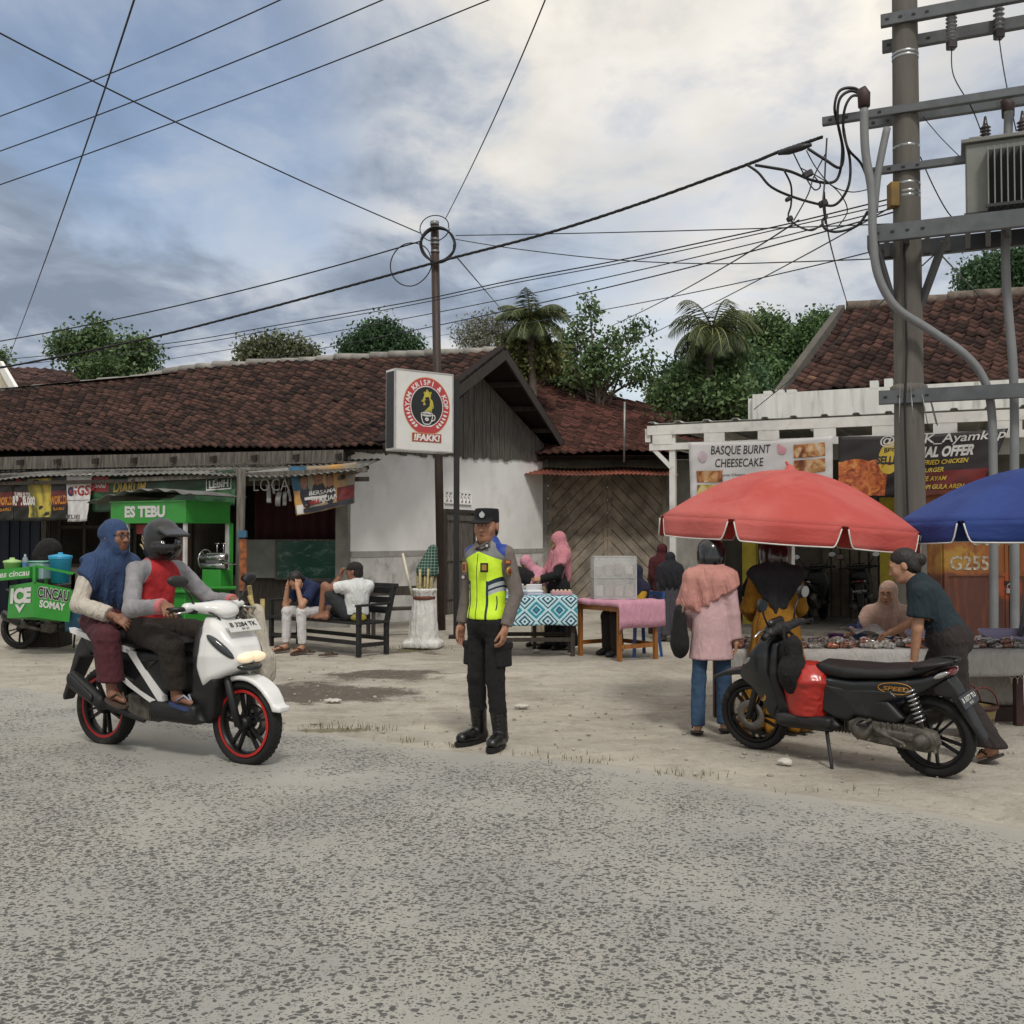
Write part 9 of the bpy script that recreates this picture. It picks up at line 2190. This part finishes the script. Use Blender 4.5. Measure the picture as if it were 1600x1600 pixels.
def cables():
 grp = 'overhead cables'
 def cable(lab, pts, r=.012, k=8, twist=False, n=5):
  P = smooth([at(x, y, Y) for x, y, Y in pts], k); mb = MB(); r *= .78
  for e, (i0, i1) in ((0, (0, 1)), (-1, (-1, -2))):
   x, y, _ = pts[e]
   if not 0 <= x <= 1600 or y < 0:
    q = P[i0] + (P[i0] - P[i1]).normalized() * 16; P = [q] + P if e == 0 else P + [q]
  if twist:
   for ph in range(3):
    Q = []
    for i, p in enumerate(P):
     for f in range(3):
      a = (i * 3 + f) * 1.05 + ph * 2.1; pn = p.lerp(P[min(i + 1, len(P) - 1)], f / 3); Q.append(pn + Vector((0, math.cos(a), math.sin(a))) * r * .75)
    mb.tube(Q, r, BLACKR, 5)
  else: mb.tube(P, r, BLACKR, n)
  o = mb.build('overhead_cable'); tag(o, lab, 'cable')
 def sag(x0, y0, Y0, x1, y1, Y1, s=0.0, n=6): return [(x0 + (x1 - x0) * i / n, y0 + (y1 - y0) * i / n + s * 4 * (i / n) * (1 - i / n), 1 / (1 / Y0 + (1 / Y1 - 1 / Y0) * i / n)) for i in range(n + 1)]
 cable('thick twisted service cable from the pole arm across to the lower left', [(1285, 214, 11.0), (1215, 238, 11.2), (1165, 258, 11.5), (1000, 318, 12.4), (850, 366, 13.3), (700, 405, 14.3), (560, 443, 15.2), (400, 486, 16.4), (250, 524, 17.6), (100, 556, 18.8), (-40, 582, 20)], .016, 8, True)
 cable('black cable running from the slim pole to the upper left corner', sag(656, 364, 16.3, -60, 20, 9.5, 10), .012)
 cable('cable falling steeply from the top left to the horizon', sag(216, -20, 9, 2, 590, 40, 14), .013)
 for i, (a, b, lab) in enumerate(((470, 198, 'uppermost of the three parallel power lines at the upper left'), (632, 252, 'middle of the three parallel power lines at the upper left'), (800, 304, 'lowest of the three parallel power lines at the upper left'))): cable(lab, sag(a, -15, 10.8, -50, b + 2, 13.6, 7), .010)
 cable('cable rising from the slim pole to the top centre of the view', sag(696, 342, 16.4, 862, -25, 8, 12), .009)
 cable('cable from the slim pole sloping gently to the left edge', sag(660, 376, 16.5, -40, 540, 22, 12), .016)
 cable('upper of two paired cables low across the roofs to the left', [(1402, 308, 10.9), (1345, 322, 11), (1230, 350, 11.4), (1100, 378, 12), (960, 408, 13), (800, 438, 14), (650, 470, 15.5), (450, 505, 17.5), (250, 538, 20), (-40, 566, 24)], .011)
 cable('lower of two paired cables low across the roofs to the left', [(1402, 316, 10.9), (1350, 328, 11), (1230, 355, 11.5), (1100, 384, 12.1), (960, 413, 13.1), (800, 443, 14.1), (650, 475, 15.6), (450, 511, 17.6), (250, 545, 20), (-40, 577, 24)], .009)
 cable('thin cable just beneath the paired cables', sag(1402, 324, 11.0, 240, 565, 26, 16), .010)
 cable('thin cable sloping from the pole to the roof ridge left of the sign', sag(1402, 330, 11.0, 270, 585, 30, 18), .012)
 cable('level cable from the slim pole to the right platform', sag(712, 368, 16.2, 1390, 350, 11.2, 2), .010)
 cable('slack cable from the slim pole dipping to the concrete pole', [(712, 374, 16.2), (800, 388, 15), (950, 405, 13.6), (1100, 412, 12.5), (1250, 409, 11.6), (1400, 403, 11)], .009)
 cable('steep cable from the cable tangle down towards the trees', sag(1248, 344, 11.2, 950, 512, 30, 8), .013)
 cable('cable crossing the palm crown towards the trees', sag(1402, 318, 10.9, 955, 552, 34, 6), .012)
 cable('faint cable behind the slim pole towards the red roof', sag(1402, 383, 11.0, 660, 528, 34, 12), .010)
 cable('short cable from the slim pole down to the palms', sag(712, 400, 16.6, 794, 496, 40, 0), .016)
 cable('drop cable from the tangle to the shop roof ridge', [(1288, 300, 11), (1292, 352, 11.6), (1305, 410, 14), (1325, 478, 22)], .012)
 cable('cable from the concrete pole down to the parapet corner', sag(1462, 396, 10.8, 1178, 640, 18.4, 4), .010)
 cable('cable behind the platform falling to the shop roof', sag(1470, 398, 11, 1545, 478, 21, 0), .013)
 cable('cable from the concrete pole to the transformer side', [(1442, 182, 10.6), (1470, 215, 10.5), (1503, 248, 10.35)], .006)
 cable('lead from the left insulator down to the first transformer bushing', [(1487, 74, 10.45), (1490, 118, 10.45), (1518, 168, 10.4), (1533, 205, 10.35)], .008)
 cable('lead from the right insulator down towards the transformer', [(1561, 58, 10.45), (1566, 95, 10.4), (1576, 150, 10.35), (1588, 205, 10.35)], .008)
 cable('cable looping behind the pole towards the platform', [(1438, 245, 11), (1458, 290, 11), (1480, 330, 11.05), (1500, 352, 11.1)], .009)
 # tangle of service leads round the weatherhead
 tang = [('outer tall loop of the service leads at the weatherhead', [(1350, 150), (1335, 138), (1312, 142), (1304, 170), (1312, 205), (1318, 240), (1312, 262), (1290, 250), (1262, 232)], .016),
   ('second loop of the service leads at the weatherhead', [(1350, 150), (1330, 142), (1312, 155), (1309, 190), (1316, 230), (1312, 270), (1300, 285), (1270, 282), (1235, 268), (1205, 262), (1180, 258)], .016),
   ('third loop of the service leads reaching lowest', [(1350, 152), (1332, 150), (1320, 170), (1318, 205), (1328, 250), (1326, 290), (1308, 318), (1285, 320), (1240, 308), (1205, 292), (1185, 270), (1168, 258)], .015),
   ('lead dropping from the loops to the conduit', [(1318, 200), (1325, 232), (1345, 255), (1356, 282)], .014),
   ('thick bottom loop returning to the conduit', [(1356, 330), (1340, 352), (1310, 362), (1290, 358), (1285, 345), (1292, 338)], .015),
   ('small hanging lead left of the tangle', [(1225, 266), (1236, 290), (1236, 320), (1232, 338), (1245, 352), (1268, 360), (1285, 350)], .010),
   ('long hanging lead in the middle of the tangle', [(1292, 216), (1290, 250), (1288, 290), (1286, 318), (1290, 350)], .009),
   ('thin slanted lead inside the tangle', [(1290, 240), (1272, 275), (1262, 305), (1240, 345)], .007),
   ('thin curled lead inside the tangle', [(1240, 240), (1256, 272), (1272, 296), (1282, 290), (1272, 275)], .008),
   ('thin outer lead right of the tangle', [(1250, 262), (1285, 280), (1312, 302), (1324, 330), (1308, 356)], .006),
   ('thin top lead under the pole arm', [(1260, 235), (1275, 262), (1300, 290), (1330, 300), (1356, 296)], .006)]
 for lab, pts, r in tang:
  P = smooth([at(x, y, 10.75 + .1 * math.sin(x * .05 + i)) for i, (x, y) in enumerate(pts)], 6); mb = MB(); mb.tube(P, r, BLACKR, 6); o = mb.build('service_lead'); tag(o, lab, 'cable')
 CL = mat('dark_clamp', '#201f24', .5)
 for (x, y, w, h, lab) in ((1262, 272, 16, 10, 'upper dark clamp in the cable tangle'), (1286, 318, 14, 10, 'dark clamp at the bottom of the tall loop'), (1234, 342, 9, 8, 'small round clamp at the left of the tangle'), (1232, 311, 10, 6, 'thin clamp on the left lead of the tangle')):
  mb = MB(); s_ = 10.75 / 1600; mb.box((0, 0, 0), (w * s_, .06, h * s_), CL, (0, R(-25), 0), .01); mb.solo('cable_clamp', lab, 'clamp', at(x, y, 10.7))
 mb = MB(); a, b = at(1268, 226, 10.95), at(1216, 240, 11.15); mb.tube([a, a.lerp(b, .3), a.lerp(b, .7), b], [.02, .04, .045, .02], CL, 8); o = mb.build('strain_clamp'); tag(o, 'dark strain clamp holding the thick twisted cable', 'clamp')
cables()
# ------------------------------------------------------------------ trees
def leaf_mat(name, lo, mid, hi):
 t = NT(name); r, _ = t.attr('shade'); cr = t.N('ShaderNodeValToRGB'); t.L.new(r, cr.inputs[0]); e = cr.color_ramp.elements
 e[0].position, e[0].color = 0.05, (*lin(lo), 1); e[1].position, e[1].color = .95, (*lin(hi), 1); k = e.new(.5); k.color = (*lin(mid), 1)
 t.put(t.b.inputs['Base Color'], cr.outputs[0]); t.b.inputs['Roughness'].default_value = .6
 tr = t.N('ShaderNodeBsdfTranslucent'); t.L.new(cr.outputs[0], tr.inputs[0]); mx = t.N('ShaderNodeMixShader'); mx.inputs[0].default_value = .22
 t.L.new(t.b.outputs[0], mx.inputs[1]); t.L.new(tr.outputs[0], mx.inputs[2]); t.L.new(mx.outputs[0], t.out.inputs[0])
 return t.m
BARK = mat('grey_brown_bark', '#5a5047', .9, var=.3, vscale=5, stretch=(3, 3, .6), bump=.5)
LG, LD, LB_, LO = leaf_mat('mid_green_leaves', '#30432a', '#516a3e', '#7d9460'), leaf_mat('dark_green_leaves', '#22371f', '#3a5838', '#5b7d52'), leaf_mat('grey_green_leaves', '#39412c', '#5c6446', '#858a68'), leaf_mat('olive_leaves', '#3a3f22', '#626838', '#90935a')
def leaves(g, C, nper, sig, size, lo=.0):
 n = len(C) * nper; ci = np.repeat(np.arange(len(C)), nper); off = g.normal(0, 1, (n, 3)) * np.array(sig)[None] if np.ndim(sig) == 1 else g.normal(0, sig, (n, 3))
 P = C[ci] + off; d = g.normal(0, 1, (n, 3)); d[:, 2] -= .35; d /= np.linalg.norm(d, axis=1)[:, None]; r = g.normal(0, 1, (n, 3)); s = np.cross(d, r); s /= np.maximum(np.linalg.norm(s, axis=1), 1e-6)[:, None]; nn = np.cross(d, s)
 L = size * g.uniform(.7, 1.35, n)[:, None]; w = L * .30
 V = np.stack([P, P + d * L * .45 + s * w + nn * L * .06, P + d * L, P + d * L * .45 - s * w + nn * L * .06], 1).reshape(-1, 3); F = np.arange(4 * n).reshape(-1, 4)
 cs = g.random(len(C)); sh = np.repeat(np.clip(cs[ci] * .55 + g.random(n) * .35 + .05 + lo, 0, 1), 4)
 return V, F, sh
def tree(name, label, px, Y, base_py, blobs, m, ncl, nper, size, sig, seed, trunk_r=.18, gaps=0.0, limbs=10, droop=False, group=None):
 """blobs: (px, py, rx_px, ry_px) lobes of the crown as seen; each gets real depth"""
 g = np.random.default_rng(seed); c0 = at(px, base_py, Y); base = Vector((c0.x, Y, 0)); T = thing(name, label, 'tree', base, 0, group); s_ = Y / 1600.0; ncl = int(ncl * 3.4); sig *= .46; size *= .55; nper = int(nper * .78); blobs = [(b[0], b[1], b[2] * .86, b[3] * .86) for b in blobs]
 ar = np.array([b[2] * b[3] for b in blobs], float); ar /= ar.sum(); C = []; lobes = []
 for b, a in zip(blobs, ar):
  c = at(b[0], b[1], Y) - base; rx, rz = b[2] * s_, b[3] * s_; ry = rx * .8; cy = g.uniform(-.5, .5) * rx; lobes.append(Vector((c.x, cy, c.z)))
  k = max(3, int(ncl * a)); d = g.normal(0, 1, (k, 3)); d /= np.linalg.norm(d, axis=1)[:, None]; r = g.uniform(.40, 1.0, k) ** .6 * np.where(g.random(k) < .16, 1.38, 1.0); C.append(np.array([c.x, cy, c.z]) + d * r[:, None] * np.array([rx, ry, rz]))
 C = np.concatenate(C); V, F, sh = leaves(g, C, nper, sig, size)
 mb = MB(); top = sum(lobes, Vector()) / len(lobes); zmin = min(l.z for l in lobes); tr = [Vector((0, 0, -.2)), Vector((top.x * .15 + g.uniform(-.2, .2), 0, zmin * .45)), Vector((top.x * .6, top.y * .5, max(zmin * .85, top.z * .6))), top + Vector((0, 0, .3))]
 mb.tube(smooth(tr, 5), [trunk_r * (1 - .045 * i) for i in range(16)], BARK, 8)
 mid = tr[2]
 for i in range(min(limbs, len(C))):
  e = Vector(C[g.integers(len(C))]); st = tr[1].lerp(tr[3], g.uniform(.35, .95)); q = st.lerp(e, .5) + Vector((0, 0, g.uniform(-.1, .35))); mb.tube(smooth([st, q, e], 4), [trunk_r * .38 * (1 - .09 * k) for k in range(9)], BARK, 5)
 mb.build('trunk', T); link('crown', mesh_np('crown', V, F, False, None, [m], {'shade': sh}), T)
 return T
def palm(label, px, py, Y, span, n, seed, lean=0.0, droop=.9, up=.9):
 g = random.Random(seed); top = at(px, py, Y); base = Vector((top.x + lean, Y + .3, 0)); T = thing('coconut_palm', label, 'palm', base, 0, 'coconut palms behind the houses'); t = top - base
 mb = MB(); mb.tube(smooth([Vector((0, 0, -.1)), Vector((t.x * .15, t.y * .3, t.z * .4)), Vector((t.x * .6, t.y * .7, t.z * .75)), t], 6), [.13 - .002 * i for i in range(19)], BARK, 9); mb.build('trunk', T)
 m = leaf_mat('palm_fronds_' + ('warm' if seed % 2 else 'grey'), '#222f18', '#3f4e2a', '#6a7245') if True else None
 RC = mat('palm_rachis', '#7d8050', .7)
 for k in range(n):
  a = 2 * math.pi * k / n + g.uniform(-.25, .25); el = R(g.uniform(-25, 72)) * up; L = span * g.uniform(.8, 1.1); d = Vector((math.cos(a) * math.cos(el), math.sin(a) * math.cos(el), math.sin(el))); pts = []; p = t.copy(); st = L / 14
  for i in range(15):
   pts.append(p.copy()); p = p + d * st; d = (d + Vector((0, 0, -droop * .135 * (.4 + i / 9)))).normalized()
  mb = MB(); mb.tube(pts, [.035 * (1 - i / 16) for i in range(15)], RC, 4); V = []; F = []; sh = []
  for i in range(1, 15):
   tdir = (pts[i] - pts[i - 1]).normalized(); side = tdir.cross(Vector((0, 0, 1))); side = side.normalized() if side.length > .05 else Vector((1, 0, 0))
   for f in (0, .33, .66):
    q = pts[i - 1].lerp(pts[i], f); fr = (i + f) / 15; ll = L * .40 * (math.sin(math.pi * min(1, fr * .9 + .12)) ** .7) * g.uniform(.8, 1.1)
    for s_ in (-1, 1):
     ld = (side * s_ * .8 + tdir * .65 + Vector((0, 0, -.35 - .5 * g.random()))).normalized(); w = tdir * .014; tip = q + ld * ll + Vector((0, 0, -.16 * ll)); mi = q + ld * ll * .5
     b = len(V); V += [q - w * .6, q + w * .6, mi + w, mi - w, tip]; F += [(b, b + 1, b + 2, b + 3), (b + 3, b + 2, b + 4)]; sh += [g.uniform(.1, .9)] * 5
  lm = MATS.setdefault('frond_' + str(seed % 2), m); b = len(mb.V); mb.add(V, F, lm); me = mb.mesh('frond'); at_ = me.attributes.new('shade', 'FLOAT', 'POINT'); at_.data.foreach_set('value', np.array([.6] * b + sh, np.float32)); link('frond', me, T)
 mb = MB()
 for k in range(5): a = k * 1.25; mb.ball(t + Vector((.16 * math.cos(a), .16 * math.sin(a), -.16)), .10, mat('green_coconut', '#5d6a34', .6), 8)
 mb.build('coconuts', T)
def trees():
 tree('tree', 'leafy grey green tree behind the left end of the long tile roof', 170, 33, 600, [(115, 545, 34, 24), (150, 528, 22, 30), (165, 560, 48, 24), (215, 558, 28, 28), (185, 585, 58, 22), (226, 545, 16, 14)], LG, 90, 46, .26, .42, 1, .16)
 tree('tree', 'pale wispy bush tree above the middle of the long tile roof', 430, 36, 590, [(395, 552, 22, 18), (420, 540, 22, 16), (450, 548, 24, 16), (480, 556, 22, 14), (430, 566, 55, 14)], LB_, 70, 44, .26, .42, 2, .14)
 tree('tree', 'dense dark round tree above the roof left of the light box sign', 597, 42, 590, [(597, 535, 36, 28), (565, 548, 30, 18), (632, 546, 26, 18), (597, 556, 62, 16)], LD, 120, 80, .26, .5, 3, .2)
 tree('tree', 'sparse grey branching tree just right of the slim steel pole', 752, 44, 590, [(735, 520, 24, 18), (762, 508, 24, 16), (785, 520, 18, 22), (750, 540, 34, 16)], leaf_mat('sparse_grey_leaves', '#4a4d40', '#6c6e5e', '#8f9080'), 60, 24, .22, .5, 4, .14, limbs=22)
 palm('tall upright coconut palm right of the slim steel pole', 828, 497, 27.5, 1.2, 30, 3, .2, .75, 1.05)
 palm('broad coconut palm with drooping grey fronds above the red roof', 1113, 514, 28, 1.55, 32, 6, -.3, 1.05, .85)
 palm('small coconut palm tip above the left roof dip', 256, 598, 34, 1.0, 13, 9, .2, .9, .9)
 tree('tree', 'tall open branched tree with layered leaves left of the broad palm', 925, 31, 620, [(925, 482, 14, 20), (912, 512, 26, 14), (968, 522, 40, 12), (1005, 510, 22, 8), (890, 540, 38, 20), (945, 556, 42, 20), (905, 582, 62, 22), (985, 590, 40, 16), (860, 572, 34, 24), (1012, 566, 18, 12)], LG, 50, 40, .24, .34, 5, .15, limbs=26)
 tree('tree', 'olive bushy tree right behind the gable of the old house', 850, 33, 640, [(835, 560, 42, 24), (870, 590, 46, 22), (825, 590, 30, 20), (905, 606, 44, 16)], LO, 90, 46, .26, .42, 6, .16)
 tree('tree', 'dark green tree beneath the broad palm beside the shop parapet', 1110, 35, 660, [(1075, 585, 44, 24), (1120, 560, 50, 30), (1150, 600, 50, 36), (1080, 620, 46, 26), (1130, 635, 62, 24)], LD, 140, 60, .26, .45, 7, .18)
 tree('tree', 'tall mid green tree right of the broad palm', 1200, 40, 640, [(1195, 515, 34, 24), (1175, 535, 34, 24), (1215, 545, 42, 30), (1190, 580, 62, 36), (1200, 620, 60, 26)], LG, 160, 56, .28, .5, 8, .2)
 tree('tree', 'mid green tree against the sloping gable of the shop roof', 1270, 38, 640, [(1280, 505, 26, 16), (1265, 530, 36, 24), (1245, 565, 40, 32), (1225, 600, 34, 26), (1300, 540, 26, 30)], leaf_mat('fresh_green_leaves', '#2a4022', '#48673a', '#729155'), 120, 52, .28, .46, 9, .18)
 tree('tree', 'dark tree rising beyond the right end of the shop roof', 1570, 40, 500, [(1545, 432, 40, 22), (1580, 415, 44, 26), (1620, 420, 50, 30), (1530, 445, 26, 10)], LD, 110, 70, .28, .5, 10, .2)
 tree('tree', 'leafy low tree showing through the gap above the canopy', 1050, 34, 660, [(1045, 628, 26, 16), (1065, 645, 30, 12), (1030, 610, 16, 12)], LG, 50, 50, .24, .36, 11, .12)
 tree('tree', 'leafy olive tree hiding the lower trunk of the upright palm', 822, 28, 640, [(815, 545, 30, 18), (840, 560, 30, 22), (800, 575, 26, 20)], LO, 50, 46, .26, .42, 14, .12)
 tree('tree', 'leafy green tree hiding the lower trunk of the broad palm', 1105, 28.5, 660, [(1090, 600, 40, 26), (1130, 590, 40, 26), (1110, 630, 60, 26), (1060, 620, 30, 20)], LG, 90, 50, .26, .42, 15, .14)
 tree('tree', 'small dark tree top at the far left edge', 2, 40, 600, [(-2, 561, 9, 6), (-25, 562, 22, 9)], LG, 30, 40, .26, .4, 12, .12)
trees()
